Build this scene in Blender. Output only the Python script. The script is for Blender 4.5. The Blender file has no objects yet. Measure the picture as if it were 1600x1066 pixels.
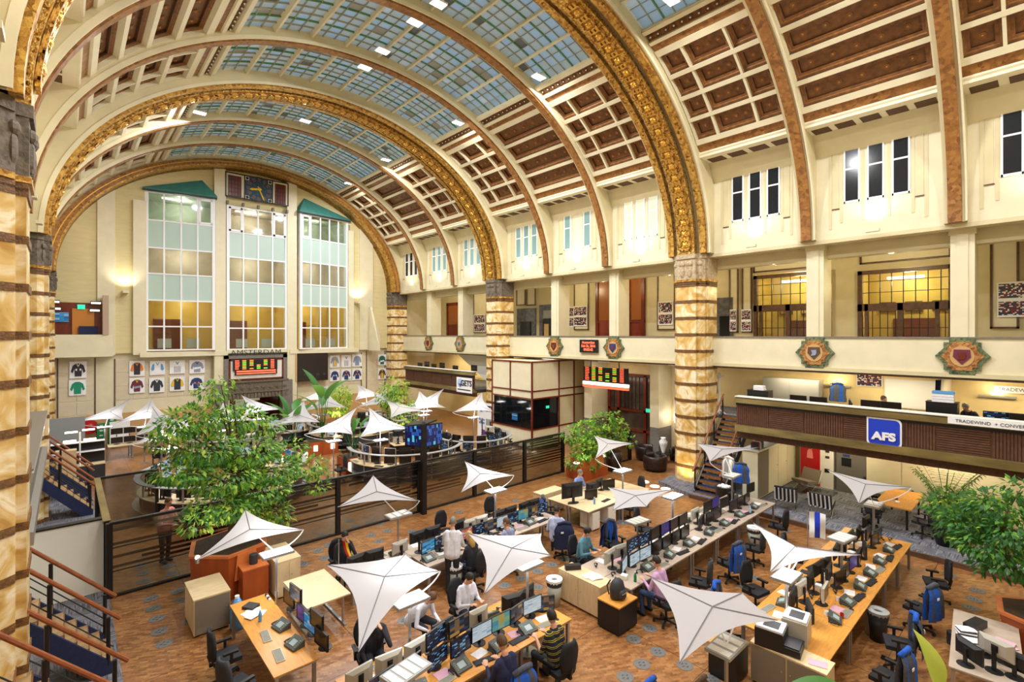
import bpy, bmesh, math, random
from mathutils import Vector, Matrix
random.seed(11)
PI = math.pi
R = math.radians
sc = bpy.context.scene
COL = sc.collection

# ---------------------------------------------------------------- camera
# hall axes: X across the hall, Y along it towards the clock wall, Z up; the
# photograph's focal length in pixels, the vanishing point of the long walls and the horizon row
F_PX, VP_X, HZ_Y, EYE = 772.0, 102.0, 522.5, 6.8
TH = math.atan((800 - VP_X) / F_PX)
CT, ST = math.cos(TH), math.sin(TH)
cam_d = bpy.data.cameras.new('camera')
cam = bpy.data.objects.new('camera', cam_d)
COL.objects.link(cam)
cam.location = (0, 0, EYE)
cam.rotation_euler = (PI / 2, 0, -TH)
cam_d.sensor_width = 36
cam_d.lens = F_PX / 1600 * 36
cam_d.shift_y = (HZ_Y - 533) / 1600
cam_d.clip_start = 0.05
cam_d.clip_end = 300
sc.camera = cam


def ray(px, py):
    dx = px - 800
    return (dx * CT + F_PX * ST, -dx * ST + F_PX * CT, HZ_Y - py)


def onX(px, py, X):
    r = ray(px, py); k = X / r[0]
    return Vector((X, r[1] * k, EYE + r[2] * k))


def onY(px, py, Y):
    r = ray(px, py); k = Y / r[1]
    return Vector((r[0] * k, Y, EYE + r[2] * k))


def onZ(px, py, Z):
    r = ray(px, py); k = (Z - EYE) / r[2]
    return Vector((r[0] * k, r[1] * k, Z))


# ---------------------------------------------------------------- world, exposure
w = bpy.data.worlds.new('dusk_sky')
sc.world = w
w.use_nodes = True
bg = w.node_tree.nodes['Background']
bg.inputs[0].default_value = (0.43, 0.54, 0.64, 1)
bg.inputs[1].default_value = 2.1
sc.view_settings.view_transform = 'Standard'
sc.view_settings.look = 'None'
sc.view_settings.gamma = 1
sc.view_settings.use_curve_mapping = False
sc.view_settings.exposure = -0.65


def light(kind, loc, power, col=(1, .93, .82), size=.3, aim=None, spot=None, sizey=None):
    d = bpy.data.lights.new('lamp_light', kind)
    d.energy = power
    d.color = col
    if kind == 'AREA':
        d.size = size
        if sizey:
            d.shape = 'RECTANGLE'; d.size_y = sizey
    else:
        d.shadow_soft_size = size
    if kind == 'SPOT' and spot:
        d.spot_size = R(spot); d.spot_blend = .8
    o = bpy.data.objects.new('lamp_light', d)
    o.location = loc
    if aim is not None:
        o.rotation_euler = (Vector(aim) - Vector(loc)).to_track_quat('-Z', 'Y').to_euler()
    COL.objects.link(o)
    return o


# hall geometry shared by lights and structure
CX, Z0, EA, EB = 10.2, 10.4, 10.6, 8.05            # arch ellipse: centre, springing, half axes
PIL = [-2.55, 11.3, 25.15, 39.0]                   # pillar centres along the hall
RIB = [2.23, 6.52, 16.08, 20.37, 29.93, 34.22]     # thin ribs between the big arches
WX = 21.45                                         # upper wall, right; mirrored left
PX_ = 21.8                                         # gallery parapet front
BX = 25.2                                          # back wall of gallery and ground floor
mir = lambda X: 2 * CX - X


def ell(phi, r=1.0):
    return (CX + EA * r * math.cos(R(phi)), Z0 + EB * r * math.sin(R(phi)))


def vault_hit(px, py, r=1.06):
    d = ray(px, py)
    A = (d[0] / (EA * r)) ** 2 + (d[2] / (EB * r)) ** 2
    B = 2 * (d[0] * (0 - CX) / (EA * r) ** 2 + d[2] * (EYE - Z0) / (EB * r) ** 2)
    C_ = (CX / (EA * r)) ** 2 + ((EYE - Z0) / (EB * r)) ** 2 - 1
    k = (-B + math.sqrt(B * B - 4 * A * C_)) / (2 * A)
    return Vector((d[0] * k, d[1] * k, EYE + d[2] * k))


# ---------------------------------------------------------------- the hall's own lamps, and fill floods added to them
WARM = (1, .91, .78)
FLOOD_PX = [(598, 77), (570, 103), (648, 32), (842, 118), (716, 190), (603, 248), (477, 187),
            (312, 174), (685, 3), (545, 285)]
FLOODS = [vault_hit(x, y, 1.045) for x, y in FLOOD_PX]
FLOODS += [Vector((CX + s * 4.5, y, ell(67)[1])) for s in (-1, 1) for y in (-1.0, 3.5, 8.5)]  # unseen near-bay floods, added to fill in light
for p in FLOODS:                                   # floodlights in the skylight, then the added unseen ones
    light('AREA', p + Vector((0, 0, -.16)), 820, (.98, .98, 1), .5, aim=p + Vector((0, 0, -3)))
SUBBAYS = []
for i in range(3):
    a, b = PIL[i], PIL[i + 1]
    r1, r2 = RIB[2 * i], RIB[2 * i + 1]
    SUBBAYS += [(a + 1.05, r1 - .28, 'e'), (r1 + .28, r2 - .28, 'm'), (r2 + .28, b - 1.05, 'e')]
for (a, b, k) in SUBBAYS:                          # uplighters standing on the ledge of the upper wall
    y = (a + b) / 2
    for X, s in ((WX - .42, 1), (mir(WX - .42), -1)):
        light('SPOT', (X, y, Z0 + .25), 170, WARM, .15, aim=(X - s * 1.2, y, Z0 + 6), spot=150)
# ---------------------------------------------------------------- mesh helpers
class MB:
    def __init__(s):
        s.v = []; s.f = []; s.mi = []; s.sm = []; s.m = 0; s.smooth = False; s.T = None

    def add(s, vs, fs):
        n = len(s.v)
        if s.T is not None:
            vs = [s.T @ Vector(p) for p in vs]
        s.v += [tuple(p) for p in vs]
        for f in fs:
            s.f.append(tuple(i + n for i in f)); s.mi.append(s.m); s.sm.append(s.smooth)
        return s

    def box(s, x0, x1, y0, y1, z0, z1):
        if x0 > x1: x0, x1 = x1, x0
        if y0 > y1: y0, y1 = y1, y0
        if z0 > z1: z0, z1 = z1, z0
        v = [(x0, y0, z0), (x1, y0, z0), (x1, y1, z0), (x0, y1, z0), (x0, y0, z1), (x1, y0, z1), (x1, y1, z1), (x0, y1, z1)]
        return s.add(v, [(3, 2, 1, 0), (4, 5, 6, 7), (0, 1, 5, 4), (1, 2, 6, 5), (2, 3, 7, 6), (3, 0, 4, 7)])

    def cb(s, c, d):
        return s.box(c[0] - d[0] / 2, c[0] + d[0] / 2, c[1] - d[1] / 2, c[1] + d[1] / 2, c[2] - d[2] / 2, c[2] + d[2] / 2)

    def quad(s, a, b, c, d):
        return s.add([a, b, c, d], [(0, 1, 2, 3)])

    def prism(s, poly, vec):
        n = len(poly); v = Vector(vec)
        vs = [Vector(p) for p in poly] + [Vector(p) + v for p in poly]
        fs = [tuple(range(n - 1, -1, -1)), tuple(range(n, 2 * n))]
        fs += [(i, (i + 1) % n, n + (i + 1) % n, n + i) for i in range(n)]
        return s.add(vs, fs)

    def cyl(s, p0, p1, r0, r1=None, n=10, caps=True):
        r1 = r0 if r1 is None else r1
        p0 = Vector(p0); p1 = Vector(p1); d = p1 - p0
        q = d.to_track_quat('Z', 'Y')
        vs = []
        for p, r in ((p0, r0), (p1, r1)):
            for i in range(n):
                a = 2 * PI * i / n
                vs.append(p + q @ Vector((r * math.cos(a), r * math.sin(a), 0)))
        fs = [(i, (i + 1) % n, n + (i + 1) % n, n + i) for i in range(n)]
        if caps: fs += [tuple(range(n - 1, -1, -1)), tuple(range(n, 2 * n))]
        return s.add(vs, fs)

    def tube(s, pts, r, n=6):
        pts = [Vector(p) for p in pts]; vs = []; fs = []
        m = len(pts)
        rr = r if isinstance(r, (list, tuple)) else [r] * m
        for k, p in enumerate(pts):
            d = (pts[min(k + 1, m - 1)] - pts[max(k - 1, 0)])
            q = d.to_track_quat('Z', 'Y')
            for i in range(n):
                a = 2 * PI * i / n
                vs.append(p + q @ Vector((rr[k] * math.cos(a), rr[k] * math.sin(a), 0)))
        for k in range(m - 1):
            for i in range(n):
                fs.append((k * n + i, k * n + (i + 1) % n, (k + 1) * n + (i + 1) % n, (k + 1) * n + i))
        fs += [tuple(range(n - 1, -1, -1)), tuple(range((m - 1) * n, m * n))]
        return s.add(vs, fs)

    def lathe(s, prof, c=(0, 0, 0), n=16, sx=1, sy=1):
        vs = []; fs = []; m = len(prof)
        for (r, z) in prof:
            for i in range(n):
                a = 2 * PI * i / n
                vs.append((c[0] + sx * r * math.cos(a), c[1] + sy * r * math.sin(a), c[2] + z))
        for k in range(m - 1):
            for i in range(n):
                fs.append((k * n + i, k * n + (i + 1) % n, (k + 1) * n + (i + 1) % n, (k + 1) * n + i))
        fs += [tuple(range(n - 1, -1, -1)), tuple(range((m - 1) * n, m * n))]
        return s.add(vs, fs)

    def ball(s, c, r, n=10, m=6, q=None):
        r = (r, r, r) if not isinstance(r, (tuple, list)) else r
        vs = []; fs = []
        for k in range(m + 1):
            t = PI * k / m
            for i in range(n):
                a = 2 * PI * i / n
                p = Vector((r[0] * math.sin(t) * math.cos(a), r[1] * math.sin(t) * math.sin(a), -r[2] * math.cos(t)))
                if q is not None: p = q @ p
                vs.append(Vector(c) + p)
        for k in range(m):
            for i in range(n):
                fs.append((k * n + i, k * n + (i + 1) % n, (k + 1) * n + (i + 1) % n, (k + 1) * n + i))
        return s.add(vs, fs)

    def ring(s, r0, r1, y0, y1, p0, p1, n=48):
        """elliptical arch band: radii factors r0<r1, between y0 and y1, angles p0..p1"""
        vs = []; fs = []
        for k in range(n + 1):
            p = p0 + (p1 - p0) * k / n
            for r, y in ((r0, y0), (r0, y1), (r1, y1), (r1, y0)):
                x, z = ell(p, r); vs.append((x, y, z))
        for k in range(n):
            for i in range(4):
                fs.append((k * 4 + i, (k + 1) * 4 + i, (k + 1) * 4 + (i + 1) % 4, k * 4 + (i + 1) % 4))
        fs += [(0, 1, 2, 3), (4 * n + 3, 4 * n + 2, 4 * n + 1, 4 * n)]
        return s.add(vs, fs)

    def mesh(s, name, mats):
        me = bpy.data.meshes.new(name)
        me.from_pydata(s.v, [], s.f)
        for m in (mats if isinstance(mats, (list, tuple)) else [mats]):
            me.materials.append(m)
        me.polygons.foreach_set('material_index', s.mi)
        me.polygons.foreach_set('use_smooth', s.sm)
        bm = bmesh.new(); bm.from_mesh(me)
        bmesh.ops.recalc_face_normals(bm, faces=bm.faces)
        bm.to_mesh(me); bm.free()
        me.update()
        return me


def inst(name, me, parent=None, loc=(0, 0, 0), rot=(0, 0, 0), scl=None, mw=None):
    o = bpy.data.objects.new(name, me)
    COL.objects.link(o)
    if parent: o.parent = parent
    if mw is not None:
        o.matrix_local = mw
    else:
        o.location = loc; o.rotation_euler = rot
        if scl: o.scale = scl
    return o


def ob(name, mb, mats, parent=None, loc=(0, 0, 0), rot=(0, 0, 0)):
    return inst(name, mb.mesh(name, mats), parent, loc, rot)


def tag(o, label, cat, group=None):
    o['label'] = label; o['category'] = cat
    if group: o['group'] = group
    return o


def thing(name, label, cat, loc=(0, 0, 0), rz=0, group=None):
    o = bpy.data.objects.new(name, None)
    o.empty_display_size = .1
    COL.objects.link(o)
    o.location = loc; o.rotation_euler = (0, 0, rz)
    return tag(o, label, cat, group)


def S(name, mb, mats, label=None):
    o = ob(name, mb, mats)
    o['kind'] = 'structure'
    if label: o['label'] = label
    return o


def dup(root, loc, rz, label=None, group=None):
    r = root.copy(); COL.objects.link(r)
    r.location = loc; r.rotation_euler = (0, 0, rz)
    if label: r['label'] = label
    if group: r['group'] = group
    for ch in root.children:
        c = ch.copy(); COL.objects.link(c); c.parent = r
        for g in ch.children:
            d = g.copy(); COL.objects.link(d); d.parent = c
    return r


ORD = ['first', 'second', 'third', 'fourth', 'fifth', 'sixth', 'seventh', 'eighth', 'ninth', 'tenth', 'eleventh',
       'twelfth', 'thirteenth', 'fourteenth', 'fifteenth', 'sixteenth', 'seventeenth', 'eighteenth', 'nineteenth',
       'twentieth', 'twenty-first', 'twenty-second', 'twenty-third', 'twenty-fourth', 'twenty-fifth', 'twenty-sixth',
       'twenty-seventh', 'twenty-eighth', 'twenty-ninth', 'thirtieth']


# ---------------------------------------------------------------- materials
def lin(h):
    h = h.lstrip('#'); o = []
    for i in (0, 2, 4):
        c = int(h[i:i + 2], 16) / 255
        o.append(c / 12.92 if c <= .04045 else ((c + .055) / 1.055) ** 2.4)
    return (*o, 1)


def nt(name):
    m = bpy.data.materials.new(name); m.use_nodes = True
    t = m.node_tree
    return m, t, t.nodes['Principled BSDF']


def nd(t, typ, **kw):
    n = t.nodes.new(typ)
    for k, v in kw.items():
        if k in n.inputs: n.inputs[k].default_value = v
        else: setattr(n, k, v)
    return n


def ramp(t, stops, fac, interp='LINEAR'):
    n = t.nodes.new('ShaderNodeValToRGB')
    n.color_ramp.interpolation = interp
    e = n.color_ramp.elements
    while len(e) < len(stops): e.new(.5)
    for i, (p, c) in enumerate(stops):
        e[i].position = p; e[i].color = c if len(c) == 4 else (*c, 1)
    t.links.new(fac, n.inputs[0])
    return n


def M(name, col, rough=.55, metal=0, var=.0, scale=4, bump=0, bscale=None, emis=0, ecol=None, alpha=None, trans=0, obj=True, stretch=None):
    m, t, b = nt(name)
    c = lin(col)
    b.inputs['Base Color'].default_value = c
    b.inputs['Roughness'].default_value = rough
    b.inputs['Metallic'].default_value = metal
    if var or bump:
        tc = nd(t, 'ShaderNodeTexCoord')
        src = tc.outputs['Object' if obj else 'Generated']
        if stretch:
            mp = nd(t, 'ShaderNodeMapping'); mp.inputs['Scale'].default_value = stretch
            t.links.new(src, mp.inputs[0]); src = mp.outputs[0]
        n = nd(t, 'ShaderNodeTexNoise', Scale=scale, Detail=5)
        t.links.new(src, n.inputs['Vector'])
        if var:
            lo = tuple(max(0, x * (1 - var)) for x in c[:3]); hi = tuple(min(1, x * (1 + var)) for x in c[:3])
            r = ramp(t, [(.3, lo), (.7, hi)], n.outputs['Fac'])
            t.links.new(r.outputs[0], b.inputs['Base Color'])
        if bump:
            n2 = nd(t, 'ShaderNodeTexNoise', Scale=bscale or scale, Detail=3)
            t.links.new(src, n2.inputs['Vector'])
            bp = nd(t, 'ShaderNodeBump', Strength=bump, Distance=.02)
            t.links.new(n2.outputs['Fac'], bp.inputs['Height'])
            t.links.new(bp.outputs[0], b.inputs['Normal'])
    if emis:
        b.inputs['Emission Color'].default_value = lin(ecol or col)
        b.inputs['Emission Strength'].default_value = emis
    if trans:
        b.inputs['Transmission Weight'].default_value = trans
    if alpha is not None:
        b.inputs['Alpha'].default_value = alpha
    return m


def M_brick(name, c1, c2, mortar, w=.3, h=.15, ms=.01, rough=.35, metal=.6, bump=.4, rot=(0, 0, 0), nscale=40):
    """small tiles (mosaic) with noise inside each"""
    m, t, b = nt(name)
    tc = nd(t, 'ShaderNodeTexCoord'); mp = nd(t, 'ShaderNodeMapping')
    mp.inputs['Rotation'].default_value = rot
    t.links.new(tc.outputs['Object'], mp.inputs[0])
    v = nd(t, 'ShaderNodeTexVoronoi', Scale=1 / w); v.feature = 'F1'
    t.links.new(mp.outputs[0], v.inputs['Vector'])
    n = nd(t, 'ShaderNodeTexNoise', Scale=nscale, Detail=4)
    t.links.new(mp.outputs[0], n.inputs['Vector'])
    mx = nd(t, 'ShaderNodeMix', data_type='RGBA'); mx.inputs[0].default_value = .5
    t.links.new(v.outputs['Color'], mx.inputs[6]); t.links.new(n.outputs['Color'], mx.inputs[7])
    r = ramp(t, [(.25, lin(mortar)), (.45, lin(c1)), (.75, lin(c2))], mx.outputs[2])
    t.links.new(r.outputs[0], b.inputs['Base Color'])
    b.inputs['Roughness'].default_value = rough; b.inputs['Metallic'].default_value = metal
    bp = nd(t, 'ShaderNodeBump', Strength=bump, Distance=.03)
    t.links.new(mx.outputs[2], bp.inputs['Height']); t.links.new(bp.outputs[0], b.inputs['Normal'])
    return m


def M_marble(name, c1, c2, c3):
    m, t, b = nt(name)
    tc = nd(t, 'ShaderNodeTexCoord')
    oi = nd(t, 'ShaderNodeObjectInfo'); mu = nd(t, 'ShaderNodeVectorMath', operation='MULTIPLY_ADD')
    mu.inputs[1].default_value = (17, 31, 23)
    t.links.new(oi.outputs['Random'], mu.inputs[0]); t.links.new(tc.outputs['Object'], mu.inputs[2])
    n = nd(t, 'ShaderNodeTexNoise', Scale=1.3, Detail=8, Distortion=1.6)
    t.links.new(mu.outputs[0], n.inputs['Vector'])
    r = ramp(t, [(.3, lin(c3)), (.45, lin(c1)), (.6, lin(c2)), (.68, lin(c1)), (.72, lin(c3)), (.78, lin(c2))], n.outputs['Fac'])
    t.links.new(r.outputs[0], b.inputs['Base Color'])
    b.inputs['Roughness'].default_value = .28
    return m


def M_floor():
    m, t, b = nt('cork_parquet')
    tc = nd(t, 'ShaderNodeTexCoord')
    br = nd(t, 'ShaderNodeTexBrick', Scale=1.0)
    br.offset = .5
    br.inputs['Brick Width'].default_value = .16; br.inputs['Row Height'].default_value = .055
    br.inputs['Mortar Size'].default_value = .0
    br.inputs['Color1'].default_value = (0, 0, 0, 1); br.inputs['Color2'].default_value = (1, 1, 1, 1)
    mp = nd(t, 'ShaderNodeMapping'); mp.inputs['Rotation'].default_value = (0, 0, .5)
    t.links.new(tc.outputs['Object'], mp.inputs[0]); t.links.new(mp.outputs[0], br.inputs['Vector'])
    n = nd(t, 'ShaderNodeTexNoise', Scale=.55, Detail=7, Roughness=.7)
    t.links.new(tc.outputs['Object'], n.inputs['Vector'])
    n2 = nd(t, 'ShaderNodeTexNoise', Scale=22, Detail=3)
    t.links.new(tc.outputs['Object'], n2.inputs['Vector'])
    mx = nd(t, 'ShaderNodeMix', data_type='RGBA'); mx.inputs[0].default_value = .55
    t.links.new(br.outputs['Color'], mx.inputs[6]); t.links.new(n.outputs['Color'], mx.inputs[7])
    mx2 = nd(t, 'ShaderNodeMix', data_type='RGBA'); mx2.inputs[0].default_value = .4
    t.links.new(mx.outputs[2], mx2.inputs[6]); t.links.new(n2.outputs['Color'], mx2.inputs[7])
    r = ramp(t, [(.2, lin('4c2e18')), (.42, lin('83552e')), (.58, lin('9a6a3c')), (.85, lin('c09464'))], mx2.outputs[2])
    # slab seams: a fine dark line every few metres
    sb = nd(t, 'ShaderNodeTexBrick', Scale=1.0)
    sb.inputs['Brick Width'].default_value = 2.4; sb.inputs['Row Height'].default_value = 2.4
    sb.inputs['Mortar Size'].default_value = .008; sb.offset = 0
    t.links.new(tc.outputs['Object'], sb.inputs['Vector'])
    mx3 = nd(t, 'ShaderNodeMix', data_type='RGBA')
    t.links.new(sb.outputs['Fac'], mx3.inputs[0]); t.links.new(r.outputs[0], mx3.inputs[6])
    mx3.inputs[7].default_value = lin('4a2a12')
    t.links.new(mx3.outputs[2], b.inputs['Base Color'])
    b.inputs['Roughness'].default_value = .32
    return m


def M_carpet():
    m, t, b = nt('grey_carpet_tiles')
    tc = nd(t, 'ShaderNodeTexCoord')
    ch = nd(t, 'ShaderNodeTexChecker', Scale=2.0)
    t.links.new(tc.outputs['Object'], ch.inputs['Vector'])
    cols = []
    for s in ((30, 2, 1), (2, 30, 1)):
        mp = nd(t, 'ShaderNodeMapping'); mp.inputs['Scale'].default_value = s
        t.links.new(tc.outputs['Object'], mp.inputs[0])
        n = nd(t, 'ShaderNodeTexNoise', Scale=1, Detail=2); t.links.new(mp.outputs[0], n.inputs['Vector'])
        cols.append(ramp(t, [(.35, lin('3f4048')), (.65, lin('85848c'))], n.outputs['Fac']))
    mx = nd(t, 'ShaderNodeMix', data_type='RGBA')
    t.links.new(ch.outputs['Fac'], mx.inputs[0])
    t.links.new(cols[0].outputs[0], mx.inputs[6]); t.links.new(cols[1].outputs[0], mx.inputs[7])
    t.links.new(mx.outputs[2], b.inputs['Base Color'])
    b.inputs['Roughness'].default_value = .95
    return m


def M_glass(name, tint, mixf=.25, rough=.05):
    """window pane: mostly clear, a little gloss"""
    m, t, b = nt(name)
    t.nodes.remove(b)
    out = t.nodes['Material Output']
    tr = nd(t, 'ShaderNodeBsdfTransparent', Color=lin(tint))
    gl = nd(t, 'ShaderNodeBsdfGlossy', Roughness=rough)
    mx = nd(t, 'ShaderNodeMixShader'); mx.inputs[0].default_value = mixf
    t.links.new(tr.outputs[0], mx.inputs[1]); t.links.new(gl.outputs[0], mx.inputs[2])
    t.links.new(mx.outputs[0], out.inputs[0])
    return m


def M_thin(name, col, tcol, f=.5, rough=.8):
    """thin sheet that lets light through: fabric sails, skylight glass, leaves"""
    m, t, b = nt(name)
    out = t.nodes['Material Output']
    b.inputs['Base Color'].default_value = lin(col); b.inputs['Roughness'].default_value = rough
    tr = nd(t, 'ShaderNodeBsdfTranslucent', Color=lin(tcol))
    mx = nd(t, 'ShaderNodeMixShader'); mx.inputs[0].default_value = f
    t.links.new(b.outputs[0], mx.inputs[1]); t.links.new(tr.outputs[0], mx.inputs[2])
    t.links.new(mx.outputs[0], out.inputs[0])
    return m


def M_screen(name, kind, strength=1.0):
    m, t, b = nt(name)
    b.inputs['Roughness'].default_value = .25
    if kind == 'off':
        b.inputs['Base Color'].default_value = lin('241c18'); return m
    tc = nd(t, 'ShaderNodeTexCoord')
    mp = nd(t, 'ShaderNodeMapping')
    t.links.new(tc.outputs['Generated'], mp.inputs[0])
    pal = dict(chart=(('050a18', '16305c', '0a1428', '6fb0d8'), (7, 1, 16)), doc=(('cfe6f2', 'eef6fb', 'dcecf5', '9fb8c8'), (4, 1, 22)),
               purple=(('3a2a8a', '2c1f78', '44309a', '3a2a8a'), (2, 1, 2)), red=(('e8806a', 'c85a48', 'f6d8cc', 'd86a58'), (5, 1, 8)),
               map=(('6ec0c0', '58b0d0', '9ad0a8', 'd8c070'), (3, 1, 3)), news=(('1a2a3a', '8a6a4a', '2a4a6a', 'c89a50'), (4, 1, 5)),
               blue=(('2a9ad8', '58b8ea', '1a70b0', 'bfe4f5'), (3, 1, 9)), city=(('0a1a58', '2a5ab8', '101048', '60d0e8'), (7, 7, 6)),
               led=(('111111', '141414', '101010', '101010'), (1, 1, 1)), photo=(('2a3a5a', '8a2a2a', 'e8e0d8', '303848'), (17, 17, 13)))
    (c, s) = pal[kind]
    mp.inputs['Scale'].default_value = s
    n = nd(t, 'ShaderNodeTexWhiteNoise')
    fl = nd(t, 'ShaderNodeVectorMath', operation='FLOOR')
    oi = nd(t, 'ShaderNodeObjectInfo')
    ad = nd(t, 'ShaderNodeVectorMath', operation='ADD')
    t.links.new(oi.outputs['Random'], ad.inputs[1])
    sc_ = nd(t, 'ShaderNodeVectorMath', operation='ADD'); sc_.inputs[1].default_value = (3.3, .1, 7.7)
    t.links.new(mp.outputs[0], fl.inputs[0])
    t.links.new(fl.outputs[0], ad.inputs[0]); t.links.new(ad.outputs[0], sc_.inputs[0]); t.links.new(sc_.outputs[0], n.inputs['Vector'])
    sp = nd(t, 'ShaderNodeSeparateColor'); t.links.new(n.outputs['Color'], sp.inputs[0])
    r = ramp(t, [(0, lin(c[0])), (.4, lin(c[1])), (.65, lin(c[2])), (.86, lin(c[3]))], sp.outputs[0], 'CONSTANT')
    if kind == 'photo':
        t.links.new(r.outputs[0], b.inputs['Base Color']); return m
    t.links.new(r.outputs[0], b.inputs['Emission Color'])
    b.inputs['Emission Strength'].default_value = strength
    b.inputs['Base Color'].default_value = (.01, .01, .01, 1)
    return m


K = {}
K['cream'] = M('cream_paint', 'd0c49c', .5, var=.05, scale=2)
K['cream2'] = M('pale_cream_paint', 'ddd4b4', .45, var=.04, scale=2)
K['wallp'] = M('cream_wall', 'd6c9a4', .6, var=.06, scale=1.5)
K['brickp'] = M('painted_brick', 'd6c896', .7, var=.06, scale=3, bump=.5, bscale=9, stretch=(.4, 1, 2))
K['panel'] = M('acoustic_panel', 'd2c6ac', .8, var=.05, scale=3)
K['yellowp'] = M('yellow_lit_wall_panel', 'e6d09a', .6, var=.05, scale=2)
K['goldm'] = M_brick('gold_mosaic', 'b8873a', 'e6bc60', '5a3610', .09, metal=.55, rough=.35, bump=.35)
K['goldo'] = M_brick('gilded_relief', 'c08c34', 'f6d888', '5a3810', .06, metal=.75, rough=.28, bump=1.0, nscale=30)
K['goldbr'] = M('gold_bright', 'e2b04a', .3, .8, var=.3, scale=20, bump=.6, bscale=30)
K['groove'] = M_brick('dark_bronze_mosaic', '3f2408', '7a4c16', '1a0d03', .1, metal=.5, rough=.4, bump=.5)
K['ribg'] = M_brick('brown_rib_tile', '8f6030', 'a9783e', '6e461e', .12, metal=.15, rough=.4, bump=.2, nscale=12)
K['wood'] = M('coffer_wood', '7a5028', .5, var=.35, scale=6, bump=.25, bscale=25)
K['woodd'] = M('coffer_wood_dark', '4e2f16', .55, var=.3, scale=8, bump=.2, bscale=25)
K['woodl'] = M('coffer_moulding', '8a5a2c', .45, var=.3, scale=10, bump=.3, bscale=30)
K['boss'] = M('boss_wood', 'c08c50', .3, .2)
K['marble'] = M_marble('yellow_marble', 'd8b670', 'f2e6c6', 'b88a44')
K['band'] = M('carved_dark_band', '6e4a24', .5, var=.5, scale=14, bump=.8, bscale=30)
K['stonelit'] = M('carved_lit_beige_stone', 'b09c7c', .6, var=.3, scale=10, bump=.9, bscale=14)  # paler copy of the carved stone, with the light on it in the colour
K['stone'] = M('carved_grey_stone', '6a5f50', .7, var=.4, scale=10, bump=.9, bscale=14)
K['stone2'] = M('grey_granite', '77706a', .5, var=.2, scale=12)
K['floor'] = M_floor()
K['carpet'] = M_carpet()
K['disc'] = M('floor_socket_metal', '74726e', .45, .3, var=.2, scale=30)
K['disc2'] = M('floor_socket_slot', '55595e', .6, .2)
K['black'] = M('black_metal', '18171a', .4, .1)
K['blackp'] = M('black_plastic', '1b1a1c', .45)
K['dark'] = M('dark_grey', '2e2e33', .6)
K['greyp'] = M('grey_plastic', '9a9a98', .45)
K['silver'] = M('silver_plastic', 'b9b4a8', .4, .1)
K['steel'] = M('brushed_steel', 'b4b6ba', .3, .8)
K['chrome'] = M('chrome', 'd8d8d8', .12, 1)
K['white'] = M('white_paint', 'eeeef0', .5)
K['whitef'] = M('white_frame', 'f2f3f8', .4)
K['offw'] = M('offwhite', 'e2ded4', .6)
K['paper'] = M('paper', 'ece8ea', .8, var=.06, scale=20)
K['bronze'] = M('bronze_ledge', '8a7a4c', .3, .5, var=.35, scale=3, stretch=(1, .3, 1))
K['slat'] = M('brown_slats', '5c3a28', .6, var=.25, scale=8)
K['mahog'] = M('mahogany', '6a2412', .3, var=.3, scale=5, stretch=(1, 1, .2))
K['darkw'] = M('dark_oak_frame', '5a4030', .4, var=.3, scale=6)
K['birch'] = M('birch_top', 'd8c096', .4, var=.1, scale=4, stretch=(1, 5, 1))
K['beech'] = M('beech_top', 'd09040', .35, var=.15, scale=4, stretch=(1, 6, 1))
K['greyt'] = M('grey_desk_top', 'b6a594', .4, var=.08, scale=5)
K['tambour'] = M('taupe_tambour', '7d7263', .6)
K['planter'] = M('redwood_planter', 'a24c20', .35, var=.25, scale=3, stretch=(1, 1, .3))
K['planter2'] = M('orange_planter_side', 'c8703a', .35, var=.15, scale=3)
K['soil'] = M('soil', '3a2a1a', .9, var=.4, scale=20)
K['leather'] = M('dark_brown_leather', '2a1c1a', .3, var=.3, scale=8, bump=.6, bscale=14)
K['chairf'] = M('black_chair_fabric', '1c1c20', .8, var=.2, scale=30)
K['chairg'] = M('dark_grey_mesh', '303036', .8)
K['blueF'] = M('blue_fleece', '1a55b8', .9, var=.2, scale=20)
K['greyF'] = M('grey_fleece', '4a4c58', .9, var=.2, scale=20)
K['navyF'] = M('navy_cloth', '20284a', .9, var=.2, scale=20)
K['teal'] = M('teal_awning', '3c7f76', .6, var=.08, scale=3)
K['spandrel'] = M('pale_teal_spandrel', 'b9cfc6', .25)
K['roomy'] = M('room_yellow', 'd8b860', .7, var=.1, scale=1)
K['roomb'] = M('room_beige', 'c6b49c', .7, var=.2, scale=1)
K['roomg'] = M('room_green_grey', 'a8b09a', .7, var=.1, scale=1)
K['red'] = M('red_enamel', 'b0141a', .35)
K['greenc'] = M('green_crate', '137a44', .45)
K['sail'] = M_thin('white_sail_fabric', 'c6c6ca', 'dcdce0', .38)
K['seam'] = M('sail_seam', '77777c', .7)
K['glow'] = M('lamp_diffuser', 'ffffff', .5, emis=14, ecol='fffaf0')
K['glow2'] = M('lamp_diffuser_soft', 'ffffff', .5, emis=5, ecol='fff0d8')
K['glow3'] = M('warm_tube', 'ffffff', .5, emis=7, ecol='ffe6b8')
K['exit'] = M('exit_green', '20c8a0', .4, emis=1.5, ecol='30d8b0')
K['glass'] = M_glass('clear_glass', 'dfe6e4', .08)
K['glassp'] = M_glass('partition_glass', 'cfd2d0', .10, .08)
K['glassrefl'] = M_glass('reflection_stripe_glass', '37332c', .16, .25)  # dark tint that stands in for reflections on the partition
K['glassd'] = M('dark_window', '1e2226', .12)
K['glasst'] = M('teal_window', '7d9c98', .15)
K['glassl'] = M('lit_window', 'c8ccae', .2, emis=.5, ecol='e8e4b8')
K['glassb'] = M('black_booth_glass', '0c1014', .06)
K['leaf1'] = M_thin('leaf_green', '5a9a34', 'a4cc50', .45, .5)
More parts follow.
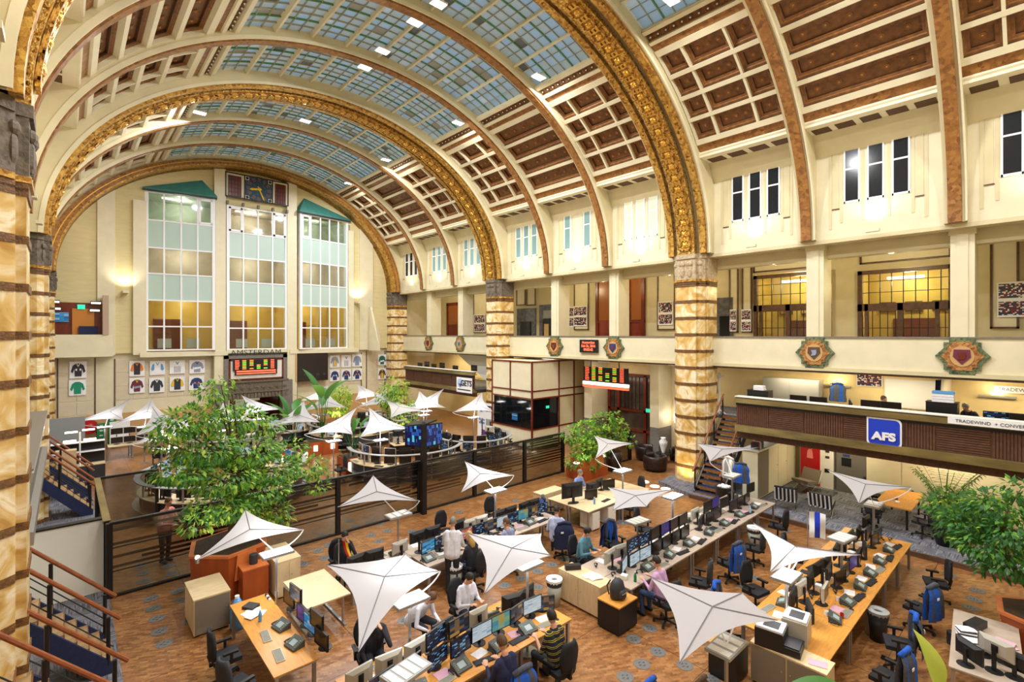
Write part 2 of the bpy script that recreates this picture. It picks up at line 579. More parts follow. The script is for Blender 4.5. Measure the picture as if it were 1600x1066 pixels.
K['leaf2'] = M_thin('leaf_dark_green', '346c32', '6aa048', .38, .45)
K['leaf3'] = M_thin('leaf_yellow_green', 'aac84a', 'd8e868', .45, .5)
K['leaf4'] = M_thin('banana_leaf', '3f8038', '8ab850', .35, .4)
K['bark'] = M('bark', '5a4430', .9, var=.3, scale=20)
K['skin'] = M('skin', 'd8a284', .55)
K['hairD'] = M('dark_hair', '241a14', .6)
K['hairB'] = M('brown_hair', '5a3e28', .6)
K['hairY'] = M('blond_hair', 'b8924e', .5)
K['hairG'] = M('grey_hair', '7a746c', .6)
K['pants'] = M('dark_trousers', '22242c', .85)
K['jeans'] = M('blue_jeans', '2e4468', .85)
K['shoe'] = M('black_shoes', '141214', .4)
K['pupil'] = M('eye_dark', '18100c', .3)
for k_, s_ in (('chart', 1.0), ('doc', .9), ('purple', .8), ('red', .8), ('map', .7), ('news', .8), ('blue', .8), ('city', 1.3), ('off', 0), ('photo', .0)):
    K['s_' + k_] = M_screen('screen_' + k_, k_, s_)
for n_, c_ in dict(orange='e8821e', jblack='2e2a34', jgreen='0e8a6a', jblue='5a9ad0', jnavy='26386e', jmaroon='6a2438', jgrey='8e96ac', jwhite='f0f0f2',
                   yellow='e0b820', jdark='2a3238', jteal='1a6858', purple='6a2a7a', sky='a8c8e8', ledr='ff6a4a', ledg='8ade3a', afs='1238c0', tanp='c49c66').items():
    K[n_] = M(n_, c_, .6, emis=1.6 if n_.startswith('led') else 0)
# ================================================================ STRUCTURE
YN, YF = -3.6, 39.75          # near wall, clock wall
# ---- floor with its round socket discs
floor = S('floor', MB().box(mir(BX), BX, YN, YF + 4.5, -.2, 0), K['floor'])
d_ = MB()
d_.lathe([(.17, 0), (.17, .006), (.12, .009), (.115, .006), (.0, .006)], n=16)
d_.m = 1
for a in range(4):
    c, s_ = math.cos(a * PI / 2), math.sin(a * PI / 2)
    d_.cb((c * .06, s_ * .06, .008), (.05, .03, .004))
disc_me = d_.mesh('floor_socket', [K['disc'], K['disc2']])
DISCS = [(236, 936), (240, 951), (245, 967), (249, 987), (257, 1006), (278, 924), (285, 938), (298, 970), (224, 896), (225, 909), (263, 885), (268, 897), (220, 884),
         (259, 874), (474, 882), (464, 871), (508, 872), (497, 861), (592, 846), (514, 852), (503, 836), (556, 822), (546, 814), (580, 837), (605, 830), (580, 815),
         (594, 818), (643, 831), (789, 915), (733, 941), (883, 873), (863, 883), (840, 893), (815, 904), (840, 918), (1015, 982), (990, 999), (1028, 1019), (1003, 1038),
         (1070, 1040), (977, 1058), (1161, 915), (1178, 903), (1139, 1043), (1112, 1062), (1527, 923), (1522, 937), (1517, 950), (1511, 964), (1484, 899), (1229, 830),
         (838, 786), (852, 772), (806, 783), (717, 800), (1000, 862), (1047, 843), (632, 970)]
for q in DISCS:
    p = onZ(q[0], q[1], 0)
    inst('floor_socket', disc_me, floor, (p.x, p.y, 0))
# carpeted strips: right platform is one step up, the left one is flush
plat = S('floor', MB().prism([(19.3, YN, 0), (BX, YN, 0), (BX, 12.2, 0), (20.0, 12.2, 0), (19.35, 10.4, 0)], (0, 0, .15)), K['carpet'], 'grey carpeted platform one step up under the mezzanine')
st_ = MB().box(19.24, 19.3, YN, 10.3, 0, .15)
ob('step_edge', st_, K['darkw'], plat)
for q in ((1007, 753), (1023, 760), (1040, 764)):
    p = onZ(q[0], q[1], .16)
    b = MB().lathe([(.2, 0), (.2, .02), (.17, .025)], (p.x, p.y, .15), 14); ob('floor_lamp_disc', b, K['glow2'], plat)
light('SPOT', (20.4, 11.3, .35), 70, (1, .66, .2), .1, aim=(20.9, 11.3, .9), spot=110)
S('floor', MB().prism([(mir(BX), 9.0, 0), (.84, 9.0, 0), (.86, 40, 0), (mir(BX), 40, 0)], (0, 0, .012)), K['carpet'], 'blue-grey carpet strip along the left stairs')

# ---- outer envelope
env = MB()
for X0, X1 in ((BX, BX + .3), (mir(BX) - .3, mir(BX))):
    pass
wall_right = S('wall_right', MB().box(BX, BX + .3, YN, YF, 0, 10.6), K['yellowp'])
wall_left = S('wall_left', MB().box(mir(BX) - .3, mir(BX), YN, YF, 0, 10.6), K['wallp'])
S('wall_near', MB().box(mir(BX), BX, YN - .3, YN, 0, 20), K['wallp'])
ceiling = S('ceiling', MB().ring(1.13, 1.16, YN, YF + .3, -4, 60, 40).ring(1.13, 1.16, YN, YF + .3, 120, 184, 40), K['cream'])


# ---- pillars of yellow marble with dark carved bands, dark carved capital
def pillar(X, Y, s, label, glow=False):
    """s=+1: right wall (face looks to -X)"""
    t = thing('pillar', label, 'pillar', (X, Y, 0))
    def plan(o=0.0, back=1.3):
        pts = [(0 - o, .46), (0 - o, -.46), (.12, -.46 - o * .6), (.12, -.56 - o), (.3 - o * .3, -.72 - o), (.45, -.72 - o), (.45, -.8 - o), (back, -.8 - o), (back, .8 + o), (.45, .8 + o), (.45, .72 + o), (.3 - o * .3, .72 + o), (.12, .56 + o), (.12, .46 + o * .6)]
        return [(s * a, b) for a, b in pts]
    def seg(z0, z1, o=0):
        return MB().prism([(a, b, z0) for a, b in plan(o)], (0, 0, z1 - z0))
    ob('plinth', seg(0, .14, .05), K['band'], t)
    z = .14; k = 0
    ob_h = .745
    blk = None
    while z < 9.1:
        z1 = min(z + ob_h, 9.17)
        if blk is None or z1 - z < ob_h - .01:
            me = seg(0, z1 - z - .13).mesh('marble_block', K['marble'])
            if z1 - z > ob_h - .01: blk = me
        o = inst('marble_block', me if z1 - z < ob_h - .01 else blk, t, (0, 0, z))
        b = seg(0, .13, .025)
        if k == 0: bandme = b.mesh('carved_band', K['band'])
        inst('carved_band', bandme, t, (0, 0, z1 - .13))
        z = z1; k += 1
    cp = seg(9.17, 9.27, .06)
    ob('capital_collar', cp, K['goldm'], t)
    cst = K['stonelit' if glow else 'stone']  # capital of the lit pillar: its brightness is put into the stone colour
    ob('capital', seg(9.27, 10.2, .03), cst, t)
    rel = MB()
    for j in range(4):
        yy = -.54 + j * .36
        rel.T = Matrix.Translation((s * (.02 if abs(yy) < .46 else .2), yy, 9.35))
        rel.ball((-s * .05, 0, .3), (.07, .13, .3), 8, 6); rel.ball((-s * .06, 0, .62), (.09, .16, .13), 8, 5)
    rel.T = None
    ob('capital_relief', rel, cst, t)
    ob('capital_cornice', seg(10.2, 10.4, .08), cst, t)
    return t


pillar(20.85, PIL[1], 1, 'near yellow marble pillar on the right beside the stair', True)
pillar(20.85, PIL[2], 1, 'middle yellow marble pillar on the right beside the dark booth')
pillar(20.85, PIL[3], 1, 'farthest right marble pillar beside the clock wall')
pillar(-.45, PIL[1], -1, 'tall banded marble pillar nearest at the left edge')
pillar(-.45, PIL[2], -1, 'second banded marble pillar along the left side')
pillar(-.45, PIL[3], -1, 'slim farthest marble pillar at the left of the clock wall')
pillar(20.85, PIL[0], 1, 'marble pillar behind the camera on the right')
pillar(-.45, PIL[0], -1, 'marble pillar behind the camera on the left')

# ---- big gilded arches
orn = MB()
orn.box(-.27, .27, -.27, .27, 0, .035)
orn.m = 1
for a in range(4):
    orn.T = Matrix.Rotation(a * PI / 2, 4, 'Z'); orn.box(-.25, .25, .19, .25, .03, .075)
orn.T = None
orn.m = 2
orn.ball((0, 0, .04), (.13, .13, .08), 8, 4)
for a in range(4):
    orn.ball((.11 * math.cos(a * PI / 2 + .78), .11 * math.sin(a * PI / 2 + .78), .04), (.05, .05, .05), 6, 4)
orn_me = orn.mesh('gilded_square', [K['goldm'], K['goldo'], K['goldbr']])
br_ = MB()
for j in (-.16, 0, .16): br_.cb((j, 0, .04), (.09, .2, .07))
br_me = br_.mesh('gilded_fillet', K['goldbr'])


def on_arch(phi, y, r, inward=True):
    x, z = ell(phi, r)
    tx, tz = -EA * math.sin(R(phi)), EB * math.cos(R(phi))
    l = math.hypot(tx, tz); tx /= l; tz /= l
    nx, nz = -tz, tx                              # points to the hall's inside
    if nx * (CX - x) + nz * (Z0 - z) < 0: nx, nz = -nx, -nz
    # columns: local x -> Y, local y -> tangent, local z -> inward normal
    t = Vector((tx, 0, tz)); n = Vector((nx, 0, nz)); u = t.cross(n)
    m = Matrix(((u.x, t.x, n.x, x), (u.y, t.y, n.y, y), (u.z, t.z, n.z, z), (0, 0, 0, 1)))
    return m


for i, Y in enumerate(PIL):
    if i == 0: lo, hi = Y + .1, Y + .7
    a = ob('arch', MB().ring(1.0, 1.08, Y - .42, Y + .42, 0, 180, 64), K['goldo'] if i in (1, 2) else K['goldm'], ceiling)
    if i == 3:
        ob('arch_moulding', MB().ring(1.0, 1.052, Y - 1.1, Y + .3, 0, 180, 64), K['goldm'], a)
        ob('arch_outer_band', MB().ring(1.008, 1.05, Y - 1.14, Y - 1.1, 0, 180, 64), K['ribg'], a)
        ob('arch_groove', MB().ring(1.026, 1.031, Y - 1.16, Y - 1.1, 0, 180, 64), K['goldbr'], a)
    else:
        ob('arch_groove', MB().ring(1.022, 1.09, Y - .62, Y + .62, 0, 180, 64), K['groove'], a)
        ob('arch_moulding', MB().ring(1.006, 1.1, Y - .9, Y - .62, 0, 180, 64).ring(1.006, 1.1, Y + .62, Y + .9, 0, 180, 64), K['goldm'], a)
    ob('arch_cream_edge', MB().ring(1.022, 1.12, Y - 1.02, Y + 1.02, 0, 180, 64), K['cream'], ceiling)
    ob('arch_white_edge', MB().ring(1.016, 1.03, Y - 1.05, Y - .99, 0, 180, 64), K['cream2'], a)
    if i in (1, 2):
        phi = 3.0
        while phi < 178:
            if i == 2 or phi < 75 or phi > 150:
                inst('gilded_square', orn_me, a, mw=on_arch(phi, Y, .999))
                inst('gilded_fillet', br_me, a, mw=on_arch(phi + 1.75, Y, .999))
            phi += 3.5
# ---- thin ribs
for Y in RIB:
    rb = ob('rib', MB().ring(1.04, 1.12, Y - .28, Y + .28, 0, 180, 64), K['cream'], ceiling)
    ob('rib_tile_band', MB().ring(1.03, 1.045, Y - .17, Y + .17, 0, 180, 64), K['ribg'], rb)
    ob('rib_edge', MB().ring(1.034, 1.05, Y - .30, Y - .25, 0, 180, 64), K['cream2'], rb)
    for s in (1, -1):
        arc = [ell(p, 1.06) for p in range(0, 31, 3)]
        poly = [(CX + s * (x - CX), Y - .2, z) for x, z in arc] + [(CX + s * (22 - CX), Y - .2, arc[-1][1]), (CX + s * (22 - CX), Y - .2, Z0)]
        ob('rib_fin', MB().prism(poly, (0, .4, 0)), K['cream'], rb)
for Y in PIL:
    for s in (1, -1):
        arc = [ell(p, 1.06) for p in range(0, 31, 3)]
        poly = [(CX + s * (x - CX), Y - .95, z) for x, z in arc] + [(CX + s * (22 - CX), Y - .95, arc[-1][1]), (CX + s * (22 - CX), Y - .95, Z0)]
        ob('arch_pier', MB().prism(poly, (0, 1.9, 0)), K['cream'], ceiling)

# ---- coffered sides of the vault
PH = [31.8, 37.6, 43.3, 49.0, 54.8]
coffer_cache = {}


def coffer_mesh(L, W, nb):
    key = (round(L, 2), round(W, 2), nb)
    if key in coffer_cache: return coffer_cache[key]
    b = MB()
    def frame(l0, w0, z0, l1, w1, z1):
        a = [(-l0, -w0, z0), (l0, -w0, z0), (l0, w0, z0), (-l0, w0, z0)]
        c = [(-l1, -w1, z1), (l1, -w1, z1), (l1, w1, z1), (-l1, w1, z1)]
        b.add(a + c, [(i, (i + 1) % 4, 4 + (i + 1) % 4, 4 + i) for i in range(4)])
    l, w = L / 2, W / 2
    steps = [(0, 0), (.0, -.1), (.07, -.1), (.09, -.15), (.17, -.15), (.17, -.24)]
    mats = [1, 0, 2, 0, 1]
    for k in range(5):
        b.m = mats[k]
        (d0, z0), (d1, z1) = steps[k], steps[k + 1]
        frame(l - d0, w - d0, z0, l - d1, w - d1, z1)
    b.m = 3
    b.quad((-l + .17, -w + .17, -.24), (l - .17, -w + .17, -.24), (l - .17, w - .17, -.24), (-l + .17, w - .17, -.24))
    for k in range(nb):
        x = 0 if nb == 1 else (-l + .17 + (L - .34) * (k + .5) / nb)
        b.m = 2; b.smooth = False
        b.lathe([(.1, 0), (.1, .02), (.07, .02)], (x, 0, -.24), 8)
        b.m = 4; b.smooth = True
        b.ball((x, 0, -.22), (.05, .05, .05), 8, 4)
        b.smooth = False
    coffer_cache[key] = b.mesh('coffer', [K['wood'], K['woodd'], K['woodl'], K['wood'], K['boss']])
    return coffer_cache[key]


def strip(p0, p1, y0, y1, r0, r1, n=2):
    return MB().ring(r0, r1, y0, y1, p0, p1, n)


RV = 1.058
arcw = lambda p0, p1: math.hypot(ell(p0, RV)[0] - ell(p1, RV)[0], ell(p0, RV)[1] - ell(p1, RV)[1])
dot_ = MB().box(-.09, .09, -.075, .075, -.05, -.04)
dot_.m = 1; dot_.smooth = True; dot_.ball((0, 0, -.03), (.035, .035, .035), 6, 4)
dot_me = dot_.mesh('rosette_square', [K['woodd'], K['cream2']])
for (a, b, kind) in SUBBAYS:
    if kind == 'm':
        cells = [(a + .06, b - .06, 5)]
    else:
        L = b - a; sm = .84; dv = .085
        cells = [(a + .06, a + .06 + sm, 1), (a + .06 + sm + dv, b - .06 - sm - dv, 3), (b - .06 - sm, b - .06, 1)]
    for side in (0, 1):
        A_ = lambda p: p if side == 0 else 180 - p
        fr = MB()
        bw = .78                                  # half width of the cream bars, in degrees
        # long bars along the hall
        for p0, p1 in ((27.4, 28.6), (30.9, PH[0] + .5), (PH[1] - bw / 1.6, PH[1] + bw / 1.6), (PH[2] - bw / 1.6, PH[2] + bw / 1.6), (PH[3] - bw / 1.6, PH[3] + bw / 1.6), (PH[4] - .4, 55.8), (57.3, 58.1), (59.9, 60.8)):
            x = sorted((A_(p0), A_(p1)))
            fr.ring(RV, 1.13, a, b, x[0], x[1], 2)
        # short bars across
        edges = [a] + [e for c in cells for e in c[:2]] + [b]
        for k in range(0, len(edges), 2):
            x = sorted((A_(PH[0]), A_(PH[4])))
            fr.ring(RV + .002, 1.13, edges[k], edges[k + 1], x[0], x[1], 8)
        g = ob('coffer_frame', fr, K['cream2'], ceiling)
        x = sorted((A_(28.4), A_(31.1))); x2 = sorted((A_(55.6), A_(57.5))); x3 = sorted((A_(57.9), A_(60.1)))
        ob('brown_band', MB().ring(RV + .008, 1.1, a, b, x[0], x[1], 2).ring(RV + .008, 1.1, a, b, x2[0], x2[1], 2), K['ribg'], g)
        ob('dotted_band', MB().ring(RV + .02, 1.1, a, b, x3[0], x3[1], 2), K['woodl'], g)
        n = int((b - a) / .3)
        if not (side == 1 and a > 28):
            for k in range(n):
                inst('rosette_square', dot_me, g, mw=on_arch(A_(59), a + (b - a) * (k + .5) / n, RV - .002 + .005))
        for r in range(4):
            p0, p1 = PH[r] + (.5 if r == 0 else bw / 1.6), PH[r + 1] - (.4 if r == 3 else bw / 1.6)
            pm = (p0 + p1) / 2
            W = arcw(p0, p1) + .02
            for (c0, c1, nb) in cells:
                me = coffer_mesh(c1 - c0 + .02, W, nb)
                xx = (ell(p0, RV)[0] + ell(p1, RV)[0]) / 2; zz = (ell(p0, RV)[1] + ell(p1, RV)[1]) / 2
                m = on_arch(A_(pm), (c0 + c1) / 2, RV + .006)
                inst('coffer', me, ceiling, mw=m)

# ---- soffit with small dark panels at the foot of the vault, upper wall with battens
sof_me = MB().box(-.3, .3, -.42, .42, -.02, .0).mesh('soffit_panel', K['woodd'])
bx_, bz_ = ell(27.6, RV)
for (a, b, kind) in SUBBAYS:
    for side in (1, -1):
        X = lambda x: x if side == 1 else mir(x)
        g = ob('soffit', MB().box(X(bx_ - .05), X(22.0), a - .3, b + .3, bz_ - .02, bz_ + .25), K['cream2'], ceiling)
        n = 5 if kind == 'm' else 4
        for k in range(n):
            y = a + (b - a) * (k + .5) / n
            inst('soffit_panel', sof_me, g, (X((bx_ + WX) / 2 + .02), y, bz_ - .018), scl=((b - a) / n / .95 * .0 + 1.15, (b - a) / n / 1.15, 1))
for side, nm in ((1, 'wall_right'), (-1, 'wall_left')):
    X = lambda x: x if side == 1 else mir(x)
    uw = S(nm, MB().box(X(WX), X(WX + .5), YN, YF, Z0 - .1, bz_ + .2), K['cream2'])
    ob('ledge', MB().box(X(WX - .05), X(WX + .5), YN, YF, Z0 - .16, Z0 - .02), K['cream'], uw)
    for (a, b, kind) in SUBBAYS:
        c = (a + b) / 2
        pos = [c - 1.4, c - 1.05, c - .38, c + .38, c + 1.05, c + 1.4]
        bt = MB()
        for y in pos:
            bt.box(X(WX - .016), X(WX), y - .045, y + .045, 10.95 if abs(y - c) < 1.2 else 10.75, bz_ - .15)
        bt.box(X(WX - .025), X(WX), a + .1, b - .1, bz_ - .15, bz_)
        ob('batten', bt, K['cream'], uw)
        for y in (c - 1.23, c + 1.23):
            ob('wall_panel', MB().box(X(WX - .02), X(WX), y - .1, y + .1, 11.5, bz_ - .3), K['cream'], uw)
            ob('panel_sill', MB().box(X(WX - .04), X(WX), y - .12, y + .12, 11.47, 11.5), K['darkw'], uw)
        if abs(c - 18) > 40 or side == 1 or True:
            ob('uplighter', MB().box(X(WX - .5), X(WX - .34), c - .2, c + .2, Z0 + .0, Z0 + .1), K['cream2'], uw)

# windows of the upper wall, three to each bay
wn = 0
GL = ['glassd', 'glassd', 'glassd', 'glassl', 'glasst', 'glasst', 'glasst', 'glasst', 'glassd']
for k, (a, b, kind) in enumerate(SUBBAYS):
    c = (a + b) / 2
    for j, y in enumerate((c - .72, c, c + .72)):
        if k == 4 and j == 1:
            continue
        wn += 1
        f = MB()
        z0, z1 = 11.72, bz_ - .28
        for (y0, y1, q0, q1) in ((y - .25, y - .2, z0 - .07, z1 + .07), (y + .2, y + .25, z0 - .07, z1 + .07), (y - .27, y + .27, z0 - .07, z0), (y - .27, y + .27, z1, z1 + .07), (y - .2, y + .2, (z0 + z1) / 2 - .03, (z0 + z1) / 2 + .03)):
            f.box(WX - .035, WX + .01, y0, y1, q0, q1)
        o = S('window_%d' % wn, f, K['whitef'])
        zm = (z0 + z1) / 2
        for q0, q1 in ((z0, zm - .03), (zm + .03, z1)):
            ob('pane', MB().box(WX - .025, WX - .005, y - .2, y + .2, q0, q1), K[GL[k]], o)

# ---- skylight: cream bars, glass panes, green lead lines
pane_mats = [M_thin('skylight_glass_blue', '98a8ae', 'c4d6e2', .5, .35), M_thin('skylight_glass_grey', 'a2a69c', 'cdd2cc', .5, .35),
             M_thin('skylight_glass_brown', '958a76', 'aa9c86', .4, .4), M_thin('skylight_glass_dark', '62625c', '74746e', .35, .4),
             M_thin('skylight_glass_pale', 'c4cdca', 'd8e0e4', .5, .35)]
NS, NP = 8, 3                                      # fields across the vault, panes per field
RS = 1.085
sky = ob('skylight', MB(), K['cream2'], ceiling)
bars = MB(); lead = MB(); leadg = MB()
pane_cells = []
for (a, b, kind) in SUBBAYS:
    for k in range(NS + 1):
        p = 60.8 + (119.2 - 60.8) * k / NS
        bars.ring(RS - .02, RS + .01, a, b, p - .23, p + .23, 1)
    for k in range(NS):
        for j in range(1, NP):
            p = 60.8 + 58.4 * (k + j / NP) / NS
            lead.ring(RS - .004, RS + .006, a, b, p - .045, p + .045, 1)
    ny = 8
    for k in range(1, ny):
        y = a + (b - a) * k / ny
        (leadg if k in (3, 6) else lead).ring(RS - .005, RS + .006, y - (.022 if k in (3, 6) else .009), y + (.022 if k in (3, 6) else .009), 60.8, 119.2, NS * NP)
    for k in range(NS * NP):
        for j in range(ny):
            pane_cells.append((60.8 + 58.4 * k / (NS * NP), 60.8 + 58.4 * (k + 1) / (NS * NP), a + (b - a) * j / ny, a + (b - a) * (j + 1) / ny))
ob('skylight_bar', bars, K['cream2'], sky)
ob('lead_line', lead, M('lead_came', 'a4a48e', .6), sky)
ob('green_line', leadg, M('green_came', '5c8a58', .5), sky)


def pick(c):
    r = random.random()
    dk = .02 if c[0] < 95 else .03
    if r < dk: return 3
    if r < .06: return 2
    if r < .1: return 4
    return 0 if (c[2] < 12 and c[0] < 90) else (1 if random.random() < .65 else 0)


def vis_area(c):
    x, z = ell((c[0] + c[1]) / 2, RS); y = (c[2] + c[3]) / 2
    d = x * ST + y * CT; l = x * CT - y * ST
    if d < 1: return 0
    u = 800 + F_PX * l / d; v = HZ_Y - F_PX * (z - EYE) / d
    if not (0 < u < 1600 and 0 < v < 1066): return 0
    return 1 / (d * d)


pane_cells.sort(key=vis_area, reverse=True)
rest = MB()
pc = {}
for n, c in enumerate(pane_cells):
    k = pick(c)
    if n < 300:
        W = arc_w = math.hypot(ell(c[0], RS)[0] - ell(c[1], RS)[0], ell(c[0], RS)[1] - ell(c[1], RS)[1])
        key = (k, round(W, 2), round(c[3] - c[2], 2))
        if key not in pc:
            w_, l_ = W / 2, (c[3] - c[2]) / 2
            pc[key] = MB().add([(-l_, -w_, 0), (l_, -w_, 0), (l_, w_, 0), (-l_, w_, 0)], [(0, 1, 2, 3)]).mesh('skylight_pane', pane_mats[k])
        m = on_arch((c[0] + c[1]) / 2, (c[2] + c[3]) / 2, RS + .003)
        inst('skylight_pane', pc[key], sky, mw=m)
    else:
        rest.m = k
        x0, z0 = ell(c[0], RS + .003); x1, z1 = ell(c[1], RS + .003)
        rest.quad((x0, c[2], z0), (x1, c[2], z1), (x1, c[3], z1), (x0, c[3], z0))
o = ob('skylight_pane_field', rest, pane_mats, sky); o['kind'] = 'stuff'
fl_me = MB().box(-.28, .28, -.2, .2, 0, .06)
fl_me.m = 1; fl_me.box(-.25, .25, -.17, .17, -.01, 0)
fl_me = fl_me.mesh('floodlight', [K['white'], K['glow']])
for i, p in enumerate(FLOODS[:len(FLOOD_PX)]):
    o = inst('floodlight', fl_me, None, (p.x, p.y, p.z - .08))
    tag(o, 'bright white floodlight under the skylight, %s counted from the far left' % ORD[sorted(range(len(FLOOD_PX)), key=lambda q: FLOOD_PX[q][0]).index(i)], 'lamp', 'skylight floodlights')
for p in FLOODS[len(FLOOD_PX):]:
    tag(inst('floodlight', fl_me, None, (p.x, p.y, p.z - .08)), 'added white fill floodlight overhead outside the picture, %s side, %s from the near wall' % ('left' if p.x < CX else 'right', ORD[int((p.y + 2) // 4.4)]), 'lamp', 'added floodlights overhead')
# ================================================================ CLOCK WALL (far end)
YW = 39.3
ex = lambda px, Y=YW: onY(px, 520, Y).x
ez = lambda px, py, Y=YW: onY(px, py, Y).z
# brick lunette, pilasters, band, panelled lower zone; holes are left where the window bays and the portal are
wf = MB()
arcp = [(-.6, 5.6)] + [(max(-.6, min(21.0, x)), z) for x, z in [ell(p, 1.04) for p in range(180, -1, -6)]] + [(21.0, 5.6)]
XL = [ex(229, 39.5), ex(335, 39.5), ex(354), ex(450), ex(462, 39.5), ex(545, 39.5)]


def topz(x):
    c = max(-1, min(1, (x - CX) / (EA * 1.04)))
    return Z0 + EB * 1.04 * math.sqrt(max(0, 1 - c * c))


def wallpiece(x0, x1, z0, z1=None, y=YW, th=.3, mb=None):
    mb = mb or MB()
    if z1 is not None:
        mb.box(x0, x1, y, y + th, z0, z1)
    else:
        n = 8
        top = [(x0 + (x1 - x0) * k / n, y, topz(x0 + (x1 - x0) * k / n)) for k in range(n + 1)]
        mb.prism([(x0, y, z0), *top, (x1, y, z0)], (0, th, 0))
    return mb


zb = ez(280, 547)
b = MB()
wallpiece(-.9, XL[0], zb - .15, mb=b); wallpiece(XL[1], XL[2], zb - .2, mb=b); wallpiece(XL[3], XL[4], zb - .2, mb=b); wallpiece(XL[5], 21.3, zb - .15, mb=b)
wallpiece(XL[0], XL[1], ez(332, 311) - .1, mb=b); wallpiece(XL[2], XL[3], ez(400, 330), mb=b); wallpiece(XL[4], XL[5], ez(541, 349) - .1, mb=b)
wall_far = S('wall_far', b, K['brickp'])
S('wall_far', MB().box(21.0, BX, 38.95, 39.2, 0, 10.6), K['wallp'], 'end wall of the right gallery')
S('wall_far', MB().box(mir(BX), -.6, 39.2, 39.5, 0, 10.6), K['wallp'], 'end wall of the left gallery')
S('wall_far', MB().box(mir(BX), BX, YF + 4.4, YF + 4.7, 0, 20), K['wallp'])
p = MB()
for a, c, t_, y in ((152, 180, None, YW - .12), (208, 229, None, YW - .3), (335, 353, None, YW - .35), (449, 464, None, YW - .35), (545, 553, None, YW - .3), (562, 583, None, YW - .12)):
    x0, x1 = ex(a, y), ex(c, y)
    if a in (152, 562): wallpiece(x0, x1, 5.5, None, y, .2, p)
    elif a in (208,): wallpiece(x0, x1, 5.5, ez(220, 313, y), y, .4, p)
    elif a == 545: wallpiece(x0, x1, 5.5, ez(550, 361, y), y, .4, p)
    else: wallpiece(x0, x1, 0, None, y, .4, p)
ob('pilaster', p, K['cream2'], wall_far)
ob('sill_band', MB().box(XL[0] - .4, XL[2], YW - .42, YW + .1, zb - .42, zb - .1).box(XL[3], XL[5] + .6, YW - .42, YW + .1, zb - .42, zb - .1).box(XL[2], XL[3], YW - .3, YW + .1, zb - .3, zb - .05), K['cream2'], wall_far)
# lower zone: square acoustic panels with pale joints, one object each
low = S('wall_far', MB().box(-1, ex(345, 39.5), 39.62, 39.8, 0, zb).box(ex(448, 39.5), 21.4, 39.62, 39.8, 0, zb).box(ex(345, 39.5), ex(448, 39.5), 39.62, 39.8, 3.3, zb), K['cream2'])
pw, ph_ = .84, .86
pm = MB().box(0, pw - .06, -.03, 0, 0, ph_ - .06).mesh('wall_panel', K['panel'])
for x0, x1, zt in ((ex(90), ex(149), 5.35), (ex(180), ex(336), zb - .5), (ex(466), ex(567), zb - .5), (ex(575), ex(604), 5.35)):
    n = max(1, int((x1 - x0) / pw)); sx = (x1 - x0) / n / pw
    for i in range(n):
        z = zt - ph_
        while z > 1.9:
            inst('wall_panel', pm, low, (x0 + i * pw * sx, 39.62, z), scl=(sx, 1, 1)); z -= ph_
    for e in (x0, x1): ob('panel_edge', MB().box(e - .03, e + .03, 39.56, 39.62, .1, zt), K['darkw'], low)
ob('wainscot', MB().box(-1, ex(345), 39.5, 39.62, 0, 1.85).box(ex(462), 21.3, 39.5, 39.62, 0, 1.85), K['tanp'], low)
# end-gallery opening at the left with studio lamps, and its parapet
gz0, gz1 = ez(120, 523, 38.9), ez(120, 470, 38.9)
gx0, gx1 = ex(80, 38.9), ex(160, 38.9)
ob('gallery_parapet', MB().box(-.9, gx1 + .5, 38.6, 38.95, 5.45, gz0), K['cream2'], wall_far)
ob('gallery_side', MB().box(gx1 - .0, gx1 + .28, 38.5, 38.95, gz0, ez(160, 462, 38.9)), M('pinkish_oak', 'b49a86', .5), wall_far)
stu = thing('studio_set', 'dark wood television studio corner in the far left gallery', 'studio', (gx0, 38.97, gz0))
ob('back_panel', MB().box(0, gx1 - gx0, .2, .26, -.8, 1.9), K['mahog'], stu)
ob('door', MB().box(.9, 1.9, .12, .2, -.8, 1.55), M('amber_door', 'c07a2c', .4), stu)
ob('desk', MB().box(1.2, gx1 - gx0 - .2, -.05, .15, -.6, .5), K['navyF'], stu)
ob('screen', MB().box(.15, .75, .05, .12, .75, 1.3), K['s_blue'], stu)
for k, (x, z) in enumerate(((.12, 1.85), (.18, 1.45), (gx1 - gx0 - .3, 1.85), (gx1 - gx0 - .35, 1.4))):
    h = ob('studio_lamp', MB().box(x - .25, x + .25, -.1, .1, z, z + .16), K['black'], stu)
    ob('lamp_glass', MB().box(x - .22, x + .22, -.12, -.1, z + .0, z + .1), K['glow2'], h)
tag(ob('exit_sign', MB().box(ex(121, 38.9), ex(133, 38.9), 39.0, 39.05, ez(127, 483, 38.9), ez(127, 476, 38.9)), K['exit']), 'green exit sign in the far left gallery', 'sign')
# angled parapet end at the right
q0, q1 = onY(582, 480, 38.2), onY(590, 524, 37.6)
ob('gallery_side', MB().prism([(ex(578, 38.5), 38.5, ez(578, 480, 38.5)), (ex(581, 38.5), 38.5, ez(581, 480, 38.5)), (ex(594, 37.2), 37.2, ez(594, 524, 37.2)), (ex(594, 37.2), 37.2, 5.45), (ex(577, 38.5), 38.5, 5.45)], (.05, .3, 0)), K['cream2'], wall_far)
for X, aim in ((ex(195), 1), (ex(556), -1)):
    light('SPOT', (X, YW - .6, 9.6), 260, WARM, .12, aim=(X, YW + .1, 12.5), spot=120)
    tag(ob('uplighter', MB().box(X - .15, X + .15, YW - .85, YW - .0, 9.35, 9.5), K['cream2']), 'cream uplighter box halfway up the %s wall pier' % ('left' if aim == 1 else 'right'), 'lamp')


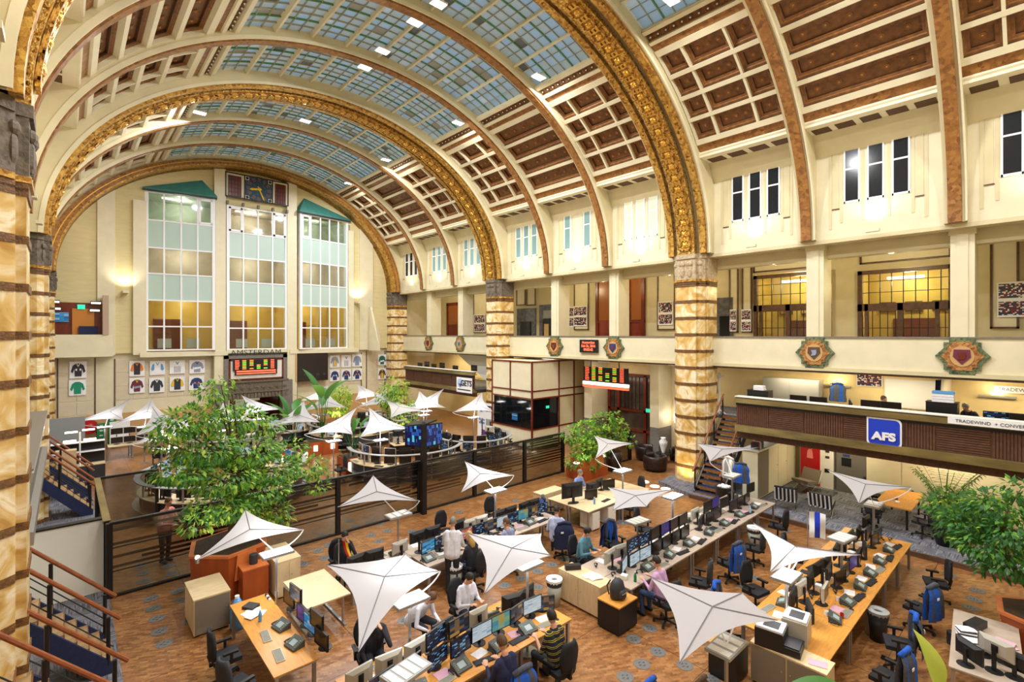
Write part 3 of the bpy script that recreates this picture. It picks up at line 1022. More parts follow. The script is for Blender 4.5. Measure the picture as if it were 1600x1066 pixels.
# ---- glazed office bays
def winbay(name, label, pa, pb, cols, rows_l, rows_r, kinds, vents, room):
    """pa, pb: (px, Y) of left and right edge; rows: pixel y at both edges; kinds per row g/s"""
    A = onY(pa[0], 520, pa[1]); B = onY(pb[0], 520, pb[1])
    L = (Vector((B.x, B.y)) - Vector((A.x, A.y))).length
    ang = math.atan2(B.y - A.y, B.x - A.x)
    zl = [onY(pa[0], y, pa[1]).z for y in rows_l]; zr = [onY(pb[0], y, pb[1]).z for y in rows_r]
    z = [(i + j) / 2 for i, j in zip(zl, zr)]
    t = thing(name, label, 'window', (A.x, A.y, z[-1]), ang)
    z = [q - z[-1] for q in z]
    us = [L * i / cols for i in range(cols + 1)]
    fr = MB()
    for u in us: fr.box(u - .045, u + .045, -.06, .06, 0, z[0])
    for q in z: fr.box(0, L, -.05, .05, q - .045, q + .045)
    for u in (0, L): fr.box(u - .09, u + .09, -.08, .3, -.05, z[0] + .05)
    ob('frame', fr, K['whitef'], t)
    for r, k in enumerate(kinds):
        for c in range(cols):
            if (r, c) in vents:
                v = MB()
                x0, x1, q0, q1 = us[c] + .05, us[c + 1] - .05, z[r + 1] + .05, z[r] - .05
                for e in ((x0, x0 + .13, q0, q1), (x1 - .13, x1, q0, q1), (x0, x1, q0, q0 + .13), (x0, x1, q1 - .13, q1)): v.box(e[0], e[1], -.09, .02, e[2], e[3])
                vv = ob('vent_frame', v, K['whitef'], t)
                ob('pane', MB().box(x0 + .13, x1 - .13, -.03, -.02, q0 + .13, q1 - .13), K['glass'], vv)
            else:
                ob('pane', MB().box(us[c] + .045, us[c + 1] - .045, -.015, .015, z[r + 1] + .045, z[r] - .045), K['glass'] if k == 'g' else K['spandrel'], t)
    # the offices behind: floors, back walls
    rm = MB(); H = z[0]
    zz = [H + .1, z[2] + .4, z[4] + .3, -.1] if len(kinds) == 6 else [H, 0]
    cols_ = ['roomg', 'roomb', 'roomy']
    for i in range(3):
        r_ = MB()
        r_.box(-.1, L + .1, 3.0, 3.1, zz[i + 1], zz[i]).box(-.12, -.08, .1, 3.0, zz[i + 1], zz[i]).box(L + .08, L + .12, .1, 3.0, zz[i + 1], zz[i])
        r_.box(-.1, L + .1, .1, 3.1, zz[i] - .04, zz[i])
        r_.m = 1
        r_.box(-.1, L + .1, .1, 3.1, zz[i + 1], zz[i + 1] + .04)
        ob('office_room', r_, [K[room[i]], K['roomb']], t)
        pt = t.matrix_basis @ Vector((L / 2, 1.5, zz[i] - .35)) if False else Vector((A.x, A.y, 0)) + Matrix.Rotation(ang, 3, 'Z') @ Vector((L / 2, 1.6, 0))
        light('POINT', (pt.x, pt.y, onY(pb[0], rows_r[-1], pb[1]).z + zz[i] - .5), 170 if i == 2 else 240, (1, .85, .55) if i == 2 else (1, .95, .85), .2)
        ob('ceiling_lamp', MB().box(L * .2, L * .55, 1.2, 1.5, zz[i] - .12, zz[i] - .06), K['glow2'], t)
    # furniture silhouettes in the offices
    for i, (u, w_, h_, m_) in enumerate(((.25, .75, .62, 'offw'), (.68, .75, .62, 'offw'))):
        ob('radiator_screen', MB().box(L * u - w_ / 2, L * u + w_ / 2, .35, .42, .12, .12 + h_), K[m_], t)
    ob('office_door', MB().box(L * .05, L * .5, 2.9, 3.0, 0, 2.1), K['mahog'], t)
    for i in (0, 1):
        ob('office_desk', MB().box(L * .1, L * .9, 1.2, 1.8, zz[i + 1] + .05, zz[i + 1] + .75), K['dark'], t)
        ob('office_screen', MB().box(L * (.7 - .5 * i), L * (.7 - .5 * i) + .45, .8, .85, zz[i + 1] + .9, zz[i + 1] + 1.25), K['s_blue'], t)
    return t, L, H, ang, A, B


K6 = 'gsgsgg'
b1 = winbay('window_bay', 'tall left office window bay under a teal awning', (229, 39.35), (334, 38.75), 4, (300, 344, 387, 427.5, 468.5, 510, 547), (312, 352.5, 393.5, 432, 472, 511, 546.5), K6, {(0, 3)}, ['roomg', 'roomb', 'roomy'])
b2 = winbay('window_bay', 'middle office window bay below the clock', (356, 39.1), (447, 39.1), 4, (321, 362, 401, 439, 476, 513, 546), (336, 372.5, 410, 446, 480.5, 513.5, 545), K6, {(0, 0), (0, 3)}, ['roomb', 'roomb', 'roomy'])
b3 = winbay('window_bay', 'tall right office window bay under a teal awning', (470, 38.75), (542, 39.35), 5, (333, 371, 409, 443.5, 478, 512.5, 544.5), (349, 382.5, 417, 450, 480.5, 513, 543.5), K6, {(0, 0)}, ['roomg', 'roomb', 'roomy'])
for (t, L, H, ang, A, B), lab, peak in ((b1, 'teal sheet-metal awning roof over the left window bay', .82), (b3, 'teal sheet-metal awning roof over the right window bay', .12)):
    r = thing('awning', lab, 'awning', (A.x, A.y, t.location.z + H + .08), ang)
    pk = (L * peak, .35, 1.25); 
    m = MB()
    lo = [(-.2, -.25, 0), (L + .2, -.25, 0), (L + .2, .7, 0), (-.2, .7, 0)]
    hi = [(-.2, -.25, .14), (L + .2, -.25, .14), (L + .2, .7, .14), (-.2, .7, .14)]
    m.add(lo + hi, [(3, 2, 1, 0), (0, 1, 5, 4), (1, 2, 6, 5), (2, 3, 7, 6), (3, 0, 4, 7)])
    m.add(hi + [pk, (pk[0], .7, 1.25)], [(0, 1, 4), (1, 2, 5, 4), (2, 3, 5), (3, 0, 4, 5)])
    ob('roof_sheet', m, K['teal'], r)
    sm_ = MB()
    for k in range(1, 6):
        f_ = k / 6
        a = Vector((-.2 + (L + .4) * f_, -.26, .14)); c = Vector(pk)
        sm_.tube([a, a.lerp(c, .96)], .012, 4)
    ob('standing_seam', sm_, K['teal'], r)
    ob('gutter', MB().box(-.2, L + .2, -.3, -.24, -.05, .03), K['dark'], r)

# ---- clock panel
cl = thing('clock_panel', 'blue mosaic clock between two dark lattice panels', 'clock', (ex(351, 39.1), 39.0, ez(351, 306.5, 39.0)))
W_ = ex(450, 39.0) - ex(351, 39.0); Hc = ez(351, 267.5, 39.0) - ez(351, 306.5, 39.0)
fr = MB()
for e in ((0, W_, 0, .07), (0, W_, Hc - .07, Hc), (0, .07, 0, Hc), (W_ - .07, W_, 0, Hc), (W_ * .285, W_ * .285 + .06, 0, Hc), (W_ * .725, W_ * .725 + .06, 0, Hc)): fr.box(e[0], e[1], -.08, .1, e[2], e[3])
ob('frame', fr, K['black'], cl)
ob('backing', MB().box(.02, W_ - .02, -.02, .1, .02, Hc - .02), K['cream2'], cl)
for x0, x1 in ((.2, W_ * .285 - .2), (W_ * .725 + .22, W_ - .22)):
    g = ob('lattice_panel', MB().box(x0, x1, -.05, -.02, .1, Hc - .22), K['mahog'], cl)
    g2 = MB()
    for k in range(5): u = x0 + (x1 - x0) * k / 4; g2.box(u - .015, u + .015, -.07, -.05, .1, Hc - .22)
    for k in range(6): q = .1 + (Hc - .32) * k / 5; g2.box(x0, x1, -.065, -.05, q - .015, q + .015)
    ob('lattice', g2, K['black'], g)
cx_, cz_ = W_ * .515, Hc / 2; rr_ = Hc * .52
ob('dial_square', MB().box(W_ * .285 + .06, W_ * .725, -.04, -.02, .05, Hc - .05), M('clock_ground', '2a4a48', .5, var=.4, scale=10), cl)
disc = MB(); n = 40
disc.prism([(cx_ + rr_ * math.cos(2 * PI * k / n), -.04, cz_ + rr_ * math.sin(2 * PI * k / n)) for k in range(n)], (0, -.03, 0))
ob('dial', disc, M_brick('clock_mosaic', '1c3c58', '2f5a5a', '10202a', .1, metal=.2, rough=.4, bump=.2), cl)
nm_ = MB()
for k in range(12):
    a = PI / 2 - k * PI / 6
    nm_.T = Matrix.Translation((cx_ + rr_ * .78 * math.cos(a), -.075, cz_ + rr_ * .78 * math.sin(a))) @ Matrix.Rotation(-(a - PI / 2), 4, 'Y')
    for j in range(2): nm_.cb((-.05 + .1 * j, 0, 0), (.04, .02, .26))
nm_.T = None
ob('numeral', nm_, M('rust_numeral', '9a5030', .5), cl)
for c in ((.33, .1), (.69, .1), (.33, .88), (.69, .88)):
    q = ob('corner_spandrel', MB().prism([(W_ * c[0] - .12, -.06, Hc * c[1] - .12), (W_ * c[0] + .12, -.06, Hc * c[1] - .12), (W_ * c[0] + .12, -.06, Hc * c[1] + .12), (W_ * c[0] - .12, -.06, Hc * c[1] + .12)], (0, -.02, 0)), K['offw'], cl)
    ob('roundel', MB().lathe([(.1, 0), (.1, .02), (.05, .03)], (0, 0, 0), 12), K['black'], q, (W_ * c[0], -.08, Hc * c[1]), (PI / 2, 0, 0))


def hand(a, l, w_):
    c = Vector((cx_, -.1, cz_)); d = Vector((math.sin(a), 0, math.cos(a))); n = Vector((d.z, 0, -d.x))
    return MB().prism([c - d * .25 * l - n * w_, c - d * .25 * l + n * w_, c + d * l * .8 + n * w_ * 1.6, c + d * l, c + d * l * .8 - n * w_ * 1.6], (0, -.03, 0))


ob('hour_hand', hand(R(262), rr_ * .72, .05), K['yellow'], cl)
ob('minute_hand', hand(R(157), rr_ * .95, .035), K['yellow'], cl)
ob('hub', MB().lathe([(.12, 0), (.12, .03), (.04, .06)], n=12), K['yellow'], cl, (cx_, -.11, cz_), (PI / 2, 0, 0))
brk = MB()
for k in range(5): brk.cb((W_ * (.03 + .235 * k), -.1, -.42), (.13, .3, .22))
ob('bracket', brk, K['stone2'], cl)


def text(name, body, size, mat, loc, rot, parent=None, align='CENTER', ext=.01, sx=1, bold=0):
    c = bpy.data.curves.new(name, 'FONT'); c.body = body; c.size = size; c.extrude = ext; c.align_x = align; c.align_y = 'CENTER'; c.offset = bold
    o = bpy.data.objects.new(name, c)
    COL.objects.link(o)
    dg = bpy.context.evaluated_depsgraph_get()
    me = bpy.data.meshes.new_from_object(o.evaluated_get(dg))
    bpy.data.objects.remove(o)
    me.materials.clear(); me.materials.append(mat)
    q = inst(name, me, parent, loc, rot)
    q.scale = (sx, 1, 1)
    return q


FX = (PI / 2, 0, 0)                                # faces -Y
FR = (PI / 2, 0, -PI / 2)                          # faces -X, reads left to right seen from the hall
ta = text('wall_lettering', 'AMSTERDAM', .52, K['dark'], (ex(401, 38.8), 38.78, ez(401, 551, 38.8)), FX, None, sx=1.12)
tag(ta, 'dark letters reading AMSTERDAM above the portal', 'lettering')


# ---- LED quote board builder, faces -Y in local space, origin at lower left
def led_board(name, label, w_, h_, loc, rz, cols, rows, split=.0):
    t = thing(name, label, 'display board', loc, rz)
    ob('housing', MB().box(0, w_, 0, .12, 0, h_), K['black'], t)
    rd, gr, og = MB(), MB(), MB()
    random.seed(5)
    for r in range(rows):
        z = h_ * (1 - (r + .75) / (rows + .4))
        for c in range(cols):
            u0 = w_ * (.04 + c * .96 / cols); u1 = u0 + w_ * .96 / cols * (.55 if c else .45 + .2 * random.random())
            if random.random() < .1 and c: continue
            m = rd if c in (0, cols - 1) else (gr if random.random() < (.75 if c > 2 else .35) else og)
            # digits: a few little bars each
            nb = 4
            for j in range(nb):
                a = u0 + (u1 - u0) * j / nb
                m.box(a, a + (u1 - u0) / nb * .75, -.012, 0, z, z + h_ / (rows + .4) * .62)
    ob('red_digits', rd, K['ledr'], t); ob('green_digits', gr, K['ledg'], t); ob('orange_digits', og, M('ledorange', 'ff9a3a', .5, emis=1.6), t)
    return t


px0 = ex(352, 38.9)
por = thing('portal', 'grey carved stone portal below the red quote board', 'portal', (0, 0, 0))
pz = lambda y, Y=38.8: ez(400, y, Y)
pL, pR = ex(350, 38.85), ex(449, 38.85)
dL, dR = ex(356, 38.85), ex(441, 38.85)
ob('jamb', MB().box(pL - .55, dL, 38.75, 39.7, 0, pz(596)).box(dR, pR + .35, 38.75, 39.7, 0, pz(596)), K['stone2'], por)
ob('surround', MB().box(pL, pR, 38.85, 39.5, pz(560) + .0, pz(555)).box(pL, pL + .3, 38.85, 39.5, pz(594), pz(555)).box(pR - .3, pR, 38.85, 39.5, pz(594), pz(555)), K['stone2'], por)
fz = ob('frieze', MB().box(pL, pR, 38.8, 39.5, pz(622), pz(594)), K['stone'], por)
fr = MB()
n = 9
for k in range(n):
    u = pL + (pR - pL) * (k + .5) / n
    fr.T = Matrix.Translation((u, 38.78, pz(605))) @ Matrix.Rotation(PI / 4, 4, 'Y')
    fr.cb((0, 0, 0), (.26, .08, .26)); fr.cb((0, -.04, 0), (.12, .08, .12))
fr.T = None
for k in range(18): u = pL + (pR - pL) * (k + .5) / 18; fr.box(u - .07, u + .07, 38.72, 38.8, pz(621), pz(614))
fr.box(pL - .05, pR + .05, 38.7, 38.8, pz(613), pz(611)).box(pL - .05, pR + .05, 38.7, 38.8, pz(597), pz(594))
ob('relief', fr, K['stone'], fz)
ob('inner_hall', MB().box(dL, dR, 42.5, 42.6, 0, 4).box(dL - .1, dL, 39.5, 42.5, 0, 4).box(dR, dR + .1, 39.5, 42.5, 0, 4).box(dL, dR, 39.5, 42.5, pz(622) + .02, pz(622) + .2), K['mahog'], por)
ob('inner_pane', MB().box(dL + .5, dL + .9, 42.4, 42.5, .5, 2.6).box(dL + 1.3, dL + 1.9, 42.4, 42.5, 1.0, 2.8).box(dL + 2.3, dL + 3.0, 42.4, 42.5, 1.6, 2.6), K['glassl'], por)
light('POINT', ((dL + dR) / 2, 41.2, 2.6), 25, WARM, .2)
tag(ob('exit_sign', MB().box(ex(388, 38.9), ex(397, 38.9), 38.86, 38.92, ez(392, 621, 38.9), ez(392, 617, 38.9)), K['exit']), 'green exit sign under the portal frieze', 'sign')
fb = thing('board_surround', 'red-brown surround with pale panel around the portal quote board', 'surround', (pL + .3, 38.82, pz(593)))
wq, hq = pR - pL - .6, pz(561) - pz(593)
ob('border', MB().box(0, wq, -.04, .02, 0, .1).box(0, wq, -.04, .02, hq - .1, hq).box(0, .1, -.04, .02, 0, hq).box(wq - .1, wq, -.04, .02, 0, hq), K['mahog'], fb)
ob('panel', MB().box(.05, wq - .05, 0, .05, .05, hq - .05), K['offw'], fb)
led_board('quote_board', 'red and green LED quote board above the portal', ex(433, 38.75) - ex(364, 38.75), pz(562, 38.75) - pz(578, 38.75), (ex(364, 38.75), 38.68, pz(578, 38.75)), 0, 6, 6)
tk = thing('ticker_strip', 'red LED ticker strip below the portal quote board', 'ticker', (ex(367, 38.7), 38.68, pz(585, 38.75)))
ob('housing', MB().box(0, ex(432) - ex(367), 0, .1, 0, .36), K['black'], tk)
ob('red_text', MB().box(.1, ex(432) - ex(367) - .1, -.01, 0, .05, .14).box(.1, ex(432) - ex(367) - .1, -.01, 0, .2, .31), K['ledr'], tk)
bb = thing('dark_board', 'large blank dark quotation board in orange-brown frame', 'board', (ex(462, 38.9), 38.95, ez(462, 597, 38.9)))
wb, hb = ex(513, 38.9) - ex(462, 38.9), ez(462, 552, 38.9) - ez(462, 597, 38.9)
ob('board', MB().box(0, wb, 0, .12, 0, hb), M('dark_board', '241a18', .4), bb)
ob('frame_side', MB().box(-.02, .1, -.05, .13, 0, hb), K['tanp'], bb)
for k in range(4): ob('ghost_disc', MB().lathe([(.12, 0), (.12, .01), (.02, .012)], n=12), K['dark'], bb, (.7 + .5 * k, -.01, .5), FX)


# ---- framed shirts
def shirt(px, py, w_px, h_px, look, label, c1, c2, c3, style):
    Y = 39.5
    x0, x1 = ex(px - w_px / 2, Y), ex(px + w_px / 2, Y); z0, z1 = ez(px, py + h_px / 2, Y), ez(px, py - h_px / 2, Y)
    w_, h_ = x1 - x0, z1 - z0
    t = thing('framed_shirt', label, 'framed shirt', (x0, Y, z0), 0, 'framed shirts on the clock wall')
    ob('mount', MB().box(0, w_, 0, .06, 0, h_), K['white'], t)
    P = lambda u, v: (w_ * u, -.02, h_ * v)
    body = [P(.3, .1), P(.7, .1), P(.72, .55), P(.82, .3), P(.93, .4), P(.82, .75), P(.62, .88), P(.38, .88), P(.18, .75), P(.07, .4), P(.18, .3), P(.28, .55)]
    bd = ob('shirt', MB().prism(body, (0, .03, 0)), K[c1], t)
    ob('collar', MB().prism([P(.38, .88), P(.5, .66), P(.62, .88), P(.57, .88), P(.5, .75), P(.43, .88)], (0, -.015, 0)), K[c2], bd)
    m = MB()
    if style == 'panel': m.prism([P(.36, .12), P(.64, .12), P(.6, .6), P(.4, .6)], (0, -.01, 0))
    elif style == 'sleeves':
        m.prism([P(.7, .4), P(.82, .3), P(.93, .4), P(.82, .75), P(.72, .8)], (0, -.01, 0)); m.prism([P(.3, .4), P(.18, .3), P(.07, .4), P(.18, .75), P(.28, .8)], (0, -.01, 0))
    elif style == 'stripes':
        for k in range(5): m.prism([P(.3 + .09 * k, .12), P(.33 + .09 * k, .12), P(.33 + .09 * k, .55), P(.3 + .09 * k, .55)], (0, -.01, 0))
    elif style == 'hoop': m.prism([P(.3, .3), P(.7, .36), P(.7, .48), P(.3, .44)], (0, -.01, 0))
    elif style == 'badges': m.prism([P(.34, .45), P(.44, .45), P(.44, .56), P(.34, .56)], (0, -.01, 0)); m.prism([P(.58, .45), P(.68, .45), P(.68, .57), P(.58, .57)], (0, -.01, 0))
    if style: ob('shirt_print', m, K[c3], bd)


SH = [(122, 578, 27, 26, 'black V-neck shirt with white collar and two badges, upper left pair', 'jblack', 'jwhite', 'jwhite', 'badges'),
      (121, 606, 27, 24, 'plain green shirt below the black V-neck, far left pair', 'jgreen', 'jgreen', 'jgreen', None),
      (214, 576, 24, 24, 'orange-sleeved dark shirt, upper row left', 'jblack', 'orange', 'orange', 'sleeves'), (246, 575, 24, 22, 'white shirt with light blue sleeves', 'jwhite', 'jblue', 'jblue', 'sleeves'),
      (277, 573.5, 24, 21, 'black and white striped shirt with green chest, upper row', 'jwhite', 'jteal', 'jblack', 'stripes'), (308, 573, 24, 21, 'pale silver grey shirt, upper row', 'jgrey', 'jdark', 'jwhite', 'hoop'),
      (214, 602.5, 24, 24, 'maroon shirt with yellow neck and pale hoop', 'jmaroon', 'yellow', 'jgrey', 'hoop'), (245, 602, 24, 23, 'dark slate shirt with wide white V collar', 'jdark', 'jwhite', 'jwhite', None),
      (277, 600, 24, 22, 'dark shirt with yellow and green sleeves', 'jdark', 'yellow', 'yellow', 'sleeves'), (307, 598.5, 24, 21, 'navy shirt with small red and green crest', 'jnavy', 'jnavy', 'orange', 'badges'),
      (523, 565, 15, 19, 'grey shirt with broad yellow chest, right group', 'jgrey', 'yellow', 'yellow', 'panel'), (541, 564.5, 15, 19, 'white shirt with thin black stripes, right group', 'jwhite', 'jblack', 'jblack', 'stripes'),
      (558, 563.5, 15, 19, 'blue-grey shirt fading to white, right group', 'jgrey', 'jblue', 'jblue', 'hoop'), (523, 587, 15, 18, 'plain dark blue shirt, lower row right group', 'jnavy', 'jnavy', 'jwhite', 'badges'),
      (541, 586, 15, 18, 'blue shirt with orange print, lower row right group', 'jnavy', 'orange', 'orange', 'badges'), (558, 585, 15, 18, 'navy shirt with yellow collar, right group', 'jnavy', 'yellow', 'orange', 'badges'),
      (597, 562.5, 13, 17, 'dark green shirt with white chest band beside the marble pillar', 'jteal', 'jteal', 'jwhite', 'hoop'), (597, 584, 13, 17, 'brown and yellow shirt beside the marble pillar', 'bark', 'yellow', 'yellow', 'panel')]
for s_ in SH: shirt(s_[0], s_[1], s_[2], s_[3], None, s_[4], s_[5], s_[6], s_[7], s_[8])
# ================================================================ RIGHT SIDE: gallery, decks, booth, lounge
# ---- gallery: floor, parapet, ceiling with beams, piers
gal = S('wall_right', MB().box(PX_, PX_ + .22, YN, 38.4, 5.47, 6.68), K['cream2'], 'cream gallery parapet along the right side')
ob('parapet_cap', MB().box(PX_ - .05, PX_ + .3, YN, 38.4, 6.66, 6.71), K['stone2'], gal)
ob('parapet_foot', MB().box(PX_ - .08, PX_ + .1, YN, 38.4, 5.38, 5.52), K['cream'], gal)
S('floor', MB().box(PX_ + .1, BX, YN, 38.4, 5.3, 5.5), K['cream'], 'floor of the right gallery')
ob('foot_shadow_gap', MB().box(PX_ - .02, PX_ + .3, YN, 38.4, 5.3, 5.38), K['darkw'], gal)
gcl = S('ceiling', MB().box(WX + .45, BX, YN, 38.4, 10.28, 10.45), K['cream'], 'ceiling of the right gallery')
bm_ = MB()
y = -2.0
while y < 38:
    bm_.box(PX_ + .35, BX - .3, y - .07, y + .07, 10.2, 10.3); y += 1.15
ob('ceiling_beam', bm_, K['cream'], gcl)
crest_cols = ['jmaroon', 'bark', 'jnavy', 'mahog', 'jgrey', 'jmaroon', 'band', 'jteal']
for k, Y in enumerate(RIB):
    Yc = Y - .12
    pr = thing('gallery_pier', 'cream gallery pier, %s from the right edge of the picture' % ORD[k], 'column', (PX_, Yc, 6.71), 0, 'gallery piers')
    ob('shaft', MB().box(-.02, .95, -.3, .3, 0, 3.6), K['cream2'], pr)
    ob('pier_panel', MB().box(-.05, -.02, -.14, .14, .0, 3.4), K['cream2'], pr)
    ob('pier_head', MB().box(-.06, .95, -.34, .34, 3.35, 3.57), K['cream'], pr)
    cr = thing('crest', 'mosaic coat of arms on the parapet, %s from the right edge' % ORD[k], 'crest', (PX_ - .09, Yc, 6.08), 0, 'crests on the parapet')
    oct_ = [(-.32, .6), (.32, .6), (.32, .46), (.46, .46), (.46, .26), (.68, 0), (.46, -.26), (.46, -.46), (.32, -.46), (.32, -.6), (-.32, -.6), (-.32, -.46), (-.46, -.46), (-.46, -.26), (-.68, 0), (-.46, .26), (-.46, .46), (-.32, .46)]
    ob('green_border', MB().prism([(0, -a, b) for a, b in oct_], (.09, 0, 0)), M_brick('crest_green', '55664a', '8a8a5a', '30382a', .07, metal=.1, rough=.5, bump=.3) if k == 0 else bpy.data.materials['crest_green'], cr)
    ob('gold_field', MB().prism([(-.025, -a * .78, b * .78) for a, b in oct_], (.03, 0, 0)), M_brick('crest_gold', 'a06a38', 'c89a58', '6a3a20', .06, metal=.2, rough=.5, bump=.3) if k == 0 else bpy.data.materials['crest_gold'], cr)
    n = 20
    sh = [(.3 * math.cos(2 * PI * i / n), .34 * math.sin(2 * PI * i / n)) for i in range(n)]
    sf = ob('shield_ring', MB().prism([(-.045, a, b) for a, b in sh], (.03, 0, 0)), K['tanp'], cr)
    ob('shield', MB().prism([(-.065, -.2, .22), (-.065, .2, .22), (-.065, .22, -.02), (-.065, 0, -.27), (-.065, -.22, -.02)], (.03, 0, 0)), K[crest_cols[k]], sf)
    ob('charge', MB().prism([(-.085, -.08, .12), (-.085, .09, .1), (-.085, .05, -.02), (-.085, .1, -.12), (-.085, -.06, -.1), (-.085, -.1, 0)], (.03, 0, 0)), K[crest_cols[(k + 3) % 8]], sf)
# pendant lamps of the gallery
for k, (px, py) in enumerate(((1393, 377), (1210, 399), (1047, 417), (944, 429), (862, 438), (726, 452), (680, 459))):
    p = onX(px, py, PX_ + .9)
    t = thing('pendant_lamp', 'black cone pendant lamp in the gallery, %s from the right' % ORD[k], 'lamp', (p.x, p.y, 9.95), 0, 'gallery pendants')
    ob('shade', MB().lathe([(.2, 0), (.03, .24), (.03, .26)], n=14), K['black'], t)
    ob('bulb', MB().ball((0, 0, .03), (.12, .12, .05), 8, 4), K['glow3'], t)
    ob('cord', MB().cyl((0, 0, .26), (0, 0, .34), .02), K['black'], t)
    light('POINT', (p.x, p.y, 9.8), 130, (1, .82, .5), .12)

# ---- gallery back wall furnishing (on X = BX)
gy = lambda px: onX(px, 500, BX).y
gzz = lambda px, py: onX(px, py, BX).z


def framed_panel(px0, px1, pyt, pyb, label, mat='cream2'):
    y0, y1 = gy(px0), gy(px1); z0, z1 = gzz(px0, pyb), gzz(px0, pyt)
    t = thing('wall_panel', label, 'wall panel', (BX - .06, y1, z0), 0)
    w_, h_ = y0 - y1, z1 - z0
    ob('field', MB().box(0, .06, 0, w_, 0, h_), K[mat], t)
    f = MB()
    for e in ((0, .07, 0, h_), (w_ - .07, w_, 0, h_), (0, w_, 0, .07), (0, w_, h_ - .07, h_)): f.box(-.04, .02, e[0], e[1], e[2], e[3])
    ob('edging', f, K['darkw'], t)
    return t


framed_panel(1547, 1593, 374, 514, 'cream panel with dark edging at the right end of the gallery')
framed_panel(1344, 1487, 392, 414, 'wide cream panel above the large glazed screen')
framed_panel(1178, 1270, 409, 427, 'wide cream panel above the smaller glazed screen')
framed_panel(1140, 1155, 412, 520, 'narrow cream panel beside the near marble pillar')
framed_panel(1160, 1176, 414, 520, 'narrow cream panel left of the smaller glazed screen')
framed_panel(1028, 1056, 429, 516, 'cream panel with photographs left of the near pillar')
framed_panel(898, 921, 440, 516, 'cream panel with photographs right of the gallery lift')
framed_panel(808, 822, 443, 478, 'left half of the paired cream panels by the middle pillar')
framed_panel(824, 838, 444, 478, 'right half of the paired cream panels by the middle pillar')
framed_panel(741, 762, 458, 520, 'cream panel just left of the middle pillar')


def photo_sheet(px0, px1, pyt, pyb, label):
    y0, y1 = gy(px0), gy(px1)
    X = BX - (.13 if px0 != 889 else .025)
    t = thing('photo_sheet', label, 'photo board', (X, y1, gzz(px0, pyb)), 0, 'photographs pinned up in the gallery')
    w_, h_ = y0 - y1, gzz(px0, pyt) - gzz(px0, pyb)
    ob('sheet', MB().box(0, .02, 0, w_, 0, h_), K['white'], t)
    ob('photograph', MB().box(-.006, 0, w_ * .05, w_ * .95, h_ * .05, h_ * .44), K['s_photo'], t)
    ob('photograph', MB().box(-.006, 0, w_ * .05, w_ * .95, h_ * .54, h_ * .95), K['s_photo'], t)


photo_sheet(1558, 1612, 442, 496, 'large group photographs at the right end of the gallery')
photo_sheet(1030, 1053, 472, 508, 'two pinned group photographs left of the near pillar')
photo_sheet(898, 919, 479, 510, 'crowd photographs on the panel right of the lift')
photo_sheet(889, 897, 480, 511, 'blue poster beside the crowd photographs')
photo_sheet(1160, 1175, 484, 518, 'stack of team photographs beside the glazed screen')
photo_sheet(1142, 1152, 484, 518, 'narrow strip of team photographs by the near pillar')
photo_sheet(742, 760, 492, 519, 'crowd photograph left of the middle pillar')


def glazed(px0, px1, label, warm):
    y0, y1 = gy(px0), gy(px1); W_ = y0 - y1
    zt, zm, zb_ = gzz(px0, 425 if warm else 432), gzz(px0, 476 if warm else 478), 5.5
    t = thing('glazed_screen', label, 'glazed screen', (BX - .12, y1, zb_), 0, 'oak glazed screens of the gallery')
    H1, Hm = zt - zb_, zm - zb_
    f = MB()
    for e in ((0, .16, 0, H1), (W_ - .16, W_, 0, H1), (0, W_, H1 - .16, H1), (0, W_, Hm - .3, Hm), (W_ * .14, W_ * .18, 0, Hm), (W_ * .5, W_ * .56, 0, Hm), (W_ * .88, W_ * .92, 0, Hm)): f.box(-.1, .08, e[0], e[1], e[2], e[3])
    ob('oak_frame', f, K['darkw'], t)
    l = MB()
    for k in range(1, 8): u = W_ * k / 8; l.box(-.03, .0, u - .015, u + .015, Hm, H1)
    for k in (1, 2): q = Hm + (H1 - Hm) * k / 3; l.box(-.03, 0, 0, W_, q - .012, q + .012)
    for k in range(1, 12): u = W_ * k / 12; l.box(-.03, .0, u - .012, u + .012, 0, Hm - .3)
    for k in (1, 2): q = (Hm - .3) * k / 3 + .8; l.box(-.03, 0, 0, W_, q - .012, q + .012)
    ob('glazing_bar', l, K['black'], t)
    ob('pane', MB().box(-.015, -.005, .1, W_ - .1, Hm, H1 - .1).box(-.015, -.005, .1, W_ - .1, 0, Hm - .25), K['glass'], t)
    # the room behind it
    rm = S('wall_right', MB().box(2.5, 2.6, -.25, W_ + .25, -.2, H1 + .6).box(.3, 2.6, -.25, W_ + .25, H1 + .5, H1 + .6).box(.45, 2.6, -.25, -.15, -.2, H1 + .6).box(.45, 2.6, W_ + .15, W_ + .25, -.2, H1 + .6).box(.3, 2.6, -.25, W_ + .25, -.3, -.2), K['roomy'], 'yellow lit room behind the %s glazed screen' % ('large' if warm else 'smaller'))
    rm.location = t.location
    ob('room_door', MB().box(2.4, 2.5, W_ * .25, W_ * .75, -.2, 2.0), K['mahog'], rm)
    for k in range(3):
        q = ob('room_picture', MB().box(2.4, 2.48, W_ * (.12 + .3 * k), W_ * (.12 + .3 * k) + .6, 2.3, 2.75), K['darkw'], rm)
        ob('picture_print', MB().box(2.38, 2.4, W_ * (.12 + .3 * k) + .06, W_ * (.12 + .3 * k) + .54, 2.36, 2.69), K['tanp'], q)
    ob('chandelier', MB().box(1.2, 1.5, W_ * .35, W_ * .75, H1 - .3, H1 - .2), K['glow2'], rm)
    light('POINT', (BX + 1.3, (y0 + y1) / 2, zb_ + H1 - .45), 260, (1, .85, .5), .2)
    return t


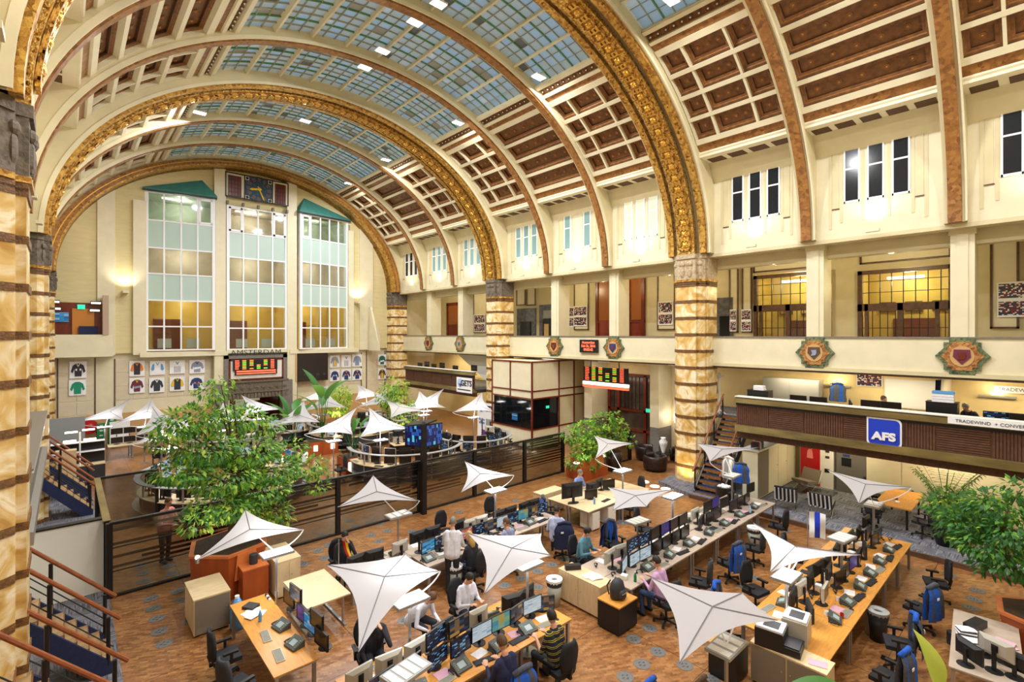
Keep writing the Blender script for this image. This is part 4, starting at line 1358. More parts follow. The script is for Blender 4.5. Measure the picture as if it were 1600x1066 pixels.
# openings are cut by building the back wall of the gallery in pieces
bpy.data.objects.remove(wall_right)
g1, g2 = (gy(1180), gy(1300)), (gy(1342), gy(1492))
wr = MB().box(BX, BX + .3, YN, YF, 0, 5.4); wr.m = 1; wr.box(BX, BX + .3, g1[0], YF, 5.5, 10.6).box(BX, BX + .3, g2[0], g1[1], 5.5, 10.6).box(BX, BX + .3, YN, g2[1], 5.5, 10.6)
wr.box(BX, BX + .3, g1[1], g1[0], gzz(1180, 430), 10.6).box(BX, BX + .3, g2[1], g2[0], gzz(1342, 424), 10.6)
wall_right = S('wall_right', wr, [K['yellowp'], K['cream']])
glazed(1180, 1300, 'smaller oak glazed screen behind the second gallery pier', False)
glazed(1342, 1492, 'large oak glazed screen between the two near gallery piers', True)
# timber doors of the gallery
for px0, px1, py, lab in ((933, 972, 431, 'tall mahogany door case behind a gallery pier, left leaf'), (983, 1009, 427, 'tall mahogany door case behind a gallery pier, right leaf'), (700, 722, 474, 'red mahogany door with glazed top, far bay'), (650, 676, 477, 'dark mahogany door beside the far pier')):
    y0, y1 = gy(px0), gy(px1); h_ = gzz(px0, py) - 5.5; W_ = y0 - y1
    t = thing('gallery_door', lab, 'door', (BX - .12, y1, 5.5), 0, 'mahogany doors of the gallery')
    ob('frame', MB().box(-.06, .1, 0, .2, 0, h_).box(-.06, .1, W_ - .2, W_, 0, h_).box(-.06, .1, 0, W_, h_ - .25, h_).box(-.05, .1, 0, W_, 2.0, 2.15), K['mahog'], t)
    ob('leaf', MB().box(0, .06, .2, W_ - .2, 0, 2.0), K['mahog'], t)
    ob('leaf_panel', MB().box(-.02, 0, .35, W_ - .35, .3, 1.2), M('mahogany_light', '8e3a1c', .3) if not bpy.data.materials.get('mahogany_light') else bpy.data.materials['mahogany_light'], t)
    ob('glazing', MB().box(.0, .03, .2, W_ - .2, 2.15, h_ - .25), M('amber_glazing', '9a5a28', .25) if not bpy.data.materials.get('amber_glazing') else bpy.data.materials['amber_glazing'], t)
for px0, px1, pyt, lab in ((1121, 1146, 466, 'grey marble niche panel right of the near pillar'), (809, 838, 483, 'dark marble panel by the middle pillar'), (844, 872, 477, 'dark marble lift surround in the gallery')):
    y0, y1 = gy(px0), gy(px1); h_ = gzz(px0, pyt) - 5.5; W_ = y0 - y1
    t = thing('marble_surround', lab, 'marble panel', (BX - .1, y1, 5.5), 0)
    ob('slab', MB().box(0, .1, 0, W_, 0, h_), M('dark_marble', '57565a', .2, var=.5, scale=4) if not bpy.data.materials.get('dark_marble') else bpy.data.materials['dark_marble'], t)
    ob('opening', MB().box(-.02, 0, W_ * .2, W_ * .8, 0, h_ * .7), K['glassb'] if 'lift' not in lab else K['black'], t)
    if 'lift' in lab:
        ob('lift_panel', MB().box(-.03, -.02, W_ * .25, W_ * .75, h_ * .72, h_ * .88), K['greyp'], t); ob('lift_door', MB().box(-.03, -.02, W_ * .45, W_ * .7, 0, h_ * .6), K['tanp'], t)
for px, lab in ((950, 'mahogany lectern cupboard standing at the gallery parapet'),):
    p = onX(px, 500, PX_ + .9)
    t = thing('cupboard', lab, 'cupboard', (p.x, p.y, 5.5))
    ob('body', MB().box(0, .6, -.55, .55, 0, 2.1), K['mahog'], t); ob('door_panel', MB().box(-.02, 0, -.4, .4, 1.3, 1.95), K['mahog'], t)

# ---- LED clock on the parapet
p0 = onX(906, 531, PX_ - .1)
t = thing('parapet_clock', 'small red LED date and time display on the parapet', 'display', (PX_ - .14, onX(920, 541, PX_ - .1).y, onX(920, 541, PX_ - .1).z))
w_ = onX(906, 540, PX_ - .1).y - onX(934, 540, PX_ - .1).y
ob('housing', MB().box(0, .1, -w_ / 2, w_ / 2, -.36, .36), K['black'], t)
for k, s_ in enumerate(('Amsterdam', 'Feb 26, 2016', '09:03:42')):
    text('led_line', s_, .2, K['ledr'], (-.012, 0, .2 - .2 * k), FR, t, sx=.95, bold=.004)


# ---- mezzanine deck with bronze ledges and brown slatted front
def deck(X, s, y0, y1, label, panels=True):
    """X: front plane; s=+1 deck runs towards +X"""
    t = thing('mezzanine_deck', label, 'mezzanine', (X, y0, 2.95))
    L = y1 - y0; D = BX - X - .05 if s == 1 else X - mir(BX) - .05
    bx = lambda mb, a, b, *r: mb.box(s * a, s * b, *r)
    ob('deck_slab', bx(MB(), .25, D, 0, L, -.05, .15), K['dark'], t)
    ob('lower_ledge', MB().prism([(-s * .12, 0, -.02), (s * .3, 0, -.02), (s * .3, 0, .02), (0, 0, .24), (-s * .12, 0, .22)], (0, L, 0)), K['bronze'], t)
    ob('lower_fascia', bx(MB(), .1, .3, 0, L, -.3, -.02), K['woodd'], t)
    ob('top_rail', MB().prism([(-s * .1, 0, 1.12), (s * .1, 0, 1.08), (s * .25, 0, 1.35), (0, 0, 1.35), (-s * .12, 0, 1.3)], (0, L, 0)), K['bronze'], t)
    ob('rail_cap', bx(MB(), -.12, .3, 0, L, 1.35, 1.38), K['offw'], t)
    ob('dark_joint', bx(MB(), 0, .12, 0, L, 1.02, 1.12), K['black'], t)
    if not panels:
        ob('front_board', bx(MB(), .06, .12, 0, L, .2, 1.05), K['tambour'], t)
        for c in t.children:
            if c.name.startswith(('lower_ledge', 'top_rail')): c.data.materials[0] = K['steel']
            if c.name.startswith('rail_cap'): c.data.materials[0] = K['tambour']
        return t
    ob('front_board', bx(MB(), .06, .12, 0, L, .2, 1.05), K['slat'], t)
    n = max(1, round(L / 1.25))
    for i in range(n):
        a, b = L * i / n + .02, L * (i + 1) / n - .02
        m = MB()
        if i % 2:
            k = a
            while k < b - .05:
                bx(m, .03, .06, k, k + .05, .24, 1.03); k += .075
        else:
            for j in range(11): bx(m, .03, .06, a, b, .24 + .072 * j, .24 + .072 * j + .05)
        ob('slat_panel', m, K['slat'], t)
    return t


deck(20.0, 1, YN, 8.7, 'near mezzanine deck on the right with brown slatted front')
deck(20.0, 1, 25.9, 34.8, 'far mezzanine deck with slatted front beside the clock wall')
deck(-.55, -1, 12.6, 22.0, 'left mezzanine deck seen edge-on with polished metal fascia', False)

# AFS sign
p = onX(1381, 676, 19.95)
t = thing('logo_sign', 'blue AFS logo sign on the slatted deck front', 'sign', (19.95, p.y, p.z))
hs = .42


def rsq(h, r, x, corners=(0, 1, 0, 1)):
    pts = []
    for (cx_, cz_, a0, c) in ((h, h, 0, 1), (-h, h, 90, 0), (-h, -h, 180, 1), (h, -h, 270, 1)):
        if not c: pts.append((x, -cx_, cz_)); continue
        for k in range(6):
            a = R(a0 + 90 * k / 5); pts.append((x, -(cx_ - math.copysign(r, cx_) + r * math.cos(a)), cz_ - math.copysign(r, cz_) + r * math.sin(a)))
    return pts


ob('white_plate', MB().prism(rsq(.47, .16, 0), (.05, 0, 0)), K['white'], t)
ob('blue_plate', MB().prism(rsq(.42, .13, -.012), (.02, 0, 0)), K['afs'], t)
text('letters', 'AFS', .34, K['white'], (-.03, -.0, -.14), FR, t, sx=1.15, bold=.018)
# TRADEWIND banner strips
for px, py, X, w2, lab in ((1560, 664, 19.86, 1.1, 'white banner reading TRADEWIND fixed to the deck rail'),):
    p = onX(px, py, X)
    t = thing('banner', lab, 'banner', (X, p.y, p.z))
    ob('strip', MB().box(0, .01, -w2, w2, -.1, .1), K['white'], t); text('letters', 'TRADEWIND  + CONVERTIBLES', .13, K['dark'], (-.006, 0, 0), FR, t, ext=.002)
p = onX(1590, 610, BX - .1)
t = thing('banner', 'white TRADEWIND strip on the back wall above the deck', 'banner', (BX - .1, p.y, p.z)); ob('strip', MB().box(0, .02, -.6, .6, -.12, .12), K['white'], t); text('letters', 'TRADEWIND', .17, K['dark'], (-.006, 0, 0), FR, t, ext=.002)


# GETS signs
def gets(X, px, py, w2, h2, lab, stand=False):
    p = onX(px, py, X)
    t = thing('sign', lab, 'sign', (X, p.y, p.z))
    ob('board', MB().box(0, .04, -w2, w2, -h2, h2), K['white'], t)
    n = 16; rr = w2 * .36
    zc = h2 * (.72 if stand else .25); yc = w2 * .5
    ob('globe', MB().prism([(-.012, yc + rr * math.cos(2 * PI * k / n), zc + rr * math.sin(2 * PI * k / n)) for k in range(n)], (.01, 0, 0)), K['sky'], t)
    ob('globe_swirl', MB().prism([(-.02, yc + rr * .6, zc - rr * .1), (-.02, yc, zc - rr * .9), (-.02, yc - rr * .8, zc - rr * .3), (-.02, yc - rr * .1, zc - rr * .2)], (.01, 0, 0)), K['purple'], t)
    text('letters', 'GETS', w2 * .62, K['black'], (-.015, -w2 * .3, zc), FR, t, bold=.012)
    if not stand: ob('small_print', MB().box(-.01, 0, -w2 * .85, w2 * .85, -h2 * .7, -h2 * .55), K['dark'], t)
    else:
        ob('purple_block', MB().box(-.01, 0, -w2 * .9, w2 * .3, -h2 * .75, -h2 * .4), K['purple'], t)
        ob('photo_block', MB().box(-.01, 0, -w2 * .9, -w2 * .1, -h2 * .38, h2 * .2), K['greyp'], t); ob('dark_figure', MB().box(-.016, 0, -w2 * .9, -w2 * .6, -h2 * .38, h2 * .1), K['dark'], t)
        ob('blue_lines', MB().box(-.01, 0, w2 * .05, w2 * .8, -h2 * .1, 0).box(-.01, 0, w2 * .05, w2 * .8, .08, h2 * .16), K['jblue'], t)


gets(19.8, 725, 602, .85, .5, 'white GETS sign with globe on the far deck front')
gets(20.3, 758, 660, .8, 1.25, 'tall roll-up GETS banner standing by the middle pillar', True)


# ---- stairs: stringers, treads, rails; climbs along +s X
def stair(X0, Y0, s, label, run=2.75, rise=3.1, w_=1.15, n=15, riser='woodl'):
    tread_m = K['navyF'] if s > 0 else K['woodl2']
    t = thing('staircase', label, 'stairs', (X0, Y0, 0))
    for y in (0, w_):
        ob('stringer', MB().prism([(0, y - .03, 0), (s * .3, y - .03, 0), (s * (run + .1), y - .03, rise - .3), (s * (run + .1), y - .03, rise), (s * run, y - .03, rise), (0, y - .03, .2)], (0, .06, 0)), K['navyF'] if s < 0 else K['black'], t)
        up = Vector((0, 0, .95)); a = Vector((0, y, .1)); b = Vector((s * run, y, rise))
        for h, nm, r_ in ((.95, 'handrail', .04),):
            ob(nm, MB().tube([a + Vector((-s * .1, 0, h)), b + Vector((0, 0, h))], r_, 8), K['railwood'], t)
        ob('rail_bar', MB().tube([a + Vector((0, 0, .42)), b + Vector((0, 0, .42))], .012, 4).tube([a + Vector((0, 0, .25)), b + Vector((0, 0, .25))], .012, 4), K['black'], t)
        for k in range(4):
            q = a.lerp(b, k / 3.2 + .03)
            ob('rail_post', MB().cyl(q, q + Vector((0, 0, .95)), .035, n=8), K['black'], t)
    tr = MB().box(0, s * .28, .04, w_ - .04, -.03, 0).mesh('tread', tread_m)
    rs = MB().box(0, s * .02, .04, w_ - .04, 0, rise / n * .55).mesh('tread_nosing', K[riser])
    for k in range(n):
        x = s * run * k / n; z = rise * (k + 1) / n
        o = inst('tread', tr, t, (x, 0, z)); inst('tread_nosing', rs, o, (-s * .005, 0, -rise / n * .55 - .0))
    return t


K['woodl2'] = M('tan_tread', 'a8875a', .6, var=.2, scale=8)
K['railwood'] = M('handrail_wood', '8a4a26', .35, var=.2, scale=10)
stair(19.65, 9.15, 1, 'dark stair with brown handrails up to the near right deck')
stair(.72, 12.74, -1, 'left stair with wooden handrails beside the first pillar')
stair(.72, 9.85, -1, 'nearest left stair cut by the bottom left corner')
stair(.78, 24.4, -1, 'left stair beyond the white low wall')
stair(.8, 27.3, -1, 'farthest left stair by the crates')
stair(20.2, 24.2, 1, 'stair with red handrails beside the far deck', 2.6)

# ---- booth beside the middle pillar
bt = thing('booth', 'cream panelled booth with dark wrap-around window', 'booth', (20.2, 20.6, 0))
bw_, bd_ = 24.2 - 20.6, BX - 20.2
ob('body_lower', MB().box(0, bd_, 0, bw_, 0, 1.2), K['cream2'], bt)
ob('body_upper', MB().box(0, bd_, 0, bw_, 3.0, 5.2), K['cream2'], bt)
ob('body_back', MB().box(2.3, bd_, 0, bw_, 1.2, 3.0), K['cream'], bt)
ob('window_glass', MB().box(.05, 2.3, .05, bw_ - .1, 1.2, 3.0), K['glassb'], bt)
tr_ = MB()
for z in (.08, 1.2, 3.0, 3.45, 5.17):
    tr_.box(-.04, bd_, -.04, 0, z - .04, z + .04).box(-.04, 0, -.04, bw_, z - .04, z + .04)
for u in (0, 2.3, 3.7, 4.7): tr_.box(u - .04, u + .04, -.05, 0, 0, 5.2)
for v in (0, bw_ * .52, bw_): tr_.box(-.05, 0, v - .04, v + .04, 3.0 if v == bw_ * .52 else 0, 5.2)
ob('oak_trim', tr_, K['mahogt'] if 'mahogt' in K else K['mahog'], bt)
ob('screen_inside', MB().box(-.0, .03, 1.3, 1.75, 1.6, 2.0), K['s_blue'], bt)
ob('green_sign', MB().box(1.2, 1.45, .0, .03, 2.35, 2.5), K['exit'], bt)
# ---- alcove doors, wall piers and LED board
al = S('wall_right', MB().box(23.6, BX, 18.9, 19.5, 1.7, 5.4).box(23.9, BX, 14.55, 15.1, 1.7, 5.4), K['cream2'], 'cream piers either side of the alcove doors')
ob('pier_base', MB().box(23.6, BX, 18.9, 19.5, 0, 1.7).box(23.9, BX, 14.55, 15.1, 0, 1.7), K['stone2'], al)
dd = thing('alcove_doors', 'large mahogany glazed doors behind the planter', 'doors', (BX - .12, 15.3, 0))
f = MB()
for u in (0, .75, 2.6, 3.3): f.box(-.08, .1, u, u + .18, 0, 4.4)
for z in (1.05, 2.2, 4.3): f.box(-.08, .1, 0, 3.45, z, z + .14)
ob('frame', f, K['mahog'], dd)
ob('pane', MB().box(0, .04, .1, 3.4, .1, 4.3), M('dusky_glass', '4a4038', .12, var=.5, scale=1.2), dd)
g_ = MB()
for k in range(12): u = .2 + 3.1 * k / 12; g_.box(-.03, 0, u - .012, u + .012, 2.3, 4.3)
for z in (2.8, 3.3, 3.8): g_.box(-.03, 0, .1, 3.4, z - .012, z + .012)
ob('glazing_bar', g_, K['black'], dd)
lb = led_board('quote_board', 'LED quote board hanging above the alcove doors', 3.1, .85, (23.0, onX(912, 570, 23.0).y, onX(950, 598, 23.0).z), -PI / 2, 6, 8)
ob('white_strip', MB().box(-.05, 3.15, -.03, .1, -.2, -.03), K['glow2'], lb); ob('red_strip', MB().box(-.05, 3.15, -.03, .1, -.36, -.2), K['ledr'], lb)
ob('hanger', MB().box(.5, .54, .02, .06, .85, 5.3 - lb.location.z), K['black'], lb); ob('hanger', MB().box(2.5, 2.54, .02, .06, .85, 5.3 - lb.location.z), K['black'], lb)
tag(ob('exit_sign', MB().box(24.9, 24.95, 15.6, 16.0, 2.3, 2.5), K['exit']), 'green exit sign hanging at the alcove doors', 'sign')
# white panel wall of the sofa corner
for i, (y0, y1) in enumerate(((12.2, 13.3), (13.35, 14.5))):
    for j in range(5):
        ob('wall_panel', MB().box(BX - .05, BX, y0, y1 - .04, .1 + 1.06 * j, .1 + 1.06 * j + 1.02), K['panel'], wall_right)
tag(ob('wall_sconce', MB().ball((BX - .15, 14.2, 2.2), (.08, .12, .35), 8, 6), K['glow2']), 'glowing white wall sconce beside the alcove doors', 'lamp')
light('POINT', (BX - .5, 14.0, 2.3), 30, WARM, .1)
# under-gallery tubes over deck and lounge: the warm light of both
for y in (1.0, 4.5, 7.5, 27.5, 31, 34):
    o = tag(ob('tube_light', MB().box(23.6, 24.0, y - 1.0, y + 1.0, 5.22, 5.28), K['glow3']), 'warm tube light under the gallery floor, %s along the wall' % ORD[[1.0, 4.5, 7.5, 27.5, 31, 34].index(y)], 'lamp', 'tubes under the gallery')
    light('AREA', (23.6, y, 5.18), 110, (1, .84, .55), .4, aim=(23.6, y, 0), sizey=2)
for y in (-1, 2.5, 6.0, 28, 32):
    o = tag(ob('tube_light', MB().box(23.0, 23.4, y - .8, y + .8, 2.84, 2.88), K['glow3']), 'warm tube light under the mezzanine deck, %s along it' % ORD[[-1, 2.5, 6.0, 28, 32].index(y)], 'lamp', 'tubes under the deck')
    light('AREA', (23.2, y, 2.8), 90, (1, .84, .55), .4, aim=(23.2, y, 0), sizey=1.6)
for y in (14.6, 19.0):  # unseen tubes, added to brighten the low white wall and the stairs
    tag(ob('tube_light', MB().box(-1.7, -1.3, y - .8, y + .8, 2.84, 2.88), K['glow3']), 'added warm fill tube under the left deck, %s one' % ('nearer' if y < 15 else 'farther'), 'lamp', 'added tubes under the left deck')
    light('AREA', (-1.5, y, 2.8), 60, WARM, .4, aim=(-1.5, y, 0), sizey=1.6)
for y in (13, 17.5, 22):
    light('AREA', (23.2, y, 5.2), 60, WARM, .5, aim=(23.2, y, 0), sizey=1.5)
    tag(ob('ceiling_lamp', MB().box(22.9, 23.5, y - .4, y + .4, 5.22, 5.27), K['glow2']), 'flat ceiling lamp under the gallery, %s in the alcove bay' % ORD[[13, 17.5, 22].index(y)], 'lamp', 'alcove ceiling lamps')
# ================================================================ KIT OF OFFICE THINGS
# ---- monitors
MS = {}
for k_ in ('chart', 'doc', 'purple', 'red', 'map', 'news', 'blue', 'off', 'city'):
    MS[k_] = MB().box(-.235, .235, -.022, -.017, .015, .305).mesh('screen', K['s_' + k_])
h_ = MB().box(-.25, .25, -.017, .012, 0, .32)
h_.add([(-.25, .012, 0), (.25, .012, 0), (.25, .012, .32), (-.25, .012, .32), (-.15, .055, .06), (.15, .055, .06), (.15, .055, .26), (-.15, .055, .26)],
       [(0, 1, 5, 4), (1, 2, 6, 5), (2, 3, 7, 6), (3, 0, 4, 7), (4, 5, 6, 7)])
h_.box(-.25, -.237, -.028, -.017, 0, .32).box(.237, .25, -.028, -.017, 0, .32).box(-.237, .237, -.028, -.017, 0, .013).box(-.237, .237, -.028, -.017, .307, .32)
h_.m = 1
h_.box(-.05, .05, .055, .06, .1, .22)
MH = {'black': h_.mesh('housing', [K['blackp'], K['dark']]), 'silver': h_.mesh('housing', [K['silver'], K['blackp']])}
s_ = MB().lathe([(.13, 0), (.13, .012), (.03, .02)], (0, .05, 0), 14).box(-.03, .03, .06, .085, .015, 1.0)
MSt = {}


def stand_me(e):
    e = round(e, 2)
    if e not in MSt:
        b_ = MB()
        if e < .3: b_.lathe([(.13, 0), (.13, .012), (.03, .02)], (0, .07, 0), 14).box(-.03, .03, .062, .09, .015, e + .2)
        else: b_.box(-.02, .02, .1, .135, 0, e + .2).box(-.03, .03, .05, .12, e + .13, e + .19)
        MSt[e] = b_.box(-.04, .04, .05, .075, e + .1, e + .22).mesh('stand', K['blackp'])
    return MSt[e]


def monitor(x, y, z, rz, kind='off', elev=.1, back='black', label='', group=None, sc=1.0):
    t = thing('monitor', label, 'monitor', (x, y, z), rz, group)
    h = inst('housing', MH[back], t, (0, 0, elev)); inst('screen', MS[kind], h)
    inst('stand', stand_me(elev), t)
    if sc != 1: t.scale = (sc, 1, sc)
    return t


# ---- office chair
def legs_me():
    b = MB().prism([(0, -.025, .07), (.3, -.015, .05), (.3, .015, .05), (0, .025, .07)], (0, 0, .035)).cyl((.28, -.03, .03), (.28, .03, .03), .03, n=8)
    return b.mesh('leg', K['blackp'])


LEG = legs_me()
sb = MB(); sb.smooth = True
sb.add([], [])
seat_ = MB().prism([(-.24, -.22, .44), (.24, -.22, .44), (.25, .2, .44), (.15, .25, .44), (-.15, .25, .44), (-.25, .2, .44)], (0, 0, .08))
SEAT = seat_.mesh('seat', K['chairf'])


def back_me(mat):
    b = MB(); n = 8; m = 6; vs = []; fs = []
    for off in (0, .05):
        for j in range(m + 1):
            v = j / m; z = .55 + .55 * v; w_ = .23 * (1 - .25 * max(0, v - .6) ** 2 * 6) * (.85 + .3 * math.sin(v * PI)) * .9
            for i in range(n + 1):
                u = -1 + 2 * i / n
                vs.append((u * w_, .24 + off + .05 * v - .06 * u * u + (.03 * (1 - v)), z))
    q = (n + 1) * (m + 1)
    for j in range(m):
        for i in range(n):
            a = j * (n + 1) + i
            fs.append((a, a + 1, a + n + 2, a + n + 1)); fs.append((q + a, q + a + n + 1, q + a + n + 2, q + a + 1))
    for j in range(m):
        for i in (0, n):
            a = j * (n + 1) + i; fs.append((a, a + n + 1, q + a + n + 1, q + a))
    for i in range(n):
        for j in (0, m):
            a = j * (n + 1) + i; fs.append((a, a + 1, q + a + 1, q + a))
    b.smooth = True
    b.add(vs, fs)
    return b.mesh('backrest', mat)


BACK = {'f': back_me(K['chairf']), 'g': back_me(K['chairg'])}
COLM = MB().cyl((0, 0, .08), (0, 0, .44), .03, n=8).cyl((0, 0, .06), (0, 0, .14), .05, n=8).box(-.03, .03, .1, .3, .4, .44).prism([(-.03, .26, .4), (.03, .26, .4), (.03, .32, .62), (-.03, .32, .62)], (0, .02, 0)).mesh('column', K['blackp'])
ARM = MB().box(-.02, .02, -.05, .0, .46, .66).box(-.035, .035, -.14, .12, .65, .69).mesh('armrest', K['blackp'])


def chair(x, y, rz, label, group=None, z=0, b='f'):
    """faces -Y at rz=0 (the sitter looks to -Y)"""
    t = thing('office_chair', label, 'chair', (x, y, z), rz, group)
    inst('seat', SEAT, t); inst('backrest', BACK[b], t); inst('column', COLM, t)
    for s in (-.27, .27): inst('armrest', ARM, t, (s, 0, 0))
    for k in range(5): inst('leg', LEG, t, (0, 0, 0), (0, 0, k * 2 * PI / 5 + .3))
    return t


def jacket_me(c1, c2):
    b = MB(); n = 8; m = 7
    for off, rev in ((0.0, 0), (.12, 1)):
        vs = []; fs = []
        for j in range(m + 1):
            v = j / m; z = 1.14 - .75 * v
            for i in range(n + 1):
                u = -1 + 2 * i / n
                w_ = .2 + .1 * min(1, v * 3) + .02 * math.sin(v * 9)
                vs.append((u * w_, .22 + off * min(1, v * 4 + .3) + .05 + .015 * math.sin(u * 9 + v * 3) - .05 * u * u, z - .05 * abs(u) * (1 - v)))
        for j in range(m):
            for i in range(n):
                a = j * (n + 1) + i; fs.append((a, a + 1, a + n + 2, a + n + 1))
        for f in fs:
            pass
        k0 = len(b.f)
        b.m = 0; b.smooth = True
        b.add(vs, fs)
        for q in range(k0, len(b.f)):
            i = (q - k0) % n
            b.mi[q] = 1 if i in (1, 2, 6) else 0
    b.m = 1; b.tube([(-.2, .25, 1.1), (0, .3, 1.17), (.2, .25, 1.1)], .05, 6)
    return b.mesh('jacket_body', [c1, c2])


JK = {'bg': jacket_me(K['greyF'], K['blueF']), 'n': jacket_me(K['navyF'], K['navyF']), 'b': jacket_me(K['blueF'], K['greyF']), 'br': jacket_me(K['bark'], K['bark'])}
LOGO = MB().box(.05, .13, .405, .415, .88, .93).mesh('white_logo', K['white'])


def jacket(x, y, rz, label, k='bg', z=0):
    t = thing('jacket', label, 'jacket', (x, y, z), rz, 'jackets over chair backs')
    inst('cloth', JK[k], t); inst('white_logo', LOGO, t)
    return t


# ---- desks
def desk_proto(w_, d_, top):
    b = MB().box(-w_ / 2, w_ / 2, -d_ / 2, d_ / 2, .715, .74).mesh('top', K[top])
    e = MB().box(-w_ / 2 + .02, w_ / 2 - .02, -d_ / 2 + .02, d_ / 2 - .02, .68, .715).mesh('underframe', K['greyp'])
    return b, e


LEGD = MB().box(-.03, .03, -.03, .03, 0, .7).mesh('leg', K['steel'])
DP = {}


def desk(x, y, rz, w_, d_, top, label, group=None, z=0):
    k = (w_, d_, top)
    if k not in DP: DP[k] = desk_proto(*k)
    t = thing('desk', label, 'desk', (x, y, z), rz, group)
    inst('top', DP[k][0], t); inst('underframe', DP[k][1], t)
    for sx in (-1, 1):
        for sy in (-1, 1): inst('leg', LEGD, t, (sx * (w_ / 2 - .06), sy * (d_ / 2 - .06), 0))
    return t


# ---- small things on desks
kb = MB().prism([(-.22, -.075, 0), (.22, -.075, 0), (.22, .075, 0), (-.22, .075, 0)], (0, 0, .018))
KBB = kb.mesh('body', K['blackp']); KBS = kb.mesh('body', K['silver'])
kk = MB()
for r in range(5):
    for c in range(14): kk.box(-.205 + c * .0293, -.205 + c * .0293 + .024, -.065 + r * .027, -.065 + r * .027 + .021, .018, .025)
KKB = kk.mesh('keys', K['dark']); KKS = kk.mesh('keys', M('beige_keys', '8f8f80', .6))
MOUSE = MB().ball((0, 0, .012), (.03, .055, .022), 8, 5).mesh('computer_mouse', K['blackp'])


def keyboard(x, y, z, rz, label, group, silver=False):
    t = thing('keyboard', label, 'keyboard', (x, y, z), rz, group)
    inst('body', KBS if silver else KBB, t); o = inst('keys', KKS if silver else KKB, t); o['kind'] = 'stuff'
    return t


tp = MB().prism([(-.2, -.14, 0), (-.2, .14, 0), (-.2, .14, .16), (-.2, -.14, .04)], (.4, 0, 0)).mesh('console', M('turret_grey', '4a4c48', .5))
tl = MB()
tl.T = Matrix.Translation((0, 0, .1)) @ Matrix.Rotation(.405, 4, 'X')
tl.box(-.1, .08, -.09, .05, .0, .008)
TLC = tl.mesh('touch_display', M('turret_lcd', '9aa8ac', .3, emis=.06))
tk_ = MB(); tk_.T = tl.T
for r in range(5):
    for c in (-.17, -.14, .12, .15): tk_.box(c, c + .022, -.1 + r * .04, -.1 + r * .04 + .025, .0, .01)
TKS = tk_.mesh('line_keys', M('green_keys', '75866a', .5))
hs_ = MB().tube([(-.26, -.09, .04), (-.27, -.05, .06), (-.27, .05, .06), (-.26, .09, .04)], [.028, .018, .018, .028], 8)
HS = hs_.mesh('handset', K['blackp'])


def turret(x, y, z, rz, label, group):
    t = thing('trading_phone', label, 'telephone', (x, y, z), rz, group)
    t.scale = (.85, .85, .85)
    inst('console', tp, t); inst('touch_display', TLC, t); inst('line_keys', TKS, t)['kind'] = 'stuff'; inst('handset', HS, t)
    return t


PAP = [MB().box(-.105, .105, -.148, .148, 0, .003).mesh('paper_sheet', K['paper']), MB().box(-.105, .105, -.148, .148, 0, .012).mesh('paper_pad', K['paper']), MB().box(-.105, .105, -.148, .148, 0, .003).mesh('pink_sheet', M('pink_paper', 'd8a8b8', .8)), MB().box(-.1, .1, -.14, .14, 0, .02).mesh('dark_notebook', K['dark'])]


def paper(x, y, z, rz, k, label, group):
    o = inst(['paper_sheet', 'paper_pad', 'pink_sheet', 'notebook'][k], PAP[k], None, (x, y, z), (0, 0, rz))
    return tag(o, label, ['paper', 'notepad', 'paper', 'notebook'][k], group)


MUG = MB().lathe([(.035, 0), (.04, .1), (.034, .1), (.03, .01)], n=12)
MUGM = {k: MUG.mesh('mug', K[k]) for k in ('white', 'red', 'jblue', 'greenc')}
BOT = MB().lathe([(.035, 0), (.035, .15), (.015, .2), (.015, .23)], n=12)
BOTM = {k: BOT.mesh('bottle_body', K[k]) for k in ('greenc', 'jblue', 'sky', 'dark')}
CAPM = MB().lathe([(.017, .225), (.017, .25)], n=10).mesh('cap', K['white'])


def bottle(x, y, z, k, label):
    t = thing('bottle', label, 'bottle', (x, y, z)); inst('body', BOTM[k], t); inst('cap', CAPM, t); return t


def bin_(px, py, label, dark=False, xy=None):
    p = onZ(px, py, 0) if xy is None else Vector((*xy, 0))
    t = thing('waste_bin', label, 'bin', (p.x, p.y, 0))
    b = MB(); b.smooth = True; b.lathe([(.15, 0), (.19, .6), (.17, .6), (.14, .03)], n=18)
    ob('bucket', b, K['blackp'] if dark else M('bin_grey', 'a8aca0', .5) if not bpy.data.materials.get('bin_grey') else bpy.data.materials['bin_grey'], t)
    ob('rim', MB().lathe([(.2, .58), (.21, .66), (.12, .68), (.08, .64), (.08, .6), (.19, .58)], n=18), K['white'] if not dark else K['greyp'], t)
    ob('bag', MB().lathe([(.195, .5), (.205, .6), (.2, .61)], n=14), K['dark'], t)
    return t


